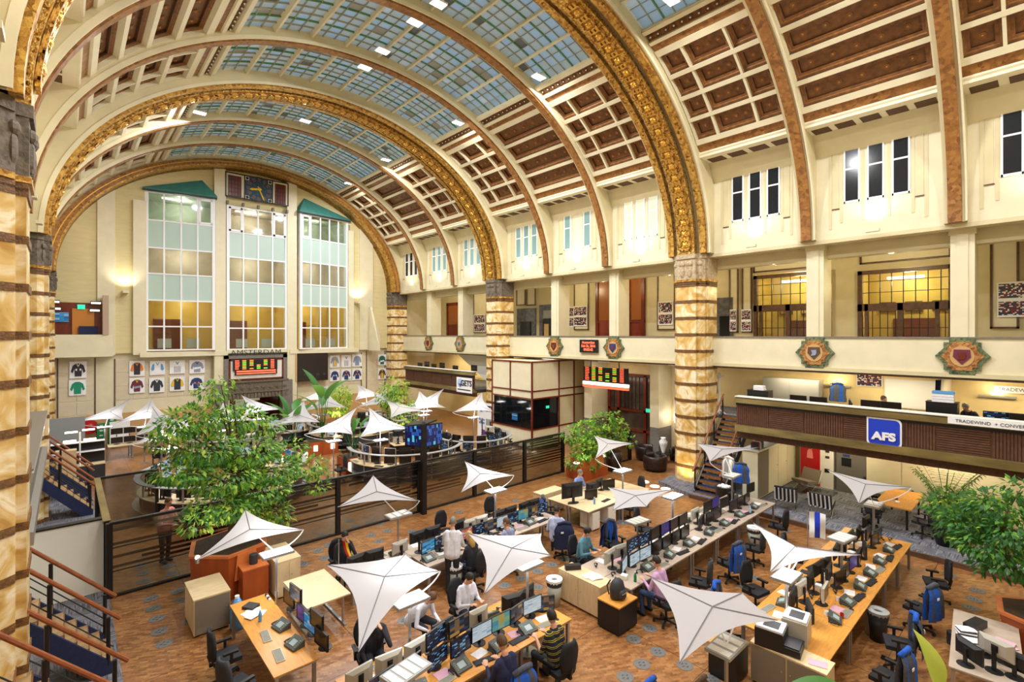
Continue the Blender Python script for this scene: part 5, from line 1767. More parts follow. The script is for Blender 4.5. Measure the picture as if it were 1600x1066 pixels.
def cabinet(x0, x1, y0, y1, h, top, front, label, face='x-', doors=2, name='cabinet', z=0):
    t = thing(name, label, 'cabinet', ((x0 + x1) / 2, (y0 + y1) / 2, z))
    w_, d_ = (x1 - x0) / 2, (y1 - y0) / 2
    ob('carcass', MB().box(-w_, w_, -d_, d_, .04, h - .03), K[front] if doors == 0 else K[top], t)
    ob('top', MB().box(-w_ - .01, w_ + .01, -d_ - .01, d_ + .01, h - .03, h), K[top], t)
    ob('plinth', MB().box(-w_ + .03, w_ - .03, -d_ + .03, d_ - .03, 0, .04), K['black'], t)
    for k in range(doors):
        if face == 'x-':
            a = -d_ + 2 * d_ * k / doors + .02; b = -d_ + 2 * d_ * (k + 1) / doors - .01
            d = ob('door', MB().box(-w_ - .015, -w_, a, b, .06, h - .04), K[front], t)
            ob('knob', MB().ball((-w_ - .025, b - .06 if k == 0 else a + .06, h * .6), .015, 8, 5), K['steel'], d)
        else:
            a = -w_ + 2 * w_ * k / doors + .02; b = -w_ + 2 * w_ * (k + 1) / doors - .01
            d = ob('door', MB().box(a, b, -d_ - .015, -d_, .06, h - .04), K[front], t)
            ob('knob', MB().ball((b - .06 if k == 0 else a + .06, -d_ - .025, h * .6), .015, 8, 5), K['steel'], d)
    return t


# ---- sails on lamp masts
def sail(corners, lamp, label, lit=True, foot=0.0, lamp_z=1.85, group='fabric sails on lamp masts', power=45, tubes=True):
    P = [onZ(px, py, z) for px, py, z in corners]
    C = sum(P, Vector()) / len(P) + Vector((0, 0, .06))
    if isinstance(lamp, Vector): Lp = lamp
    else: Lp = onZ(lamp[0], lamp[1], lamp_z)
    t = thing('sail_lamp', label, 'lamp', (Lp.x, Lp.y, foot), 0, group)
    o = Vector((Lp.x, Lp.y, foot))
    n, m = 8, 5
    b = MB(); b.smooth = True
    N = len(P)
    for k in range(N):
        A, B = P[k], P[(k + 1) % N]
        L = (B - A).length
        vs = []; fs = []
        for j in range(m + 1):
            s = j / m
            for i in range(n + 1):
                u = i / n
                E_ = A.lerp(B, u); mid = A.lerp(B, .5); inw = (C - mid)
                if inw.length > 1e-4: E_ = E_ + inw.normalized() * min(.085 * L, inw.length * .28) * math.sin(PI * u)
                vs.append(C.lerp(E_, s) - o)
        for j in range(m):
            for i in range(n):
                a = j * (n + 1) + i; fs.append((a, a + 1, a + n + 2, a + n + 1))
        b.add(vs, fs)
    sl = ob('sail', b, K['sail'], t)
    sm = MB()
    for p in P: sm.tube([C - o + Vector((0, 0, .008)), p - o + Vector((0, 0, .008))], .009, 4)
    ob('seam', sm, K['seam'], sl)
    mast = MB().cyl((0, 0, 0), (0, 0, lamp_z - foot), .03, n=10).cyl((0, 0, (lamp_z - foot) * .5), (0, 0, (lamp_z - foot) * .55), .045, n=10)
    if foot < .3: mast.lathe([(.22, 0), (.22, .02), (.05, .03)], n=16)
    ob('mast', mast, K['steel'], t)
    hd = MB().box(-.33, .33, -.2, .2, lamp_z - foot, lamp_z - foot + .05)
    hd.m = 1
    for k in range(3 if not lit else 1):
        if lit: hd.box(-.3, .3, -.17, .17, lamp_z - foot + .05, lamp_z - foot + .056)
        else: hd.box(-.3 + .2 * k, -.16 + .2 * k, -.17, .17, lamp_z - foot + .05, lamp_z - foot + .056)
    ob('lamp_head', hd, [K['greyp'], K['glow'] if lit else K['offw']], t)
    far = max(P, key=lambda q: (q - Vector((Lp.x, Lp.y, q.z))).length * -1)
    top = Vector((0, 0, lamp_z - foot + .03)); e = far - o
    midp = (top + e) / 2 + (Vector((e.x, e.y, 0)) * .35)
    ob('arm', MB().tube([top * (1 - u) ** 2 + midp * 2 * u * (1 - u) + e * u * u for u in [k / 8 for k in range(9)]], .014, 6), K['white'], t)
    ob('arm', MB().tube([top, top.lerp(C - o, .98)], .012, 6), K['white'], t)
    if lit:
        light('AREA', (Lp.x, Lp.y, lamp_z + .1), power, (.97, .98, 1), .5, aim=(Lp.x, Lp.y, lamp_z + 3))
        light('AREA', (Lp.x, Lp.y, lamp_z - .05), power * .8, (.97, .98, 1), .5, aim=(Lp.x, Lp.y, 0))
    return t


# ---- plants
def leaf(mb, p, d, up, L, W, bend=.2):
    d = d.normalized(); s = d.cross(up)
    if s.length < 1e-3: s = Vector((1, 0, 0))
    s.normalize(); n = s.cross(d)
    m = p + d * L * .5
    mb.add([p, m + s * W - n * bend * L * .1, p + d * L - n * bend * L, m - s * W - n * bend * L * .1, m + n * .0], [(0, 1, 4), (1, 2, 4), (2, 3, 4), (3, 0, 4)])


def rv():
    while True:
        v = Vector((random.uniform(-1, 1), random.uniform(-1, 1), random.uniform(-1, 1)))
        if .05 < v.length < 1: return v


def foliage(blobs, n, L, W, mats, parent, name='foliage', weights=None):
    b = MB()
    tot = sum(r[0] * r[1] * r[2] for c, r in blobs)
    for c, r in blobs:
        k = int(n * r[0] * r[1] * r[2] / tot)
        for _ in range(k):
            v = rv(); v = v.normalized() * (v.length ** .4)
            p = Vector(c) + Vector((v.x * r[0], v.y * r[1], v.z * r[2]))
            d = v + rv() * .8 + Vector((0, 0, -.35))
            b.m = random.choices(range(len(mats)), weights)[0]
            l = L * random.uniform(.7, 1.25)
            leaf(b, p, d, Vector((0, 0, 1)) + rv() * .4, l, W * l / L * .5)
    o = ob(name, b, mats, parent); o['kind'] = 'stuff'
    return o


def branches(blobs, base, parent, r=.05):
    b = MB()
    base = Vector(base)
    c0 = sum((Vector(c) for c, r_ in blobs), Vector()) / len(blobs)
    b.tube([base, base.lerp(c0, .5) + rv() * .06, c0], [r, r * .8, r * .5], 7)
    for c, r_ in blobs:
        s = base.lerp(c0, random.uniform(.5, .95))
        b.tube([s, s.lerp(Vector(c), .5) + Vector((0, 0, .1)), Vector(c)], [r * .5, r * .35, r * .15], 5)
    return ob('trunk', b, K['bark'], parent)


def big_leaf_mesh(L, W, droop, mat, nm='leaf'):
    b = MB(); b.smooth = True; n = 10
    vs = []; fs = []
    for i in range(n + 1):
        u = i / n
        w_ = W * (math.sin(PI * min(1, u * 1.02)) ** .6) * (1 - .25 * u)
        z = L * (u * math.cos(droop * u * .5)) ; x = L * u * math.sin(droop * u)
        for s in (-1, -.5, 0, .5, 1):
            vs.append((x - abs(s) * w_ * .25, s * w_, z * math.cos(droop * u * .4)))
    for i in range(n):
        for j in range(4): a = i * 5 + j; fs.append((a, a + 1, a + 6, a + 5))
    b.add(vs, fs)
    return b.mesh(nm, mat)


BL = [big_leaf_mesh(1.0, .17, .7, K['leaf4']), big_leaf_mesh(1.0, .18, 1.1, K['leaf4']), big_leaf_mesh(1.0, .15, .4, K['leaf2'])]


def banana(x, y, z, h, n, label, spread=.5, cat='plant', yellow=False):
    t = thing('banana_plant', label, cat, (x, y, z))
    st = MB()
    for k in range(n):
        a = 2 * PI * k / n + random.uniform(-.3, .3); l = h * random.uniform(.35, .6)
        tip = Vector((math.cos(a) * spread * .45, math.sin(a) * spread * .45, l))
        st.tube([(0, 0, 0), tip * .5 + Vector((0, 0, .05)), tip], [.03, .02, .012], 6)
        o = inst('leaf', BL[k % 3], t, tip, (0, random.uniform(.1, .5) * (1 if spread > .3 else .5), a), scl=(h * .4,) * 3)
    ob('stem', st, K['leaf2'], t)
    return t


# ---- people: tapered limbs, five-fingered hands and head fused into one continuous skin
def person(x, y, z, rz, label, shirt='white', hair='hairD', legs='pants', pose='sit', lean=.15, arms='type', head_turn=0, head_tilt=.15, long_hair=False, name='person', extra=None, sleeve=True):
    """faces -Y at rz=0; origin on the floor under the hips"""
    t = thing(name, label, 'person', (x, y, z), rz)
    t.scale = (1.1, 1.1, 1.1)
    V = Vector
    sit = pose == 'sit'
    hipz = .52 if sit else .92
    hip = V((0, 0, hipz))
    fwd = V((0, -1, 0))
    ax = V((0, -math.sin(lean), math.cos(lean)))
    ch = hip + ax * .32; sh = hip + ax * .48; nk = hip + ax * .56; 
    hd = nk + V((0, -math.sin(lean + head_tilt) * .14, math.cos(lean + head_tilt) * .15))
    segs = []                                       # (p0, p1, r0, r1, material)
    def seg(a, b, r0, r1, m): segs.append((V(a), V(b), r0, r1, m))
    # torso as several overlapping capsules
    for s in (-1, 1):
        seg(hip + V((s * .08, 0, 0)), ch + V((s * .09, 0, 0)), .12, .12, 0)
        seg(ch + V((s * .09, 0, 0)), sh + V((s * .13, 0, 0)), .12, .075, 0)
    seg(hip, sh, .13, .1, 0)
    seg(sh, nk + ax * .03, .06, .055, 1)
    for s in (-1, 1):
        if sit:
            kn = V((s * .13, -.44, .5)); an = V((s * .14, -.40, .09)); h0 = hip + V((s * .09, -.02, -.0))
        else:
            kn = V((s * .1, -.03, .5)); an = V((s * .1, .02 * s, .09)); h0 = hip + V((s * .09, 0, -.02))
        seg(h0, kn, .095, .065, 2); seg(kn, an, .06, .045, 2); seg(an + V((0, .04, -.04)), an + V((0, -.15, -.05)), .04, .035, 3)
    for s in (-1, 1):
        S_ = sh + V((s * .18, 0, -.02))
        if arms == 'type': E_ = S_ + V((s * .06, -.08, -.27)); H_ = V((s * .12, E_.y - .25, .80 if sit else 1.1))
        elif arms == 'chin' and s == 1: E_ = S_ + V((s * .02, -.25, -.2)); H_ = hd + V((.05, -.09, -.1))
        elif arms == 'lap': E_ = S_ + V((s * .08, -.02, -.28)); H_ = E_ + V((-s * .08, -.22, -.06))
        elif arms == 'phone' and s == -1: E_ = S_ + V((s * .1, -.2, -.18)); H_ = hd + V((s * .11, -.02, -.02))
        else: E_ = S_ + V((s * .05, -.05, -.28)); H_ = E_ + V((-s * .02, -.2, -.12)) if sit else E_ + V((0, -.08, -.25))
        seg(S_, E_, .055, .042, 0); seg(E_, E_.lerp(H_, .85), .04, .028, 0 if sleeve else 1)
        d = (H_ - E_).normalized(); sd = d.cross(V((0, 0, 1)))
        if sd.length < .1: sd = V((1, 0, 0))
        sd.normalize(); up = sd.cross(d)
        w0 = E_.lerp(H_, .88); pm_ = w0 + d * .085
        for q in (-.5, .5): seg(w0 + sd * .008 * q, pm_ + sd * .04 * q, .02, .02, 1)
        for i, (q, fl) in enumerate(((-.034, .062), (-.0115, .075), (.0115, .07), (.034, .055))):
            f0 = pm_ + sd * q; f1 = f0 + d * fl * .55; f2 = f1 + d * fl * .4 - up * fl * .35
            seg(f0, f1, .0095, .009, 1); seg(f1, f2, .009, .007, 1)
        tb = w0 + d * .03 - sd * s * .03
        seg(tb, tb + d * .04 - sd * s * .03, .011, .01, 1); seg(tb + d * .04 - sd * s * .03, tb + d * .075 - sd * s * .03, .01, .008, 1)
    q = V((0, 0, 1)).rotation_difference((hd - nk).normalized()) @ Matrix.Rotation(head_turn, 3, 'Z').to_quaternion()
    F_ = q @ V((0, -1, 0)); U_ = q @ V((0, 0, 1)); R_ = q @ V((1, 0, 0))
    b = MB()
    for a, c, r0, r1, m in segs:
        b.m = m
        if (c - a).length < 1e-3: continue
        b.cyl(a, c, r0, r1, 10, True); b.ball(a, r0, 10, 6); b.ball(c, r1, 10, 6)
    b.m = 1
    hc = hd + U_ * .03
    b.ball(hc, (.075, .092, .112), 14, 10, q); b.ball(hc + F_ * .03 - U_ * .06, (.055, .06, .06), 10, 8, q)
    b.ball(hc + F_ * .098 - U_ * .012, (.013, .02, .026), 8, 6, q)
    for s in (-1, 1): b.ball(hc + R_ * s * .077 - U_ * .01, (.012, .022, .032), 8, 6, q)
    me = b.mesh('body_source', [K['white']])
    tmp = bpy.data.objects.new('tmp', me); COL.objects.link(tmp)
    md = tmp.modifiers.new('r', 'REMESH'); md.mode = 'VOXEL'; md.voxel_size = .0115; md.use_smooth_shade = True
    m2 = tmp.modifiers.new('s', 'SMOOTH'); m2.factor = .5; m2.iterations = 2
    dg = bpy.context.evaluated_depsgraph_get()
    bm = bpy.data.meshes.new_from_object(tmp.evaluated_get(dg))
    bpy.data.objects.remove(tmp)
    bm.materials.clear()
    for mm in (K[shirt] if isinstance(shirt, str) else shirt, K['skin'], K[legs], K['shoe']): bm.materials.append(mm)
    import numpy as np
    nv = len(bm.polygons)
    cen = np.empty(nv * 3); bm.polygons.foreach_get('center', cen); cen = cen.reshape(-1, 3)
    best = np.full(nv, 9.); idx = np.zeros(nv, int)
    allseg = segs + [(hd - U_ * .06, hd + U_ * .12, .09, .09, 1)]
    for a, c, r0, r1, m in allseg:
        a_ = np.array(a); d_ = np.array(c) - a_; L2 = d_ @ d_
        tt = np.clip(((cen - a_) @ d_) / L2, 0, 1)
        dist = np.linalg.norm(cen - (a_ + tt[:, None] * d_), axis=1) - (r0 + (r1 - r0) * tt)
        k = dist < best; best[k] = dist[k]; idx[k] = m
    bm.polygons.foreach_set('material_index', idx.astype(np.int32))
    bm.polygons.foreach_set('use_smooth', np.ones(nv, bool))
    bm.name = 'body'
    body = inst('body', bm, t)
    # hair cap, eyes, mouth
    h = MB(); h.smooth = True
    n, m_ = 16, 9; vs = []; fs = []
    for k in range(m_ + 1):
        for i in range(n):
            a = 2 * PI * i / n
            fr = max(0, math.cos(a - 1.5 * PI))     # 1 at the front
            lim = PI * (.62 - .30 * fr)
            tt = lim * k / m_
            rr = V((.083 * math.sin(tt) * math.cos(a), .1 * math.sin(tt) * math.sin(a), .121 * math.cos(tt)))
            vs.append(hc + q @ (rr + V((0, .006, .006))))
    for k in range(m_):
        for i in range(n): fs.append((k * n + i, k * n + (i + 1) % n, (k + 1) * n + (i + 1) % n, (k + 1) * n + i))
    h.add(vs, fs)
    if long_hair: h.ball(hc - F_ * .05 - U_ * .14, (.09, .06, .17), 12, 8, q)
    ob('hair', h, K[hair], t)
    e = MB()
    for s in (-1, 1): e.ball(hc + F_ * .082 + R_ * s * .03 + U_ * .005, (.011, .008, .007), 6, 5, q)
    e.ball(hc + F_ * .087 - U_ * .058, (.024, .006, .005), 8, 4, q)
    ob('eyes_and_mouth', e, K['pupil'], t)
    return t
# ================================================================ DESK ROWS ON THE TRADING FLOOR
random.seed(21)
RB = 'the front desk row'
RC = 'the long middle row'
RD = 'the partition-side row'
RE = 'the right-hand row'


def row(x0, x1, yf, yb, top, where, n, skip_near=(), skip_far=(), group=None):
    w_ = (x1 - x0) / n; yc = (yf + yb) / 2; d_ = (yb - yf) / 2 - .01
    for k in range(n):
        x = x0 + w_ * (k + .5)
        if k not in skip_near: desk(x, yf + d_ / 2, 0, w_ - .01, d_, top, '%s desk from the left on the near side of %s' % (ORD[k], where), 'desks of ' + where)
        if k not in skip_far: desk(x, yb - d_ / 2, PI, w_ - .01, d_, top, '%s desk from the left on the far side of %s' % (ORD[k], where), 'desks of ' + where)


KN = dict(chart='showing a dark trading screen', doc='showing a pale document', purple='with a plain purple screen', red='showing a pink-red page', map='showing a teal map', news='showing news pictures', blue='showing a bright blue window', off='switched off', city='showing a night city')


def mons(lst, y, rz, where, side, z=.74):
    """lst: (x, kind, elev, angle, back)"""
    lst = sorted(lst, key=lambda q: (q[0], q[2]))
    for k, q in enumerate(lst):
        kind, back = q[1], q[4] if len(q) > 4 else 'black'
        pos = 'upper' if q[2] > .3 else 'lower'
        lab = 'monitor %s, %s from left, %s side of %s' % (KN[kind], ORD[k], side, where) if side == 'near' else '%s-backed monitor, %s from left, %s side of %s' % (back, ORD[k], side, where)
        monitor(q[0], y + (0 if q[2] < .3 else (.06 if side == 'near' else -.06)), z, rz + q[3], kind, q[2], back, lab, 'monitors of ' + where)


def clutter(x0, x1, y, n, where, side, z=.742, far=False):
    s = -1 if far else 1
    for k in range(n):
        x = x0 + (x1 - x0) * (k + .5) / n + random.uniform(-.05, .05)
        lab = '%s from left, %s side of %s' % (ORD[k], side, where)
        keyboard(x, y + s * random.uniform(-.02, .05), z, (PI if far else 0) + random.uniform(-.2, .2), 'keyboard, ' + lab, 'keyboards of ' + where, k % 3 == 0)
        o = inst('computer_mouse', MOUSE, None, (x + s * .28, y, z), (0, 0, random.uniform(-.4, .4))); tag(o, 'black mouse, ' + lab, 'mouse', 'mice of ' + where)
        turret(x - s * .45, y + s * .12, z, (PI if far else 0) + random.uniform(-.25, .25), 'dealer phone console, ' + lab, 'phones of ' + where)
        for j in ((0, 1) if (x1 - x0) / n > 1.25 else (1,)):
            kk_ = random.choice((0, 0, 1, 2, 3))
            paper(x + s * (.46 if j == 0 else .08) + random.uniform(-.03, .03), y + s * (.0 if j == 0 else .23), z, random.uniform(-.25, .25) + (0 if j == 0 else PI / 2), kk_,
                  ('%s sheet' % ('pink' if kk_ == 2 else 'white') if kk_ in (0, 2) else ('white notepad' if kk_ == 1 else 'dark notebook')) + ' %s, ' % ('by the mouse' if j == 0 else 'behind the keyboard') + lab, 'papers of ' + where)


# --- front row B
row(3.5, 8.0, 6.95, 8.5, 'beech', RB, 3)
mons([(5.0, 'chart', .06, .25), (5.0, 'chart', .40, .25), (5.52, 'chart', .06, .1), (5.52, 'news', .40, .1), (6.02, 'doc', .12, 0, 'black'), (6.52, 'map', .12, -.05), (6.98, 'news', .12, .15), (7.4, 'doc', .12, -.1), (4.45, 'off', .12, .3), (3.9, 'chart', .12, .2), (7.75, 'news', .02, -.5)], 7.55, 0, RB, 'near')
mons([(3.7, 'off', .1, .1, 'silver'), (4.25, 'off', .1, -.1, 'silver'), (4.8, 'off', .1, .1, 'silver'), (5.4, 'off', .22, .1, 'black'), (6.25, 'off', .14, .0, 'silver'), (7.2, 'off', .1, -.3, 'black'), (7.65, 'off', .1, .2, 'black')], 7.95, PI, RB, 'far')
clutter(4.5, 7.9, 7.14, 4, RB, 'near'); clutter(3.6, 7.9, 8.3, 4, RB, 'far', far=True)
# --- long row C
row(9.95, 18.9, 6.8, 8.4, 'greyt', RC, 6)
cm = [(10.55, 'doc', .06, .35), (11.0, 'doc', .06, .05), (11.5, 'doc', .06, -.05), (11.0, 'chart', .42, .05), (11.5, 'chart', .42, -.05)]
cm += [(12.1 + .5 * k, 'purple' if k == 1 else 'off', .42, .05) for k in range(4)] + [(12.1 + .5 * k, 'off', .06, .05) for k in range(4)]
cm += [(14.6, 'off', .1, .3), (15.15, 'off', .1, 0), (15.15, 'off', .45, 0), (15.65, 'purple', .45, 0), (15.65, 'off', .1, 0), (16.3, 'off', .3, -.1), (16.85, 'off', .1, -.1), (17.4, 'off', .1, 0), (17.95, 'off', .1, .1), (18.4, 'off', .35, -.1)]
mons(cm, 7.42, 0, RC, 'near')
mons([(10.5, 'off', .14, .1, 'silver'), (10.95, 'off', .14, -.15, 'silver'), (12.2, 'off', .14, .1, 'black'), (12.75, 'off', .14, -.1, 'black'), (14.2, 'off', .14, 0, 'black'), (15.0, 'off', .14, 0, 'silver'), (16.4, 'off', .14, 0, 'black'), (17.6, 'off', .14, 0, 'black')], 7.82, PI, RC, 'far')
clutter(11.0, 18.8, 6.99, 7, RC, 'near'); clutter(10.2, 18.8, 8.2, 5, RC, 'far', far=True)
cabinet(9.42, 9.92, 7.3, 8.62, .78, 'birch', 'birch', 'pale wood two-door cabinet at the left end of the pink-shirted man\'s row')
cabinet(9.2, 9.9, 6.6, 7.2, .66, 'beech', 'black', 'black pedestal with orange top carrying the rucksack', doors=0, name='pedestal')
# --- row D before the partition
row(5.3, 12.1, 11.0, 12.6, 'greyt', RD, 4, skip_near=(0,))
dk = ['blue', 'chart', 'chart', 'red', 'chart', 'news', 'doc', 'chart', 'map', 'news', 'chart']
mons([(7.35 + .44 * k, v, .12, .18 - .035 * k) for k, v in enumerate(dk)], 11.55, 0, RD, 'near')
mons([(5.5, 'off', .12, .1), (6.0, 'off', .12, -.1), (6.75, 'off', .12, .1, 'silver'), (7.3, 'off', .25, 0), (7.8, 'off', .25, -.05), (8.7, 'off', .2, .1), (9.1, 'off', .12, 0, 'silver'), (9.55, 'off', .12, -.1, 'silver'), (10.3, 'off', .12, 0), (10.8, 'off', .12, 0), (11.4, 'off', .12, .1), (11.85, 'off', .12, -.1)], 12.0, PI, RD, 'far')
clutter(7.2, 12.0, 11.2, 5, RD, 'near'); clutter(5.5, 12.0, 12.4, 4, RD, 'far', far=True)
# --- right-hand row E
row(10.5, 18.2, 2.85, 4.5, 'beech', RE, 5)
em = [(11.6, 'off', .1, .5), (12.6, 'off', .14, .1, 'silver'), (13.1, 'off', .4, .1), (13.7, 'off', .1, -.2), (14.2, 'off', .1, .0), (14.8, 'purple', .14, -.1), (15.4, 'off', .1, .1), (16.0, 'off', .1, .3), (16.6, 'off', .36, 0), (17.0, 'off', .1, -.1), (17.5, 'off', .1, 0)]
mons(em, 3.5, 0, RE, 'near')
mons([(11.9, 'off', .1, .1), (12.4, 'off', .12, -.1, 'silver'), (13.0, 'off', .12, .1), (13.6, 'off', .2, -.1), (14.3, 'off', .12, 0), (15.0, 'off', .2, .1), (15.6, 'off', .12, -.1), (16.4, 'off', .2, 0), (17.2, 'off', .12, .1), (17.8, 'off', .3, -.1)], 3.92, PI, RE, 'far')
clutter(12.0, 18.0, 3.05, 6, RE, 'near'); clutter(10.8, 18.0, 4.28, 5, RE, 'far', far=True)
cabinet(9.98, 10.45, 2.75, 4.05, .78, 'birch', 'tambour', 'long taupe tambour cabinet with birch top below the printers', doors=2)
cabinet(9.55, 10.1, 4.15, 4.7, .66, 'beech', 'black', 'black pedestal with orange top next to the tambour cabinet', doors=0, name='pedestal')


def printer(x, y, z, label, w_, d_, h_, c1, c2, tray):
    t = thing('printer', label, 'printer', (x, y, z), .15)
    ob('body', MB().box(-w_ / 2, w_ / 2, -d_ / 2, d_ / 2, 0, h_), K[c1], t)
    ob('lid', MB().prism([(-w_ / 2 + .02, -d_ / 2 + .02, h_), (w_ / 2 - .02, -d_ / 2 + .02, h_), (w_ / 2 - .02, d_ / 2 - .02, h_), (-w_ / 2 + .02, d_ / 2 - .02, h_)], (0, 0, .04)), K[c2], t)
    ob('output_slot', MB().box(-w_ * .3, w_ * .3, -d_ * .3, d_ * .25, h_ + .04, h_ + .045), K['dark'], t)
    if tray: ob('paper_tray', MB().box(-w_ / 2 - .0, w_ / 2, -d_ / 2 - .28, -d_ / 2, .02, .14).box(-w_ / 2 + .03, w_ / 2 - .03, -d_ / 2 - .26, -d_ / 2, .14, .16), K['blackp'], t)
    return t


printer(10.2, 3.75, .78, 'low black and white printer on the tambour cabinet', .46, .5, .34, 'blackp', 'white', True)
printer(10.8, 3.5, .74, 'square beige laser printer on the right-hand desks', .5, .45, .44, 'silver', 'offw', False)
for k, (x, y) in enumerate(((10.2, 2.95),)): paper(x, y, .785, .3, 2, 'red and white brochure on the tambour cabinet', 'loose papers')

# --- left desk A with its monitor arms and the empty pale table
RA = 'the left orange desk'
desk(3.12, 10.85, PI / 2, 3.15, .78, 'beech', 'long orange-brown desk at lower left with newspaper and phones')
for k, (y, kind, e) in enumerate(((11.35, 'off', .1), (10.95, 'news', .35), (10.5, 'purple', .1), (10.1, 'blue', .1), (9.75, 'off', .3), (9.5, 'off', .05))):
    monitor(3.66, y, .74, -PI / 2 + .1, kind, e, 'black', 'monitor on an arm, %s from the far end of %s' % (ORD[k], RA), 'monitors of ' + RA)
for k, y in enumerate((10.75, 9.95)):
    turret(3.3, y, .742, -PI / 2 + .2, 'green-keyed dealer phone, %s from the far end of %s' % (ORD[k], RA), 'phones of ' + RA)
    keyboard(2.98, y - .1, .742, -PI / 2 - .1, 'grey keyboard, %s from the far end of %s' % (ORD[k], RA), 'keyboards of ' + RA, True)
for k, (x, y, a) in enumerate(((2.95, 11.75, .3), (3.1, 11.65, .9), (3.05, 11.8, 1.4), (3.0, 11.6, 2.0))):
    paper(x, y, .742 + .006 * k, a, 1 if k % 2 else 0, ('crumpled newspaper page, %s sheet of the pile on ' % ORD[k]) + RA, 'newspaper pages')
tag(ob('diary', MB().box(-.11, .11, -.14, .14, 0, .06), K['dark'], None, (3.05, 12.0, .742), (0, 0, .6)), 'thick black diary beside the newspaper', 'book')
bottle(3.05, 11.3, .742, 'jblue', 'small blue bottle standing near the newspaper')
for k in range(4): tag(ob('ink_pot', MB().lathe([(.03, 0), (.03, .04), (.02, .05)], n=10), K['white' if k % 2 else 'dark'], None, (3.45, 12.3 - .09 * k, .742)), 'little round pot, %s in the line at the desk corner' % ORD[k], 'pot', 'line of small pots')
tbl = thing('table', 'bare pale wood table with grey tubular frame', 'table', (4.45, 11.9, 0))
ob('top', MB().box(-.5, .5, -.8, .8, .72, .75), K['birch'], tbl)
for sx in (-1, 1):
    for sy in (-1, 1): ob('leg', MB().cyl((sx * .4, sy * .6, .03), (sx * .4, sy * .6, .72), .03, n=8), K['steel'], tbl)
    ob('foot', MB().box(sx * .4 - .03, sx * .4 + .03, -.75, .75, 0, .04), K['steel'], tbl)
chair(2.35, 10.95, PI / 2, 'black chair turned to the left orange desk, farther one', 'chairs at the left desk')
chair(2.3, 9.9, PI / 2 + .3, 'black chair at the left orange desk, nearer one', 'chairs at the left desk', b='g')
# --- desk of the blue-shirted man
RF = 'the desk of the man beside the planter'
for i, (x, s) in enumerate(((14.15, 'left'), (16.05, 'right'))):
    desk(x, 11.2, 0, 1.88, .95, 'birch', '%s near desk of the block beside the planter' % s, 'desks of ' + RF)
    desk(x, 12.18, PI, 1.88, .95, 'birch', '%s far desk of the block beside the planter' % s, 'desks of ' + RF)
for k, (x, y, rz, kind, e, sc_) in enumerate(((13.55, 11.75, PI * .9, 'off', .1, 1.7), (14.3, 11.5, -.4, 'off', .05, 1), (14.85, 11.9, PI - .3, 'doc', .1, 1), (15.7, 11.75, -.3, 'off', .05, 1.1), (15.45, 12.0, PI + .2, 'off', .1, 1))):
    monitor(x, y, .74, rz, kind, e, 'black', '%s monitor from the left on %s' % (ORD[k], RF), 'monitors of ' + RF, sc_)
keyboard(14.6, 11.05, .742, .1, 'black keyboard left on ' + RF, None); keyboard(15.9, 11.3, .742, -.1, 'black keyboard right on ' + RF, None)
bottle(14.0, 11.1, .742, 'jblue', 'blue water bottle on ' + RF)
for k, (x, w2) in enumerate(((13.65, .4), (14.55, .45))): cabinet(x - w2 / 2, x + w2 / 2, 10.75, 11.3, .62, 'offw', 'offw', '%s white drawer pedestal under the block beside the planter' % ('left', 'right')[k], face='y', doors=1, name='pedestal')
cabinet(13.2, 14.4, 12.9, 13.4, .8, 'birch', 'birch', 'low birch cupboard behind the man beside the planter', face='y')
chair(16.9, 11.3, -PI / 2 - .4, 'black chair right of the block beside the planter'); chair(15.3, 10.5, PI, 'black chair drawn out below the grey sail lamp')
jacket(12.6, 11.9, .9, 'blue fleece hung over a chair left of the block beside the planter', 'b'); chair(12.6, 11.9, .9, 'chair carrying a blue fleece left of the block beside the planter')

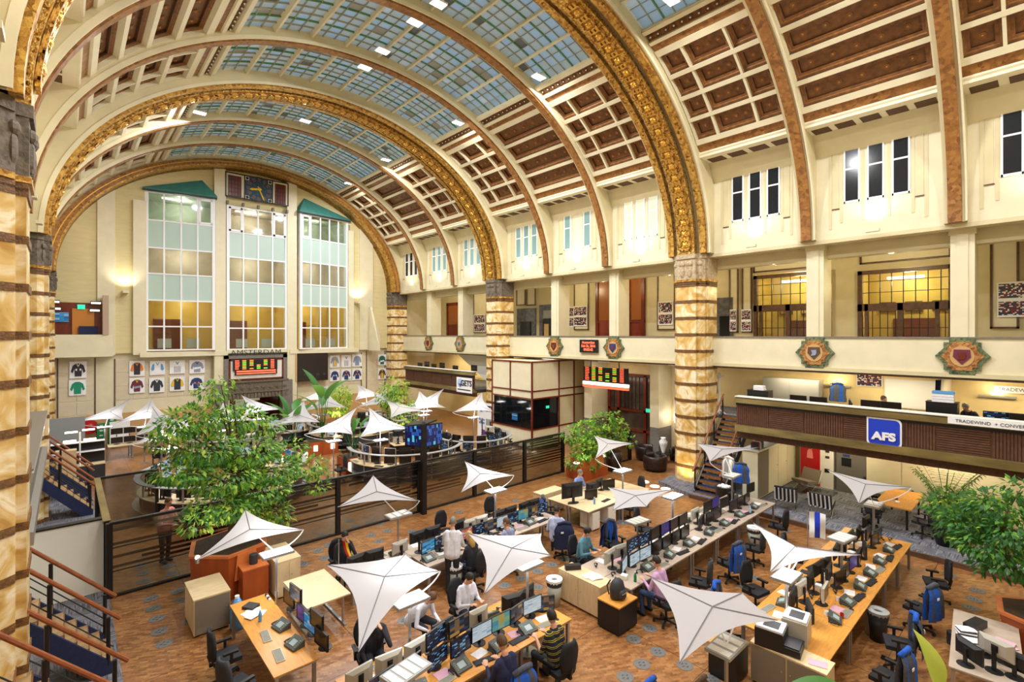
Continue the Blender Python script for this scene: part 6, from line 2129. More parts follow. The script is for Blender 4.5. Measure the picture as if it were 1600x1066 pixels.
# --- chairs, jackets, bins of the rows
CH = [(6.95, 6.35, PI, 'black chair of the striped-polo man', 'f'), (5.75, 6.35, PI, 'blue-backed chair of the navy-sweater man', 'g'), (4.45, 9.15, -.2, 'black chair of the man hidden under the front sail', 'f'), (6.75, 9.15, .1, 'chair of the white-shirted trader', 'f'),
      (8.1, 10.45, PI + .2, 'chair of the blonde woman', 'f'), (9.45, 10.5, PI, 'chair of the grey-shirted trader before the partition', 'f'), (11.25, 10.15, PI * .8, 'chair with navy jacket before the partition', 'f'), (9.0, 13.1, .1, 'empty chair behind the partition-side desks, left', 'f'), (11.0, 13.1, -.1, 'empty chair behind the partition-side desks, right', 'f'),
      (5.6, 13.2, 0, 'chair of the man with the yellow tie', 'f'),
      (10.65, 8.95, .15, 'black chair of the teal-shirted man', 'f'), (10.5, 6.2, PI, 'chair of the pink-shirted man', 'f'), (12.2, 8.9, -.2, 'empty chair with blue fleece behind the pink-shirted man\'s row', 'f'), (13.9, 9.0, .2, 'empty black chair behind the long row, middle', 'f'),
      (13.6, 6.1, PI * .95, 'grey chair with blue jacket at the middle of the long row', 'g'), (15.1, 6.05, PI * 1.05, 'grey mesh chair beside the white bin at the long row', 'g'), (17.4, 6.2, PI, 'black chair at the right end of the long row', 'f'), (12.0, 6.15, PI * 1.1, 'dark chair tucked beside the pink-shirted man', 'g'),
      (12.6, 5.0, -.2, 'tall black chair left of the right-hand row', 'f'), (15.3, 5.0, .2, 'black chair behind the blue flag', 'f'),
      (11.2, 2.1, PI * .95, 'chair with blue-grey jacket at the bottom right', 'f'), (12.6, 2.2, PI * 1.1, 'chair with hanging jackets at the right-hand row', 'g'), (14.6, 2.15, PI * .9, 'grey mesh chair beside the black bin', 'g'), (16.4, 2.1, PI * 1.1, 'black chair with headrest at the right-hand row', 'f'), (7.05, 4.75, PI, 'chair with grey-blue fleece cut by the bottom edge', 'f'), (7.7, 4.2, PI, 'chair with brown coat cut by the bottom edge', 'f'), (11.0, 4.95, .15, 'chair with blue-topped fleece beside the big right sail', 'f')]
for x, y, rz, lab, b in CH: chair(x, y, rz, lab, 'office chairs of the trading floor', 0, b)
for x, y, rz, lab, k in ((11.25, 10.15, PI * .8, 'navy jacket over the chair before the partition', 'n'), (12.2, 8.9, -.2, 'blue fleece over the chair behind the long row', 'b'), (13.6, 6.1, PI * .95, 'blue jacket on the grey chair at the long row', 'b'),
                         (11.2, 2.1, PI * .95, 'blue and grey jacket at the bottom right chair', 'bg'), (12.6, 2.2, PI * 1.1, 'long blue-grey jacket by the black bin', 'bg'), (14.6, 2.15, PI * .9, 'blue jacket on the mesh chair of the right-hand row', 'b'), (7.05, 4.75, PI, 'grey-blue fleece on the chair at the bottom edge', 'bg'), (7.7, 4.2, PI, 'brown coat on the chair at the bottom edge', 'br'), (11.0, 4.95, .15, 'blue-topped fleece beside the big right sail', 'bg'), (5.75, 6.35, PI, 'blue AFS jacket behind the navy-sweater man', 'b')):
    jacket(x, y, rz, lab, k)
bin_(711, 922, 'pale grey bin under the blonde woman\'s desk'); bin_(866, 945, 'grey-green bin left of the two-door cabinet'); bin_(1178, 856, 'pale grey bin below the long desk row'); bin_(1372, 1000, 'black bin with plastic bag at the right-hand row', True)
# rucksack, newspapers, cup etc. on the cabinet of row C
rk = thing('rucksack', 'black rucksack on the orange-topped pedestal', 'rucksack', (9.55, 6.9, .66))
q = MB(); q.smooth = True; q.lathe([(.15, 0), (.2, .04), (.21, .22), (.17, .36), (.09, .43), (.03, .45)], (0, 0, 0), 14, 1.0, .75); q.lathe([(.08, 0), (.12, .03), (.12, .16), (.06, .2)], (0, -.14, .03), 10, 1.1, .6); ob('bag', q, K['dark'], rk); ob('front_zip', MB().box(-.1, .1, -.215, -.205, .16, .175), K['greyp'], rk)
ob('strap', MB().tube([(-.1, .12, .4), (-.13, .2, .25), (-.1, .16, .05)], .018, 5).tube([(.1, .12, .4), (.13, .2, .25), (.1, .16, .05)], .018, 5), K['dark'], rk)
for k in range(5): paper(9.7 + random.uniform(-.06, .06), 7.75 + random.uniform(-.1, .1), .782 + .006 * k, random.uniform(0, 3), 1 if k < 4 else 0, 'brownish newspaper, %s in the pile on the two-door cabinet' % ORD[k], 'newspapers on the cabinet')
tag(ob('bag_case', MB().box(-.2, .2, -.07, .07, 0, .12), K['blackp'], None, (9.65, 8.35, .78), (0, 0, -.6)), 'black zipped case at the far end of the two-door cabinet', 'case')
bottle(10.35, 6.95, .742, 'greenc', 'green bottle beside the pink-shirted man\'s keyboard')
bottle(17.2, 7.0, .742, 'sky', 'clear pink-capped bottle at the far end of the long row')
for k, (x, y, c) in enumerate(((12.3, 3.1, 'red'), (12.15, 3.35, 'white'), (14.3, 3.3, 'jblue'), (16.2, 3.2, 'white'), (15.8, 7.1, 'white'), (9.9, 11.3, 'white'), (13.0, 3.35, 'white'), (6.3, 7.2, 'white'))):
    t = thing('mug', '%s mug, %s of the desk mugs counted from the front' % ({'red': 'red', 'white': 'white', 'jblue': 'blue'}[c], ORD[k]), 'mug', (x, y, .742), 0, 'mugs on desks'); inst('cup', MUGM[c], t); ob('handle', MB().tube([(.038, 0, .02), (.065, 0, .04), (.065, 0, .07), (.04, 0, .085)], .006, 5), K[c], t)
# flags
def flag(x, y, z, h, cols, label, pole_h, vert=False):
    t = thing('flag', label, 'flag', (x, y, z))
    ob('pole', MB().cyl((0, 0, 0), (0, 0, pole_h), .012, n=6), K['steel'], t)
    n = len(cols)
    for k, c in enumerate(cols):
        b = MB(); b.smooth = True; vs = []; fs = []
        for i in range(9):
            u = i / 8
            for j in range(2):
                v = (k + j) / n
                if vert: vs.append((.04 + v * h * .55, .06 * math.sin(u * 5 + v * 4), pole_h - u * h))
                else: vs.append((.02 + u * .12 + v * .22, .04 * math.sin(u * 5), pole_h - v * h * .25 - u * h * .8))
        for i in range(8): fs.append((2 * i, 2 * i + 1, 2 * i + 3, 2 * i + 2))
        b.add(vs, fs); ob('stripe', b, K[c], t)
    return t


flag(5.15, 12.25, .74, .62, ('black', 'red', 'yellow'), 'small black red yellow flag on the desk of the yellow-tie man', .85)
flag(15.7, 4.8, 0, .72, ('jwhite', 'afs', 'jwhite'), 'white and blue flag hanging at the right-hand row', 1.75, True).rotation_euler.z = -1.25
# right corner desk
RG = 'the cluttered corner desk at the right edge'
desk(13.3, .95, .08, 2.6, 1.0, 'greyt', RG[4:].capitalize() + ' with papers')
for k, (x, y, rz, e) in enumerate(((12.3, 1.1, .9, .1), (12.45, .75, 1.2, .25), (12.5, .5, 1.3, .1), (12.9, .9, .6, .05))): monitor(x, y, .74, rz, 'off', e, 'silver' if k == 1 else 'black', '%s monitor from the back on %s' % (ORD[k], RG), 'monitors of ' + RG)
for k in range(8): paper(13.0 + random.uniform(-.1, .9), .7 + random.uniform(-.1, .5), .742 + .005 * k, random.uniform(0, 3), k % 4, 'sheet or pad, %s in the heap on %s' % (ORD[k], RG), 'papers of ' + RG)
for k in range(5): paper(13.45 + .02 * k, 1.25, .742 + .022 * k, .2 + .1 * k, 3 if k % 2 else 1, 'stacked binder, %s from the bottom, near the redwood planter' % ORD[k], 'binder stack')
keyboard(13.1, .7, .742, .6, 'black keyboard on ' + RG, None)
tag(ob('black_case', MB().box(-.25, .25, -.1, .1, 0, .14), K['blackp'], None, (13.9, 1.15, .742), (0, 0, -.3)), 'black box with coloured items on the corner desk', 'box')

# ================================================================ PEOPLE
import struct as _s
pol = M('striped_polo', '1c1c2c', .85)
_t = pol.node_tree; _b = _t.nodes['Principled BSDF']
_tc = nd(_t, 'ShaderNodeTexCoord'); _w = nd(_t, 'ShaderNodeTexWave', Scale=3.2); _w.bands_direction = 'Z'
_t.links.new(_tc.outputs['Object'], _w.inputs['Vector'])
_r = ramp(_t, [(0, lin('1c1c2c')), (.74, lin('c8b830')), (.92, lin('1c1c2c'))], _w.outputs['Fac'], 'CONSTANT'); _t.links.new(_r.outputs[0], _b.inputs['Base Color'])
K['polo'] = pol
for n_, c_ in dict(shNavy='242648', shTeal='5a8aa0', shPink='c09ac0', shBlue='8098d0', shGrey='8a90b0', shBlack='1e1e26', shWhite='dcdce6', shLav='b0b8d8', shPink2='d88a80').items(): K[n_] = M(n_, c_, .85, var=.12, scale=14)
person(5.72, 6.42, 0, PI, 'man in navy sweater seen from behind at the front row', 'shNavy', 'hairB', head_tilt=.3)
person(6.95, 6.4, 0, PI, 'man in black and yellow striped polo at the front row', 'polo', 'hairD', head_turn=-.2, sleeve=False)
person(6.72, 9.05, 0, 0, 'trader in white shirt half hidden by a sail', 'shWhite', 'hairD', head_tilt=.5)
person(4.45, 9.05, 0, -.1, 'man in dark suit resting his face on one hand', 'shBlack', 'hairB', arms='chin', lean=.3)
person(5.65, 9.5, 0, .3, 'person in dark jacket and white shirt bending at the front row', 'shWhite', 'hairB', lean=.7, arms='lap')
person(5.6, 13.1, 0, 0, 'man in black jacket and yellow tie behind two monitors', 'shBlack', 'hairD', arms='chin', head_tilt=.35)
person(7.55, 10.7, 0, PI * .75, 'person in pale shirt standing at the desks before the partition', 'shWhite', 'hairG', pose='stand')
person(8.1, 10.5, 0, PI + .2, 'woman with long blond hair seen from behind', 'shBlack', 'hairY', long_hair=True, legs='jeans')
person(9.45, 10.55, 0, PI, 'man in grey-lilac shirt before the partition', 'shGrey', 'hairB', head_turn=.5)
person(11.15, 10.3, 0, PI * .72, 'man in pale lavender shirt sitting upright with folded hands', 'shLav', 'hairD', arms='lap', head_turn=-.3)
person(15.0, 12.75, 0, 0, 'man in blue shirt and glasses by the planter', 'shBlue', 'hairG', head_turn=.5)
person(10.68, 8.9, 0, .1, 'man in teal shirt looking down at his desk', 'shTeal', 'hairD', head_turn=.6, head_tilt=.35)
person(10.5, 6.3, 0, PI, 'man in pink shirt typing at the long row', 'shPink', 'hairD', head_tilt=.2, legs='jeans')
person(22.6, 4.3, 3.1, -PI / 2, 'man in grey shirt at a desk on the near deck', 'shGrey', 'hairB', lean=.35, head_turn=.8)
person(23.2, 1.9, 3.1, -PI / 2 - .5, 'man in dark sweater bending forward on the near deck', 'shBlack', 'hairG', lean=.6)
person(2.2, 17.9, 0, .6, 'person in salmon pink top behind the glass partition', 'shPink2', 'hairB', pose='stand')
# ================================================================ SAILS
SAILS = [
    ([(1017, 903, 2.5), (1062, 1037, 2.3), (1215, 970, 2.25), (1160, 927, 2.45)], (1135, 1012), 'large white sail in the right foreground', False, 0),
    ([(510, 883, 2.45), (633, 867, 2.45), (688, 893, 2.35), (560, 1020, 2.5)], (640, 940), 'largest white sail in the left foreground', True, 0),
    ([(731, 834, 2.5), (845, 834, 2.4), (860, 868, 2.4), (757, 928, 2.5)], (824, 884), 'white sail hiding the white-shirted trader', True, 0),
    ([(527, 793, 2.3), (583, 743, 2.75), (655, 783, 2.35)], (622, 806), 'white tent-like sail before the partition post', False, 0),
    ([(726, 721, 2.75), (720, 770, 2.3), (803, 743, 2.4)], (774, 768), 'white sail above the lavender-shirted man', True, 0),
    ([(928, 681, 2.7), (930, 717, 2.3), (990, 693, 2.45)], (973, 737), 'white sail in front of the redwood planter', True, 0),
    ([(950, 762, 2.45), (958, 798, 2.3), (1010, 792, 2.35), (1052, 765, 2.4)], (1051, 777), 'low wide sail right of the man beside the planter', True, 0),
    ([(1089, 693, 2.75), (1109, 722, 2.35), (1185, 700, 2.5)], (1144, 744), 'white sail in front of the stair', False, 0),
    ([(1177, 818, 2.55), (1203, 895, 2.35), (1345, 868, 2.35), (1250, 862, 2.42)], (1229, 902), 'swooping white sail over the right-hand row', True, 0),
    ([(1293, 735, 2.75), (1342, 787, 2.35), (1424, 762, 2.45)], (1365, 790), 'white sail in front of the orange lounge table', False, 0),
    ([(304, 877, 2.2), (383, 797, 2.7), (474, 828, 2.3)], (432, 866), 'white sail under the big ficus', True, 0),
]
for c, l, lab, lit, f in SAILS: sail(c, l, lab, lit, f, power=24)
# sails beyond the partition, foot set on the floor under the lamp
BS = [(1.9, 34.2, .2, 'far left white sail near the green crates'), (3.3, 33.0, 1.2, 'white sail right of the far left one'), (3.4, 29.0, 2.0, 'low white sail left of the ficus top'), (3.6, 26.0, .6, 'white sail showing through the ficus'),
      (8.2, 31.5, 2.6, 'narrow white sail before the portal'), (9.0, 26.5, 1.1, 'white sail just right of the ficus crown'), (9.6, 22.6, .3, 'wide white sail left of the screen post'), (11.0, 21.6, 2.2, 'white sail tilted beside the wide one'),
      (12.0, 30.5, 1.4, 'white sail between the banana plants'), (13.2, 34.5, .7, 'small white sail before the clock wall'), (16.0, 33.5, 2.4, 'pointed white sail near the far stair'), (15.2, 29.5, .9, 'white sail behind the young tree'), (16.4, 26.3, 1.9, 'white sail under the far deck'), (17.6, 27.2, .2, 'white sail right of the one under the far deck'), (14.2, 25.6, 2.9, 'white sail left of the young tree'), (18.3, 23.4, 1.0, 'white sail close to the middle pillar'), (6.2, 29.0, 1.7, 'white sail above the far side of the ficus')]
for k, (x, y, a, lab) in enumerate(BS):
    cs = []; a = math.atan2(y, x) + (a - 1.5) * .45
    for j, (ang, rr, z) in enumerate(((0, 1.5, 3.15), (2.3, 1.6, 2.25), (4.0, 1.6, 2.35))):
        cs.append(Vector((x + rr * math.cos(a + ang), y + rr * math.sin(a + ang), z)))
    # same builder, corners given as points
    _on = onZ
    def onZ(px, py, z, _c=cs): return px if isinstance(px, Vector) else _on(px, py, z)
    sail([(v, 0, 0) for v in cs], Vector((x + .5 * math.cos(a + 3), y + .5 * math.sin(a + 3), 0)), lab, k % 3 != 2, 0, power=24)
    onZ = _on

# ================================================================ GLASS PARTITION
pt = thing('glass_partition', 'long black-framed glass partition with painted reflection stripes across the hall', 'partition', (0, 16.4, 0))
PXs = [.84, 6.86, 10.05, 12.71, 15.6, 18.2]
for x in PXs: ob('post', MB().box(x - .07, x + .07, -.07, .07, 0, 1.93), K['black'], pt)
ob('top_rail', MB().box(PXs[0], PXs[-1], -.06, .06, 1.88, 1.95), K['black'], pt)
ob('bottom_rail', MB().box(PXs[0], PXs[-1], -.05, .05, 0, .06), K['black'], pt)
random.seed(3)
for a, b in zip(PXs, PXs[1:]):
    g = ob('pane', MB().box(a + .07, b - .07, -.008, .008, .06, 1.88), K['glassp'], pt)
    for z in (.66, 1.27): ob('glazing_bar', MB().box(a + .07, b - .07, -.02, .02, z - .012, z + .012), K['black'], g)
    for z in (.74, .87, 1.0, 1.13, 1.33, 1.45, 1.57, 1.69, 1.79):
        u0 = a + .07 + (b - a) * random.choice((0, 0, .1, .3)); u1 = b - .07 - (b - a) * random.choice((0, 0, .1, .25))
        ob('reflection_stripe', MB().box(u0, u1, -.014, -.009, z, z + .07), K['glassrefl'], g)  # dark reflections in the glass, painted as strips
rt = thing('glass_partition', 'short return of the glass partition beside the left stairs', 'partition', (.8, 16.6, 0))
for y in (0.05, 5.2): ob('post', MB().box(-.06, .06, y - .06, y + .06, 0, 1.93), K['black'], rt)
ob('post', MB().box(1.6, 1.7, 5.14, 5.26, 0, 1.93), K['black'], rt)
ob('top_rail', MB().box(-.08, .08, 0, 5.2, 1.88, 1.95), K['bronze'], rt); ob('top_rail', MB().box(0, 1.7, 5.15, 5.25, 1.88, 1.95), K['black'], rt)
ob('pane', MB().box(-.008, .008, .1, 5.1, .05, 1.88), K['glassp'], rt); ob('pane', MB().box(.05, 1.6, 5.19, 5.21, .05, 1.88), K['glassp'], rt)
r2 = thing('glass_partition', 'low glass screen between the ficus planter and the sofas', 'partition', (19.0, 15.9, 0))
ob('post', MB().box(3.6, 3.75, -.4, -.25, 0, 1.6), K['black'], r2); ob('pane', MB().box(1.4, 3.6, -.34, -.32, .05, 1.5), K['glassp'], r2); ob('bottom_rail', MB().box(1.4, 3.6, -.37, -.29, 0, .06), K['black'], r2)
lw = S('wall_left', MB().box(-2.2, .76, 16.95, 17.1, 0, 1.9), K['offw'], 'low white wall beside the left stairs')
ob('coping', MB().box(-2.2, .78, 16.92, 17.13, 1.9, 1.94), K['black'], lw)
# post with the cube of screens
sp = thing('screen_post', 'black post carrying two angled video screens', 'screen post', (10.05, 16.1, 0))
ob('post', MB().box(-.09, .09, -.09, .09, 0, 3.45), K['black'], sp)
for s in (-1, 1):
    sc_o = MB()
    sc_o.T = Matrix.Translation((0, -.02, 2.95)) @ Matrix.Rotation(s * .62 + TH * 0 - .55, 4, 'Z')
    f_ = MB(); f_.T = sc_o.T
    f_.box(s * .06, s * .84, -.05, .05, -.42, .42); sc_o.box(s * .09, s * .82, -.056, -.05, -.38, .38)
    h = ob('screen_housing', f_, K['black'], sp); ob('screen', sc_o, K['s_city'], h)
ob('top_plate', MB().prism([(-.8, .0, 3.4), (.0, -.2, 3.4), (.8, .3, 3.4), (0, .6, 3.4)], (0, 0, .05)), K['black'], sp)

# ================================================================ RING DESKS BEYOND THE PARTITION
def ringdesk(cx, cy, Rr, a0, a1, label, nm, face_in, kinds, two=True):
    t = thing('ring_desk', label, 'desk', (cx, cy, 0))
    def arcb(r0, r1, z0, z1, n=36):
        b = MB(); vs = []; fs = []
        for k in range(n + 1):
            a = a0 + (a1 - a0) * k / n
            for r, z in ((r0, z0), (r1, z0), (r1, z1), (r0, z1)): vs.append((r * math.cos(a), r * math.sin(a), z))
        for k in range(n):
            for i in range(4): fs.append((k * 4 + i, k * 4 + (i + 1) % 4, k * 4 + 4 + (i + 1) % 4, k * 4 + 4 + i))
        fs += [(0, 1, 2, 3), (4 * n, 4 * n + 1, 4 * n + 2, 4 * n + 3)]
        return b.add(vs, fs)
    ob('desktop', arcb(Rr - .8, Rr + .1, .72, .75), K['birch'], t)
    ob('front_panel', arcb(Rr - .02, Rr + .02, .05, .7), K['dark'], t)
    ob('equipment_shelf', arcb(Rr - .1, Rr + .25, .3, .33), K['steel'], t)
    ob('upper_shelf', arcb(Rr + .0, Rr + .2, 1.28, 1.31), K['greyp'], t)
    pm = MB().box(-.03, .03, -.03, .03, 0, 1.28).mesh('support', K['steel'])
    for k in range(9):
        a = a0 + (a1 - a0) * k / 8; inst('support', pm, t, (Rr * math.cos(a), Rr * math.sin(a), 0))
    for k in range(nm):
        a = a0 + (a1 - a0) * (k + .5) / nm
        rm = Rr - .35
        rz = (a - PI / 2) if face_in else (a + PI / 2)
        for e in ((.05, .38) if two else (.05,)):
            rm += (0 if e < .3 else (.06 if face_in else -.06))
            monitor(cx + rm * math.cos(a), cy + rm * math.sin(a), .75, rz, random.choice(kinds), e, random.choice(('black', 'black', 'silver')), '%s monitor, %s clockwise on %s' % ('lower' if e < .3 else 'upper', ORD[nm - 1 - k], label), 'monitors on ' + label, 1.1)
    for k in range(nm // 2):
        a = a0 + (a1 - a0) * (k + .5) / (nm // 2)
        s = -1 if face_in else 1
        rk_ = (Rr - .65) if face_in else (Rr - .05)
        keyboard(cx + rk_ * math.cos(a), cy + rk_ * math.sin(a), .752, a + (-PI / 2 if face_in else PI / 2), 'keyboard, %s clockwise on %s' % (ORD[nm // 2 - 1 - k], label), 'keyboards on ' + label, k % 2 == 0)
        rc = (Rr - 1.3) if face_in else (Rr + .7)
        if k % 2 == 0: chair(cx + rc * math.cos(a), cy + rc * math.sin(a), a + (PI / 2 if face_in else -PI / 2) + PI, 'black chair, %s clockwise at %s' % (ORD[(nm // 2 - 1 - k) // 2], label), 'chairs at ' + label)
    return t


random.seed(8)
ringdesk(5.0, 23.3, 2.9, R(-250), R(70), 'round trading desk behind the ficus', 18, True, ['doc', 'doc', 'off', 'blue', 'chart'])
ringdesk(12.9, 22.3, 2.7, R(-200), R(80), 'round trading desk right of the screen post', 16, False, ['off', 'off', 'off', 'chart'])
ringdesk(13.6, 30.2, 2.5, R(-220), R(60), 'round trading desk near the far deck', 14, False, ['off', 'off', 'doc', 'chart'])
ringdesk(7.0, 31.0, 2.4, R(-200), R(20), 'round trading desk before the portal', 12, True, ['off', 'doc', 'chart'])
ringdesk(16.7, 21.6, 1.9, R(-230), R(30), 'small round desk beside the middle pillar', 10, False, ['off', 'off', 'chart'])
ringdesk(10.6, 33.6, 1.9, R(-200), R(20), 'small round desk before the dark board', 8, False, ['off', 'off', 'doc'])
ringdesk(17.0, 31.2, 1.7, R(-230), R(10), 'small round desk under the far deck', 8, False, ['off', 'off', 'chart'])
# far left desk with six framed monitors, crates, whiteboard
RL = 'the far left desk'
for k in range(3): desk(2.2 + 1.0 * k, 34.6, 0, 1.0, .9, 'birch', '%s section from the left of %s by the crates' % (ORD[k], RL), 'sections of ' + RL)
for k in range(3):
    for e in (.05, .5): monitor(2.1 + .56 * k, 34.7, .75, 0, 'off', e, 'silver', '%s row pale-framed monitor, %s from the left on %s' % ('lower' if e < .3 else 'upper', ORD[k], RL), 'framed monitors on ' + RL, 1.1)
chair(3.6, 31.2, PI, 'blue-grey chair between the far left desks'); desk(4.2, 31.6, .3, 1.6, .8, 'birch', 'pale side desk left of the ficus top')
dk_ = thing('dealing_desk', 'dark dealing desk with white shelf at the far left under lamps', 'desk', (.2, 30.6, 0))
ob('top', MB().box(-.6, 1.2, -.5, .5, .72, .75), K['birch'], dk_); ob('front', MB().box(-.6, 1.2, -.5, -.44, 0, .7), K['dark'], dk_); ob('shelf', MB().box(-.7, 1.2, -.2, .2, 1.3, 1.34).box(-.7, 1.2, -.2, .2, 1.75, 1.78), K['white'], dk_); ob('shelf_back', MB().box(-.7, 1.2, .1, .14, .75, 1.75), K['black'], dk_)
tag(ob('grey_screen', MB().box(-1, .75, 33.4, 33.5, 0, 2.6), M('grey_acoustic', '8e9092', .8)), 'grey acoustic screen board behind the dealing desk', 'screen')
tw = thing('lamp_stand', 'white stand with four glowing lamp heads at far left', 'lamp', (.5, 30.2, 0))
ob('pole', MB().cyl((0, 0, 0), (0, 0, 2.3), .03), K['white'], tw)
for sx, z in ((-.3, 2.3), (.3, 2.35), (-.35, 1.9), (.35, 1.9)): ob('lamp_head', MB().box(sx - .22, sx + .22, -.12, .12, z, z + .05), K['glow2'], tw)
light('AREA', (.5, 30.2, 2.5), 30, (1, .97, .92), .5, aim=(.5, 30.2, 6))
cr_me = MB().box(-.2, .2, -.15, .15, 0, .28).mesh('crate_body', K['greenc']); cr_h = MB().box(-.08, .08, -.16, -.15, .12, .2).mesh('crate_badge', K['offw'])
for i, (x, n) in enumerate(((1.6, 5), (2.1, 6))):
    for k in range(n):
        t = thing('beer_crate', 'green crate, %s from the floor in the %s stack at the clock wall' % (ORD[k], ('left', 'right')[i]), 'crate', (x, 38.6, .29 * k), 0, 'stacked green crates'); inst('crate_body', cr_me, t); inst('crate_badge', cr_h, t)
tag(ob('whiteboard', MB().box(1.95, 2.9, 37.6, 37.66, .1, 1.6), K['white']), 'small white flip board before the green crates', 'board')
ex_ = thing('fire_hose_reel', 'red fire hose reel on the far left wall', 'hose reel', onY(140, 667, 39.4))
ob('reel', MB().lathe([(.42, 0), (.42, .15), (.2, .16), (.1, .2)], n=18), K['red'], ex_, (0, 0, 0), FX)
ob('hose', MB().tube([(.3, -.1, -.3), (.35, -.12, -.6), (.2, -.12, -.7)], .04, 6), K['black'], ex_)
cabinet(-.6, .55, 19.0, 19.5, 1.1, 'birch', 'birch', 'birch double cupboard under the left stair', face='y')
cabinet(-.3, .35, 27.9, 28.3, 1.9, 'birch', 'birch', 'tall birch cupboard beside the farthest left stair', face='y')
# ================================================================ PLANTS
random.seed(31)
# big ficus left, in a redwood planter
fp = onY(370, 870, 15.1)
t = thing('planter', 'big angular redwood planter under the ficus', 'planter', (3.3, 15.1, 0))
def hexbox(r0, r1, z0, z1, sx=1, sy=1, n=6, ph=.3):
    b = MB(); vs = []
    for r, z in ((r0, z0), (r1, z1)):
        for k in range(n): a = ph + 2 * PI * k / n; vs.append((sx * r * math.cos(a), sy * r * math.sin(a), z))
    b.add(vs, [(k, (k + 1) % n, n + (k + 1) % n, n + k) for k in range(n)] + [tuple(range(n - 1, -1, -1)), tuple(range(n, 2 * n))])
    return b
ob('box', hexbox(.95, 1.0, 0, 1.15), K['planter'], t); ob('soil', hexbox(.9, .9, 1.15, 1.18), K['soil'], t)
ob('front_niche', MB().prism([(-.1, -.95, .5), (.55, -.8, .5), (.45, -.75, 1.12), (-.02, -.88, 1.12)], (0, -.08, 0)), K['planter2'], t)
ob('rim', hexbox(1.03, 1.03, 1.1, 1.16), K['planter2'], t)
tag(ob('loudspeaker', MB().lathe([(.1, 0), (.1, .24), (.08, .25)], n=14), K['dark'], None, (3.62, 14.0, .86)), 'small black cylinder speaker on the cabinet by the redwood planter', 'speaker')
cabinet(3.3, 3.9, 13.7, 14.15, .86, 'planter2', 'planter', 'low redwood box in front of the ficus planter', doors=0)
cabinet(4.0, 4.6, 13.4, 14.6, .95, 'birch', 'birch', 'pale cupboard with white note right of the redwood planter', face='y')
cabinet(2.13, 2.85, 12.95, 14.05, .85, 'birch', 'tambour', 'birch tambour cupboard left of the orange desk', face='y', doors=1)
wb = thing('water_bottle', 'blue water cooler bottle between cupboard and orange desk', 'bottle', (2.95, 12.75, 0)); q = MB(); q.smooth = True; q.lathe([(.14, 0), (.15, .1), (.15, .45), (.1, .6), (.05, .7)], n=16); ob('bottle_body', q, M('water_blue', '5a9ad8', .15), wb); ob('cap', MB().lathe([(.05, .7), (.05, .75)], n=12), K['white'], wb)
blobs = []
for (px, py, Y, r) in ((330, 612, 15.1, .45), (345, 640, 15.3, .55), (300, 655, 14.9, .7), (375, 655, 15.6, .7), (275, 668, 14.6, .55), (420, 665, 15.8, .45), (320, 700, 14.8, .8), (385, 705, 15.3, .85), (290, 735, 14.5, .65), (350, 745, 14.7, .85), (430, 735, 15.3, .75), (480, 728, 15.6, .6), (405, 765, 15.0, .8), (340, 790, 14.5, .7), (310, 815, 14.2, .45), (420, 800, 14.9, .6), (440, 810, 15.1, .35), (375, 790, 14.8, .7), (500, 742, 15.5, .35), (495, 760, 15.3, .35), (255, 690, 14.6, .4), (262, 740, 14.4, .4), (345, 600, 15.2, .3), (360, 592, 15.3, .2), (455, 700, 15.6, .5)):
    p = onY(px, py, Y); blobs.append(((p.x, p.y, p.z), (r, r, r * .42)))
tr = thing('ficus_tree', 'large leafy ficus rising in the left foreground', 'tree', (3.3, 15.1, 1.18))
bl = [((c[0] - 3.3, c[1] - 15.1, c[2] - 1.18), r) for c, r in blobs]
foliage(bl, 6800, .17, .075, [K['leaf1'], K['leaf2'], K['leaf3']], tr, 'foliage', (5, 5, 3)); branches(bl, (0, 0, 0), tr, .07)
light('SPOT', (2.45, 14.2, 1.3), 160, (.9, .9, 1), .1, aim=(3.3, 15.0, 4.0), spot=100)
sl_ = thing('plant_spotlight', 'small bright spotlight at the left of the redwood planter', 'lamp', (2.42, 14.25, 1.15)); ob('body', MB().cyl((0, 0, 0), (0, 0, .12), .05), K['steel'], sl_); ob('lens', MB().ball((0, 0, .14), .055, 8, 6), K['glow'], sl_)
# planter with ficus before the alcove doors
t = thing('planter', 'redwood planter with orange sides in front of the alcove doors', 'planter', (18.6, 15.2, 0))
ob('box', hexbox(.75, .8, .45, .95, 1.25, .8, 4, PI / 4), K['planter2'], t); ob('base', hexbox(1.0, 1.0, 0, .45, 1.25, .8, 4, PI / 4), K['planter'], t); ob('soil', hexbox(.72, .72, .95, .97, 1.25, .8, 4, PI / 4), K['soil'], t)
for s in (-1, 1): ob('planter_lamp', MB().box(s * 1.0 - .1, s * 1.0 + .1, -.3, -.1, .8, .86), K['glow2'], t)
light('SPOT', (17.6, 14.6, .9), 90, WARM, .1, aim=(18.5, 15.3, 2.6), spot=100)
blobs = []
for px, py, r in ((905, 700, .6), (920, 675, .65), (945, 660, .6), (895, 720, .4), (960, 680, .6), (935, 695, .75), (975, 670, .4), (890, 680, .4), (955, 650, .35), (915, 720, .5), (985, 690, .3)):
    p = onY(px, py, 15.2); blobs.append(((p.x - 18.6, p.y - 15.2 + random.uniform(-.3, .3), p.z - .97), (r, r, r * .75)))
tr = thing('ficus_shrub', 'bright leafy ficus in the planter before the alcove doors', 'tree', (18.6, 15.2, .97)); foliage(blobs, 2400, .19, .12, [K['leaf1'], K['leaf2'], K['leaf3']], tr, 'foliage', (5, 3, 3)); branches(blobs, (0, 0, 0), tr, .05)
pot = thing('plant_pot', 'dark round pot behind the redwood planter', 'pot', (20.3, 14.9, 0)); q = MB(); q.smooth = True; q.lathe([(.3, 0), (.42, .5), (.38, .95), (.34, .95)], n=18); ob('vessel', q, K['leather'], pot)
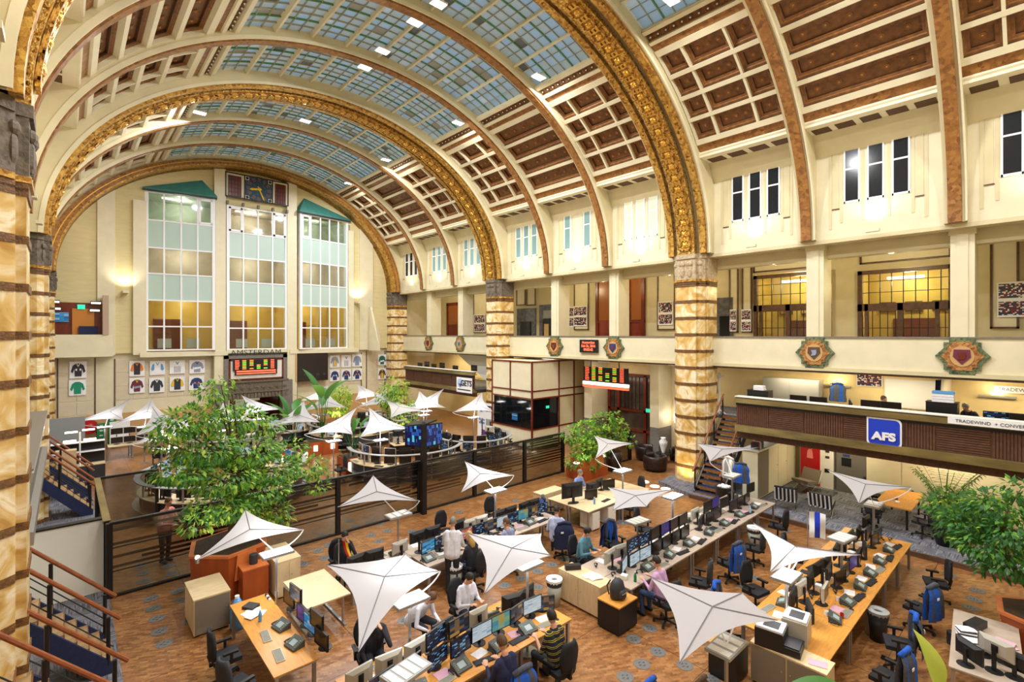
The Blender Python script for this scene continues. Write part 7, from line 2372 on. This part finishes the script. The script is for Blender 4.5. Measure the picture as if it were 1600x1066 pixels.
# right foreground tree and its planter
t = thing('planter', 'redwood planter at the right edge of the picture', 'planter', (15.1, .2, 0))
ob('box', hexbox(.58, .8, 0, .95, 1, 1, 6, .1), K['planter'], t); ob('soil', hexbox(.7, .7, .95, .97, 1, 1, 6, .1), K['soil'], t); ob('rim', hexbox(.81, .82, .9, .96, 1, 1, 6, .1), K['planter2'], t)
blobs = []
for px, py, X, r in ((1480, 790, 16.0, .5), (1520, 815, 15.6, .65), (1560, 790, 15.4, .6), (1590, 830, 15.0, .6), (1545, 850, 15.0, .6), (1500, 830, 15.8, .45), (1580, 880, 14.8, .5), (1595, 765, 15.6, .4), (1550, 885, 14.9, .35)):
    p = onX(px, py, X); blobs.append(((p.x - 15.1, p.y - .2, p.z - .97), (r, r, r * .45)))
tr = thing('ficus_tree', 'dark green ficus at the right edge over the redwood planter', 'tree', (15.1, .2, .97)); foliage(blobs, 2600, .17, .075, [K['leaf2'], K['leaf1'], K['leaf3']], tr, 'foliage', (8, 2, .5)); branches(blobs, (0, 0, 0), tr, .05)
spk = tag(ob('loudspeaker', MB().lathe([(.11, 0), (.11, .26), (.09, .27)], n=14), K['dark'], None, (14.45, 1.55, .0)), 'black cylinder speaker beside the right planter', 'speaker'); spk.location.z = .0
# black pot with palm on the platform
pp = thing('potted_palm', 'palm in a tall black pot on the grey platform', 'potted palm', (20.6, 2.4, .15))
q = MB(); q.smooth = True; q.lathe([(.22, 0), (.4, .7), (.42, 1.0), (.38, 1.0), (.36, .95)], n=18); ob('pot', q, K['blackp'], pp)
pf = MB()
for k in range(16):
    a = k * 2.4; l = random.uniform(1.0, 1.6); tip = Vector((math.cos(a) * l * .6, math.sin(a) * l * .6, l))
    base = Vector((0, 0, 1.0)); mid = base.lerp(base + tip, .5) + Vector((0, 0, .25)); end = base + tip * .95
    pts = [base * (1 - u) ** 2 + mid * 2 * u * (1 - u) + end * u * u for u in [j / 12 for j in range(13)]]
    pf.m = 1; pf.tube(pts, .008, 4); pf.m = 0
    for j in range(4, 13):
        d = (pts[j] - pts[j - 1]).normalized(); s = d.cross(Vector((0, 0, 1))).normalized()
        for g in (-1, 1): leaf(pf, pts[j], d * .5 + s * g - Vector((0, 0, .3)), Vector((0, 0, 1)), .32, .018)
o = ob('fronds', pf, [K['leaf1'], K['leaf2']], pp)
bb_ = [((.3, -.2, 1.4), (.5, .5, .35)), ((-.2, -.4, 1.2), (.5, .4, .3)), ((.1, -.9, 1.3), (.5, .5, .35))]
foliage(bb_, 700, .2, .12, [K['leaf1'], K['leaf2'], K['leaf3']], pp)
# banana plants
def banana_at(px, py, z, h, n, label, sp=.5, y=None):
    p = onZ(px, py, z); return banana(p.x, p.y, z, h, n, label, sp)
banana(8.9, 27.0, .8, 3.4, 7, 'broad-leaved banana plant beside the portal', .7)
banana(10.9, 28.2, .8, 4.4, 6, 'tall strelitzia in front of the dark board', .7)
banana(10.6, 23.5, .8, 2.2, 7, 'low leafy plant between the two round desks', .9)
for i, (x, y, w_) in enumerate(((8.8, 27.0, .9), (10.8, 28.2, .8), (10.6, 23.5, .6))):
    t = thing('planter', 'redwood planter box, %s of the three among the round desks' % ('left', 'back', 'right')[i], 'planter', (x, y, 0), 0, 'planters among the round desks'); ob('box', MB().box(-w_, w_, -.5, .5, 0, .78), K['planter'], t); ob('soil', MB().box(-w_ + .05, w_ - .05, -.45, .45, .78, .8), K['soil'], t)
    for s in (-1, 1): ob('planter_lamp', MB().box(s * w_ * .6 - .1, s * w_ * .6 + .1, -.56, -.5, .3, .6), K['glow2'], t)
t = thing('lit_shrub', 'brightly lit yellow-green shrub before the clock wall', 'shrub', (13.2, 31.8, 0)); bb_ = [((0, 0, 2.3), (.9, .9, .8)), ((.6, .2, 2.8), (.6, .6, .5)), ((-.6, 0, 2.7), (.6, .6, .5))]
foliage(bb_, 900, .24, .12, [K['leaf3'], K['leaf1']], t, 'foliage', (3, 2)); branches(bb_, (0, 0, 0), t, .05); light('POINT', (13.0, 31.2, 1.6), 60, (1, .95, .6), .1)
t = thing('young_tree', 'young bright tree behind the screen post', 'tree', (14.6, 26.6, 0)); bb_ = [((0, 0, 3.6), (.8, .8, .6)), ((.2, 0, 2.7), (.9, .9, .8)), ((-.3, .2, 3.1), (.8, .8, .6)), ((.4, -.3, 2.0), (.8, .8, .6))]
foliage(bb_, 1300, .22, .1, [K['leaf3'], K['leaf1'], K['leaf2']], t, 'foliage', (4, 4, 2)); branches(bb_, (0, 0, 0), t, .06); light('POINT', (14.4, 25.6, 1.5), 60, (1, .95, .6), .1)
# leaf tips of the plant standing below the camera
nb = thing('banana_plant', 'glossy banana leaves cut by the lower edge of the picture', 'plant', (9.4, 1.7, 0))
stp = MB()
for px, py, z, rot, sc_ in ((1462, 1075, 1.3, (0, -.05, 2.6), 1.0), (1330, 1085, 1.2, (.0, 1.1, 2.35), 1.0)):
    p = _on(px, py, z) - Vector((9.4, 1.7, 0)); stp.tube([(0, 0, 0), (p.x * .6, p.y * .6, p.z * .7), p], [.04, .03, .015], 6)
    o = inst('leaf', big_leaf_mesh(1.0, .2, .5, K['leaf3' if px > 1400 else 'leaf4']), nb, p, rot, scl=(sc_,) * 3)
ob('stem', stp, K['leaf2'], nb)

# ================================================================ LOUNGE, SOFAS, DECK FURNITURE
def armchair(x, y, rz, label):
    t = thing('leather_armchair', label, 'armchair', (x, y, 0), rz, 'brown leather club chairs')
    s = MB(); s.smooth = True; s.lathe([(.38, .22), (.42, .3), (.42, .42), (.3, .46)], n=20); ob('seat', s, K['leather'], t)
    b = MB(); b.smooth = True; n = 22
    pr = [(.42, .08), (.56, .1), (.6, .45), (.6, .68), (.54, .76), (.46, .74), (.42, .62), (.4, .4)]
    vs = []; fs = []
    for i in range(n + 1):
        a = R(-20) + R(220) * i / n
        for r, z in pr: vs.append((r * math.cos(a), r * math.sin(a), z))
    m = len(pr)
    for i in range(n):
        for j in range(m): fs.append((i * m + j, i * m + (j + 1) % m, (i + 1) * m + (j + 1) % m, (i + 1) * m + j))
    fs += [tuple(range(m)), tuple(range(n * m, n * m + m))]
    b.add(vs, fs); ob('tub_back', b, K['leather'], t)
    bt = MB()
    for i in range(12):
        a = R(0) + R(180) * i / 11
        bt.ball((.43 * math.cos(a), .43 * math.sin(a), .58), .018, 6, 4)
    ob('button', bt, K['chrome'], t)
    for k in range(4): ob('foot', MB().cyl((.36 * math.cos(k * PI / 2 + .78), .36 * math.sin(k * PI / 2 + .78), 0), (.36 * math.cos(k * PI / 2 + .78), .36 * math.sin(k * PI / 2 + .78), .1), .03, n=8), K['black'], t)
    ob('base', MB().lathe([(.44, .08), (.44, .24), (.36, .25)], n=20), K['leather'], t)
for x, y, rz, lab in ((21.9, 13.55, PI - .5, 'nearest brown leather tub chair in the alcove'), (23.4, 15.0, .2, 'back left brown leather tub chair in the alcove'), (24.2, 13.4, -1.2, 'brown leather tub chair half hidden by the marble pillar')): armchair(x, y, rz, lab)
ct = thing('side_table', 'low round table with the white vase', 'table', (23.6, 14.1, 0)); ob('top', MB().lathe([(.4, .45), (.4, .49)], n=18), K['black'], ct); ob('leg', MB().cyl((0, 0, 0), (0, 0, .45), .05), K['black'], ct)
vs_ = MB(); vs_.smooth = True; vs_.lathe([(.09, 0), (.08, .05), (.2, .45), (.22, .6), (.1, .75), (.14, .82), (.1, .82)], n=18); tag(ob('vase', vs_, K['white'], None, (23.6, 14.1, .49)), 'tall white vase between the leather chairs', 'vase')


def barcelona(x, y, rz, label, mat='blackp'):
    t = thing('lounge_chair', label, 'lounge chair', (x, y, .15), rz, 'low cushioned lounge chairs')
    ob('seat', MB().prism([(-.36, -.38, .42), (.36, -.38, .42), (.36, .3, .33), (-.36, .3, .33)], (0, 0, .11)), K[mat], t)
    ob('backrest', MB().prism([(-.36, .3, .36), (.36, .3, .36), (.36, .52, .88), (-.36, .52, .88)], (0, -.11, .03)), K[mat], t)
    st = MB()
    for k in range(5): st.box(-.33 + .15 * k, -.29 + .15 * k, .36, .4, .36, .38)
    for k in range(6): u = -.33 + .13 * k; st.prism([(u, .53, .87), (u + .05, .53, .87), (u + .05, .31, .36), (u, .31, .36)], (0, .02, 0))
    ob('strap', st, K['white'], t)
    for s in (-1, 1):
        ob('leg', MB().tube([(s * .34, -.35, .4), (s * .34, .05, .25), (s * .34, .4, 0)], .022, 6), K['chrome'], t); ob('leg', MB().tube([(s * .34, .5, .9), (s * .34, .15, .28), (s * .34, -.35, 0)], .022, 6), K['chrome'], t)
p = onZ(1228, 797, .15); barcelona(20.5, 7.0, PI / 2 + .25, 'black lounge chair with white straps, left one')
barcelona(20.7, 5.85, PI / 2 + .1, 'black lounge chair with white straps, right one'); barcelona(23.3, 7.2, -PI / 2 - .3, 'tan lounge chair facing the hall by the vending machine', 'tambour')
gt = thing('glass_table', 'square glass table with chrome legs between the lounge chairs', 'table', (22.0, 6.3, .15)); ob('top', MB().box(-.5, .5, -.5, .5, .42, .44), K['glassp'], gt)
for a in (1, -1): ob('leg', MB().box(-.45, .45, a * .2 - .02, a * .2 + .02, 0, .42), K['chrome'], gt)
vm = thing('vending_machine', 'red drinks vending machine with white side panel', 'vending machine', (24.75, 7.2, .15))
ob('cabinet', MB().box(-.4, .4, -.75, .55, 0, 1.95), K['offw'], vm); ob('red_door', MB().box(-.43, -.4, -.25, .52, .05, 1.9), K['red'], vm)
ob('bottle_picture', MB().prism([(-.44, .02, 1.2), (-.44, .26, 1.2), (-.44, .24, 1.5), (-.44, .18, 1.6), (-.44, .08, 1.6), (-.44, .04, 1.5)], (.01, 0, 0)).prism([(-.44, -.05, 1.85), (-.44, -.02, 1.85), (-.44, .13, 1.5), (-.44, .1, 1.5)], (.01, 0, 0)), M('pale_red', 'e88a80', .4), vm)
ob('hatch', MB().box(-.44, -.43, 0.0, .35, .55, .75), K['black'], vm)
for z in (1.75, 1.55, 1.3): ob('slot', MB().box(-.42, -.4, -.6, -.45, z, z + .1), K['dark'], vm)
ob('coin_slot', MB().box(-.42, -.4, -.6, -.42, .7, .85), K['black'], vm)
cf = thing('coffee_machine', 'grey coffee machine cabinet beside the vending machine', 'coffee machine', (24.75, 5.85, .15)); ob('cabinet', MB().box(-.4, .4, -.55, .5, 0, 1.95), M('grey_cabinet', '6a6660', .4), cf); ob('dispenser', MB().box(-.42, -.4, -.05, .3, 1.1, 1.45), K['black'], cf); ob('display', MB().box(-.42, -.4, 0, .25, 1.5, 1.6), K['jnavy'], cf)
cs_ = MB()
wall_low = S('wall_right', MB().box(24.0, BX, YN, 5.2, .15, 2.85), K['offw'], 'pale cupboard wall at the back of the lounge')
cp_me = MB().box(-.02, 0, 0, 1.1, 0, 2.6).mesh('cupboard_door', K['cream2'])
for k in range(8): inst('cupboard_door', cp_me, wall_low, (24.0, 5.2 - 1.12 * (k + 1), .2))
# side wall with white cupboards under the deck's stair end
cw = thing('cupboard_row', 'pale cupboard row with worktop below the stair end of the deck', 'cupboard', (22.8, 8.35, .15))
ob('carcass', MB().box(-2.3, 1.9, -.3, .3, .05, 1.95), K['cream2'], cw); ob('worktop', MB().box(-2.35, 1.9, -.33, .33, 1.95, 2.0), K['offw'], cw)
for k in range(4): d = ob('door', MB().box(-2.28 + 1.04 * k, -1.28 + 1.04 * k, -.325, -.3, .1, 1.9), K['cream2'] if k else K['tambour'], cw); ob('knob', MB().ball((-1.4 + 1.04 * k, -.34, 1.1), .02, 6, 5), K['steel'], d)
for k in range(7): tag(ob('binder', MB().box(20.7 + .09 * k, 20.77 + .09 * k, 8.1, 8.4, 2.15, 2.15 + .24 + .03 * (k % 3)), K[('dark', 'red', 'offw', 'jblue', 'dark', 'mahog', 'white')[k]]), '%s book or binder in the line on the cupboard worktop' % ORD[k], 'binder', 'binders on the worktop')
bx2 = thing('black_drum', 'black round bin full of white balls near the stair', 'bin', (19.1, 8.75, 0)); ob('drum', MB().lathe([(.32, 0), (.32, .85), (.28, .85)], n=20), K['blackp'], bx2)
bl_ = MB()
for k in range(40): bl_.ball((random.uniform(-.18, .18), random.uniform(-.18, .18), .86), .05, 6, 4)
o = ob('contents', bl_, K['white'], bx2); o['kind'] = 'stuff'
ck = thing('coat_stand', 'coats in blue and grey hanging at the foot of the near deck', 'coat rack', (19.6, 8.6, .15)); inst('grey_coat', jacket_me(K['greyp'], K['offw']), ck, (.2, .1, .5), (0, 0, 1.3), (1, 1, 1.1)); inst('blue_coat', JK['b'], ck, (.1, -.25, .5), (0, 0, 1.9)); ob('pole', MB().cyl((.1, 0, 0), (.1, 0, 1.9), .025), K['black'], ck)
lt = thing('lounge_table', 'orange-brown high table on the grey platform', 'table', (22.3, 3.85, .15)); ob('top', MB().box(-1.3, 1.2, -.55, .5, .72, .76), K['beech'], lt)
for sx in (-1.1, 1.0):
    for sy in (-.4, .4): ob('leg', MB().cyl((sx, sy, 0), (sx, sy, .72), .035, n=8), K['black'], lt)
for k, (x, y, rz) in enumerate(((20.5, 4.3, PI / 2 + .3), (20.9, 3.0, PI - .2), (22.2, 2.9, PI), (23.0, 4.8, 0), (24.0, 4.0, -PI / 2))): chair(x, y, rz, 'black chair, %s round the orange lounge table' % ORD[k], 'chairs round the lounge table', .15)
tag(ob('ashtray', MB().lathe([(.07, 0), (.08, .03), (.06, .03)], n=12), K['dark'], None, (22.0, 3.9, .91)), 'small dark dish on the orange lounge table', 'dish'); tag(ob('card', MB().box(-.1, .1, -.06, .06, 0, .01), K['white'], None, (21.7, 3.8, .91)), 'white card on the orange lounge table', 'card')
# deck furniture
DZ = 3.1
for k, (x, y) in enumerate(((21.6, 6.4), (21.6, 4.6), (21.6, .9))): desk(x, y, -PI / 2, 1.7, .8, 'birch', '%s desk from the stair on the near deck' % ORD[k], 'desks on the near deck', DZ)
for k, (x, y, kind) in enumerate(((21.5, 6.9, 'off'), (21.5, 6.2, 'off'), (21.6, 5.2, 'blue'), (21.8, 4.6, 'off'), (21.8, 4.0, 'off'), (21.5, 1.3, 'chart'), (21.5, .8, 'off'))): monitor(x, y, DZ + .74, -PI / 2 if kind != 'blue' else PI / 2 + 1.8, kind, .14, 'black', '%s monitor from the stair on the near deck' % ORD[k], 'monitors on the near deck', 1.2)
cabinet(24.0, 24.6, 6.9, 9.2, 1.7, 'greyp', 'greyp', 'grey tambour cupboards on the near deck behind the rail', face='x-', z=DZ); cabinet(20.6, 21.1, 7.7, 8.5, 1.45, 'black', 'black', 'black cabinet with papers at the stair end of the deck', doors=0, z=DZ); cabinet(21.5, 22.0, 2.2, 3.0, 1.45, 'black', 'black', 'black cabinet with blue tray on the near deck', doors=0, z=DZ)
for k in range(4): tag(ob('paper_stack', MB().box(21.55, 21.9, 2.3, 2.85, DZ + 1.45 + .09 * k, DZ + 1.53 + .09 * k), K['paper' if k < 3 else 'jblue']), '%s stack layer on the black deck cabinet' % ORD[k], 'paper stack', 'stack on the black deck cabinet')
for k in range(3): tag(ob('paper_stack', MB().box(20.7, 21.0, 7.9 + .02 * k, 8.3, DZ + 1.45 + .06 * k, DZ + 1.5 + .06 * k), K['paper']), '%s paper pile layer on the stair-end cabinet' % ORD[k], 'paper stack', 'stack on the stair-end cabinet')
for (y, z, w2, h2, lab, k) in ((5.35, 4.85, .42, .22, 'framed skyline picture on the deck back wall', 's_photo'), (3.9, 4.4, .9, .55, 'large whiteboard on the deck back wall', 'white'), (.2, 4.3, .45, .4, 'small whiteboard at the right of the deck', 'white')):
    t = thing('wall_board', lab, 'board', (BX - .06, y, z)); ob('frame', MB().box(0, .04, -w2 - .04, w2 + .04, -h2 - .04, h2 + .04), K['offw'], t); ob('face', MB().box(-.01, 0, -w2, w2, -h2, h2), K[k], t)
dv = tag(ob('divider', MB().prism([(22.0, 2.75, DZ + .02), (BX - .02, 2.75, DZ + .02), (BX - .02, 2.75, 5.2), (22.6, 2.75, 5.2)], (0, .12, 0)), K['offw']), 'pale slanted divider wall across the near deck', 'divider'); ob('divider_edge', MB().prism([(21.95, 2.74, DZ + .02), (22.05, 2.74, DZ + .02), (22.65, 2.74, 5.2), (22.55, 2.74, 5.2)], (0, .14, 0)), K['navyF'], dv)
for k, (y, lab) in enumerate(((6.5, 'wall uplight left on the deck back wall'), (1.5, 'wall uplight right on the deck back wall'))): tag(ob('wall_lamp', MB().box(BX - .2, BX, y - .5, y + .5, 4.5, 4.56), K['greyp']), lab, 'lamp'); light('AREA', (BX - .15, y, 4.6), 20, (1, .85, .6), .3, aim=(BX, y, 6), sizey=.9)
vj = thing('hanging_vest', 'blue and grey vest on a hanger above the near deck', 'vest', (24.3, 6.3, DZ + .9)); inst('cloth', JK['bg'], vj, (.35, 0, -.45), (0, 0, PI / 2)); ob('hanger', MB().tube([(0, -.25, .68), (0, 0, .82), (0, .25, .68)], .015, 5), K['darkw'], vj)
# coat stand at the stair head
cs = thing('coat_stand', 'white coat stand with blue jacket at the head of the stair', 'coat stand', (22.6, 10.6, 3.1)); ob('pole', MB().cyl((0, 0, 0), (0, 0, 1.9), .04), K['white'], cs)
for k in range(4): ob('hook', MB().tube([(0, 0, 1.6), (.2 * math.cos(k * 1.57), .2 * math.sin(k * 1.57), 1.8)], .02, 5), K['white'], cs)
for k in range(4): ob('foot', MB().tube([(0, 0, .2), (.3 * math.cos(k * 1.57), .3 * math.sin(k * 1.57), .02)], .025, 5), K['white'], cs)
inst('jacket', JK['bg'], cs, (.1, .3, .55), (0, 0, 1.5))
ob('landing', MB().box(-.25, 2.5, -2.1, .9, -.12, 0), K['dark'], cs) if False else None
S('floor', MB().box(22.4, BX, 8.7, 11.9, 2.95, 3.1), K['carpet'], 'landing at the head of the near right stair')
# far deck furniture
for k, (y, w2, h2, c) in enumerate(((34.0, .4, .5, 'jnavy'), (33.0, .35, .4, 'dark'), (32.0, .4, .4, 'dark'), (30.9, .3, .5, 'offw'), (29.2, .3, .8, 'black'), (27.0, .6, .7, 'black'))): monitor(20.9, y, DZ + .9, -PI / 2, 'off', .1 + .1 * (k % 2), 'black', '%s monitor from the clock wall on the far deck' % ORD[k], 'monitors on the far deck', 1.3)
desk(21.0, 31.0, -PI / 2, 6.5, .8, 'birch', 'long desk behind the rail of the far deck', None, DZ + .1)
for k in range(5): tag(ob('wall_board', MB().box(BX - .03, BX, 26.3 + 2.2 * k, 28.3 + 2.2 * k, 3.2, 5.2), K['yellowp']), '%s tan wall panel from the middle pillar above the far deck' % ORD[k], 'wall panel', 'panels above the far deck')
tag(ob('stair_soffit', MB().prism([(22.5, 27.2, 3.2), (22.5, 31.2, 5.3), (22.5, 27.2, 5.3)], (.2, 0, 0)), K['offw']), 'pale slanted stair side above the far deck', 'stair side')
tag(ob('poster', MB().box(BX - .02, BX, 27.0, 27.6, 4.2, 5.1), K['red']), 'red and white poster beside the middle pillar', 'poster')
# ================================================================ MORE THINGS ON THE DESKS
random.seed(77)


def slat_lamp(px, py, z, label, foot=0.0):
    p = _on(px, py, z)
    t = thing('desk_lamp_mast', label, 'lamp', (p.x, p.y, foot), random.uniform(-.3, .3), 'lamp masts without a sail')
    ob('mast', MB().cyl((0, 0, 0), (0, 0, z - foot), .03, n=10).lathe([(.2, 0), (.2, .02), (.05, .03)], n=14), K['steel'], t)
    ob('lamp_head', MB().box(-.33, .33, -.2, .2, z - foot, z - foot + .05), K['greyp'], t)
    for k in range(4): ob('louvre', MB().box(-.3 + .155 * k, -.18 + .155 * k, -.17, .17, z - foot + .05, z - foot + .057), K['offw'], t)


slat_lamp(635, 1052, 1.85, 'grey louvred lamp head at the bottom edge left of the navy sweater')
slat_lamp(996, 816, 1.5, 'grey louvred lamp head below the low wide sail')
slat_lamp(1315, 842, 1.85, 'grey louvred lamp head beside the blue and white flag')


FOOT = {'monitor': .17, 'keyboard': .24, 'telephone': .25, 'paper': .18, 'notepad': .18, 'notebook': .17, 'mouse': .07, 'mug': .07, 'bottle': .06, 'printer': .36, 'lamp': .06, 'pole': .1, 'flag': .1}
busy = [(o.location.x, o.location.y, FOOT[o['category']]) for o in COL.objects if o.parent is None and o.get('category') in FOOT and .6 < o.location.z < 1 or (o.parent is None and o.get('category') == 'lamp' and o.location.z < .1)]


def free(x, y, r):
    return all((x - a) ** 2 + (y - b) ** 2 > (r + c) ** 2 for a, b, c in busy)


def poles(x0, x1, y, n, where):
    m1 = MB().cyl((0, 0, 0), (0, 0, .62), .018, n=8).lathe([(.07, 0), (.07, .015), (.02, .02)], n=10).mesh('pole', K['black'])
    m2 = MB().box(-.1, .1, -.015, .015, .5, .53).box(-.08, .08, -.015, .015, .3, .33).mesh('cross_arm', K['black'])
    xs = []
    for k in range(60):
        x = x0 + (x1 - x0) * k / 60
        if free(x, y, .17) and (not xs or x - xs[-1] > .35): xs.append(x)
    for k, x in enumerate(xs[:n]):
        busy.append((x, y, .1))
        t = thing('monitor_pole', 'black monitor pole, %s from left along the spine of %s' % (ORD[k], where), 'pole', (x, y, .74), 0, 'monitor poles of ' + where)
        inst('pole', m1, t); inst('cross_arm', m2, t)


poles(3.7, 7.8, 7.74, 6, RB); poles(10.4, 18.6, 7.62, 10, RC); poles(7.2, 11.9, 11.78, 7, RD); poles(12.0, 18.0, 3.71, 10, RE)
stk = [MB().box(-.105, .105, -.15, .15, 0, .05).mesh('paper_stack', K['paper']), MB().box(-.13, .13, -.17, .17, 0, .07).mesh('letter_tray', K['dark']), MB().box(-.08, .08, -.08, .08, 0, .1).mesh('tissue_box', K['offw']),
       MB().box(-.11, .11, -.15, .15, 0, .012).mesh('folder', K['red']), MB().box(-.11, .11, -.15, .15, 0, .02).mesh('folder', K['sky']), MB().tube([(-.08, 0, .02), (-.07, .05, .05), (0, .08, .06), (.07, .05, .05), (.08, 0, .02)], [.03, .012, .01, .012, .03], 6).mesh('headset', K['black'])]
nm_s = ['paper_stack', 'letter_tray', 'tissue_box', 'folder', 'folder', 'headset']
ds = ['stack of white paper', 'black letter tray', 'pale tissue box', 'thin red folder', 'pale blue folder', 'black headset']


def heap(x0, x1, ys, n, where, side):
    it = []
    for _ in range(600):
        if len(it) >= n: break
        x, y = random.uniform(x0, x1), random.uniform(*ys)
        j = random.choice((0, 0, 1, 2, 3, 4, 5, 6, 6))
        r = (.19, .2, .1, .19, .19, .1, .19)[j]
        if free(x, y, r): it.append((x, y, j)); busy.append((x, y, r))
    it.sort()
    for k, (x, y, j) in enumerate(it):
        if j == 6: paper(x, y, .742, random.uniform(-.8, .8), 0, 'loose white sheet, %s item from left, %s half of %s' % (ORD[k], side, where), 'oddments of ' + where); continue
        o = inst(nm_s[j], stk[j], None, (x, y, .742), (0, 0, random.uniform(-.6, .6)))
        tag(o, '%s, %s item from left, %s half of %s' % (ds[j], ORD[k], side, where), ['paper', 'tray', 'box', 'folder', 'folder', 'headset'][j], 'oddments of ' + where)


heap(4.0, 7.9, (7.1, 7.6), 9, RB, 'near'); heap(10.2, 18.7, (6.95, 7.55), 14, RC, 'near'); heap(7.3, 12.0, (11.15, 11.7), 9, RD, 'near')
heap(11.9, 18.0, (3.0, 3.6), 14, RE, 'near'); heap(11.2, 18.0, (3.75, 4.35), 14, RE, 'far'); heap(10.2, 18.5, (7.65, 8.25), 12, RC, 'far'); heap(3.7, 7.8, (7.8, 8.35), 8, RB, 'far')
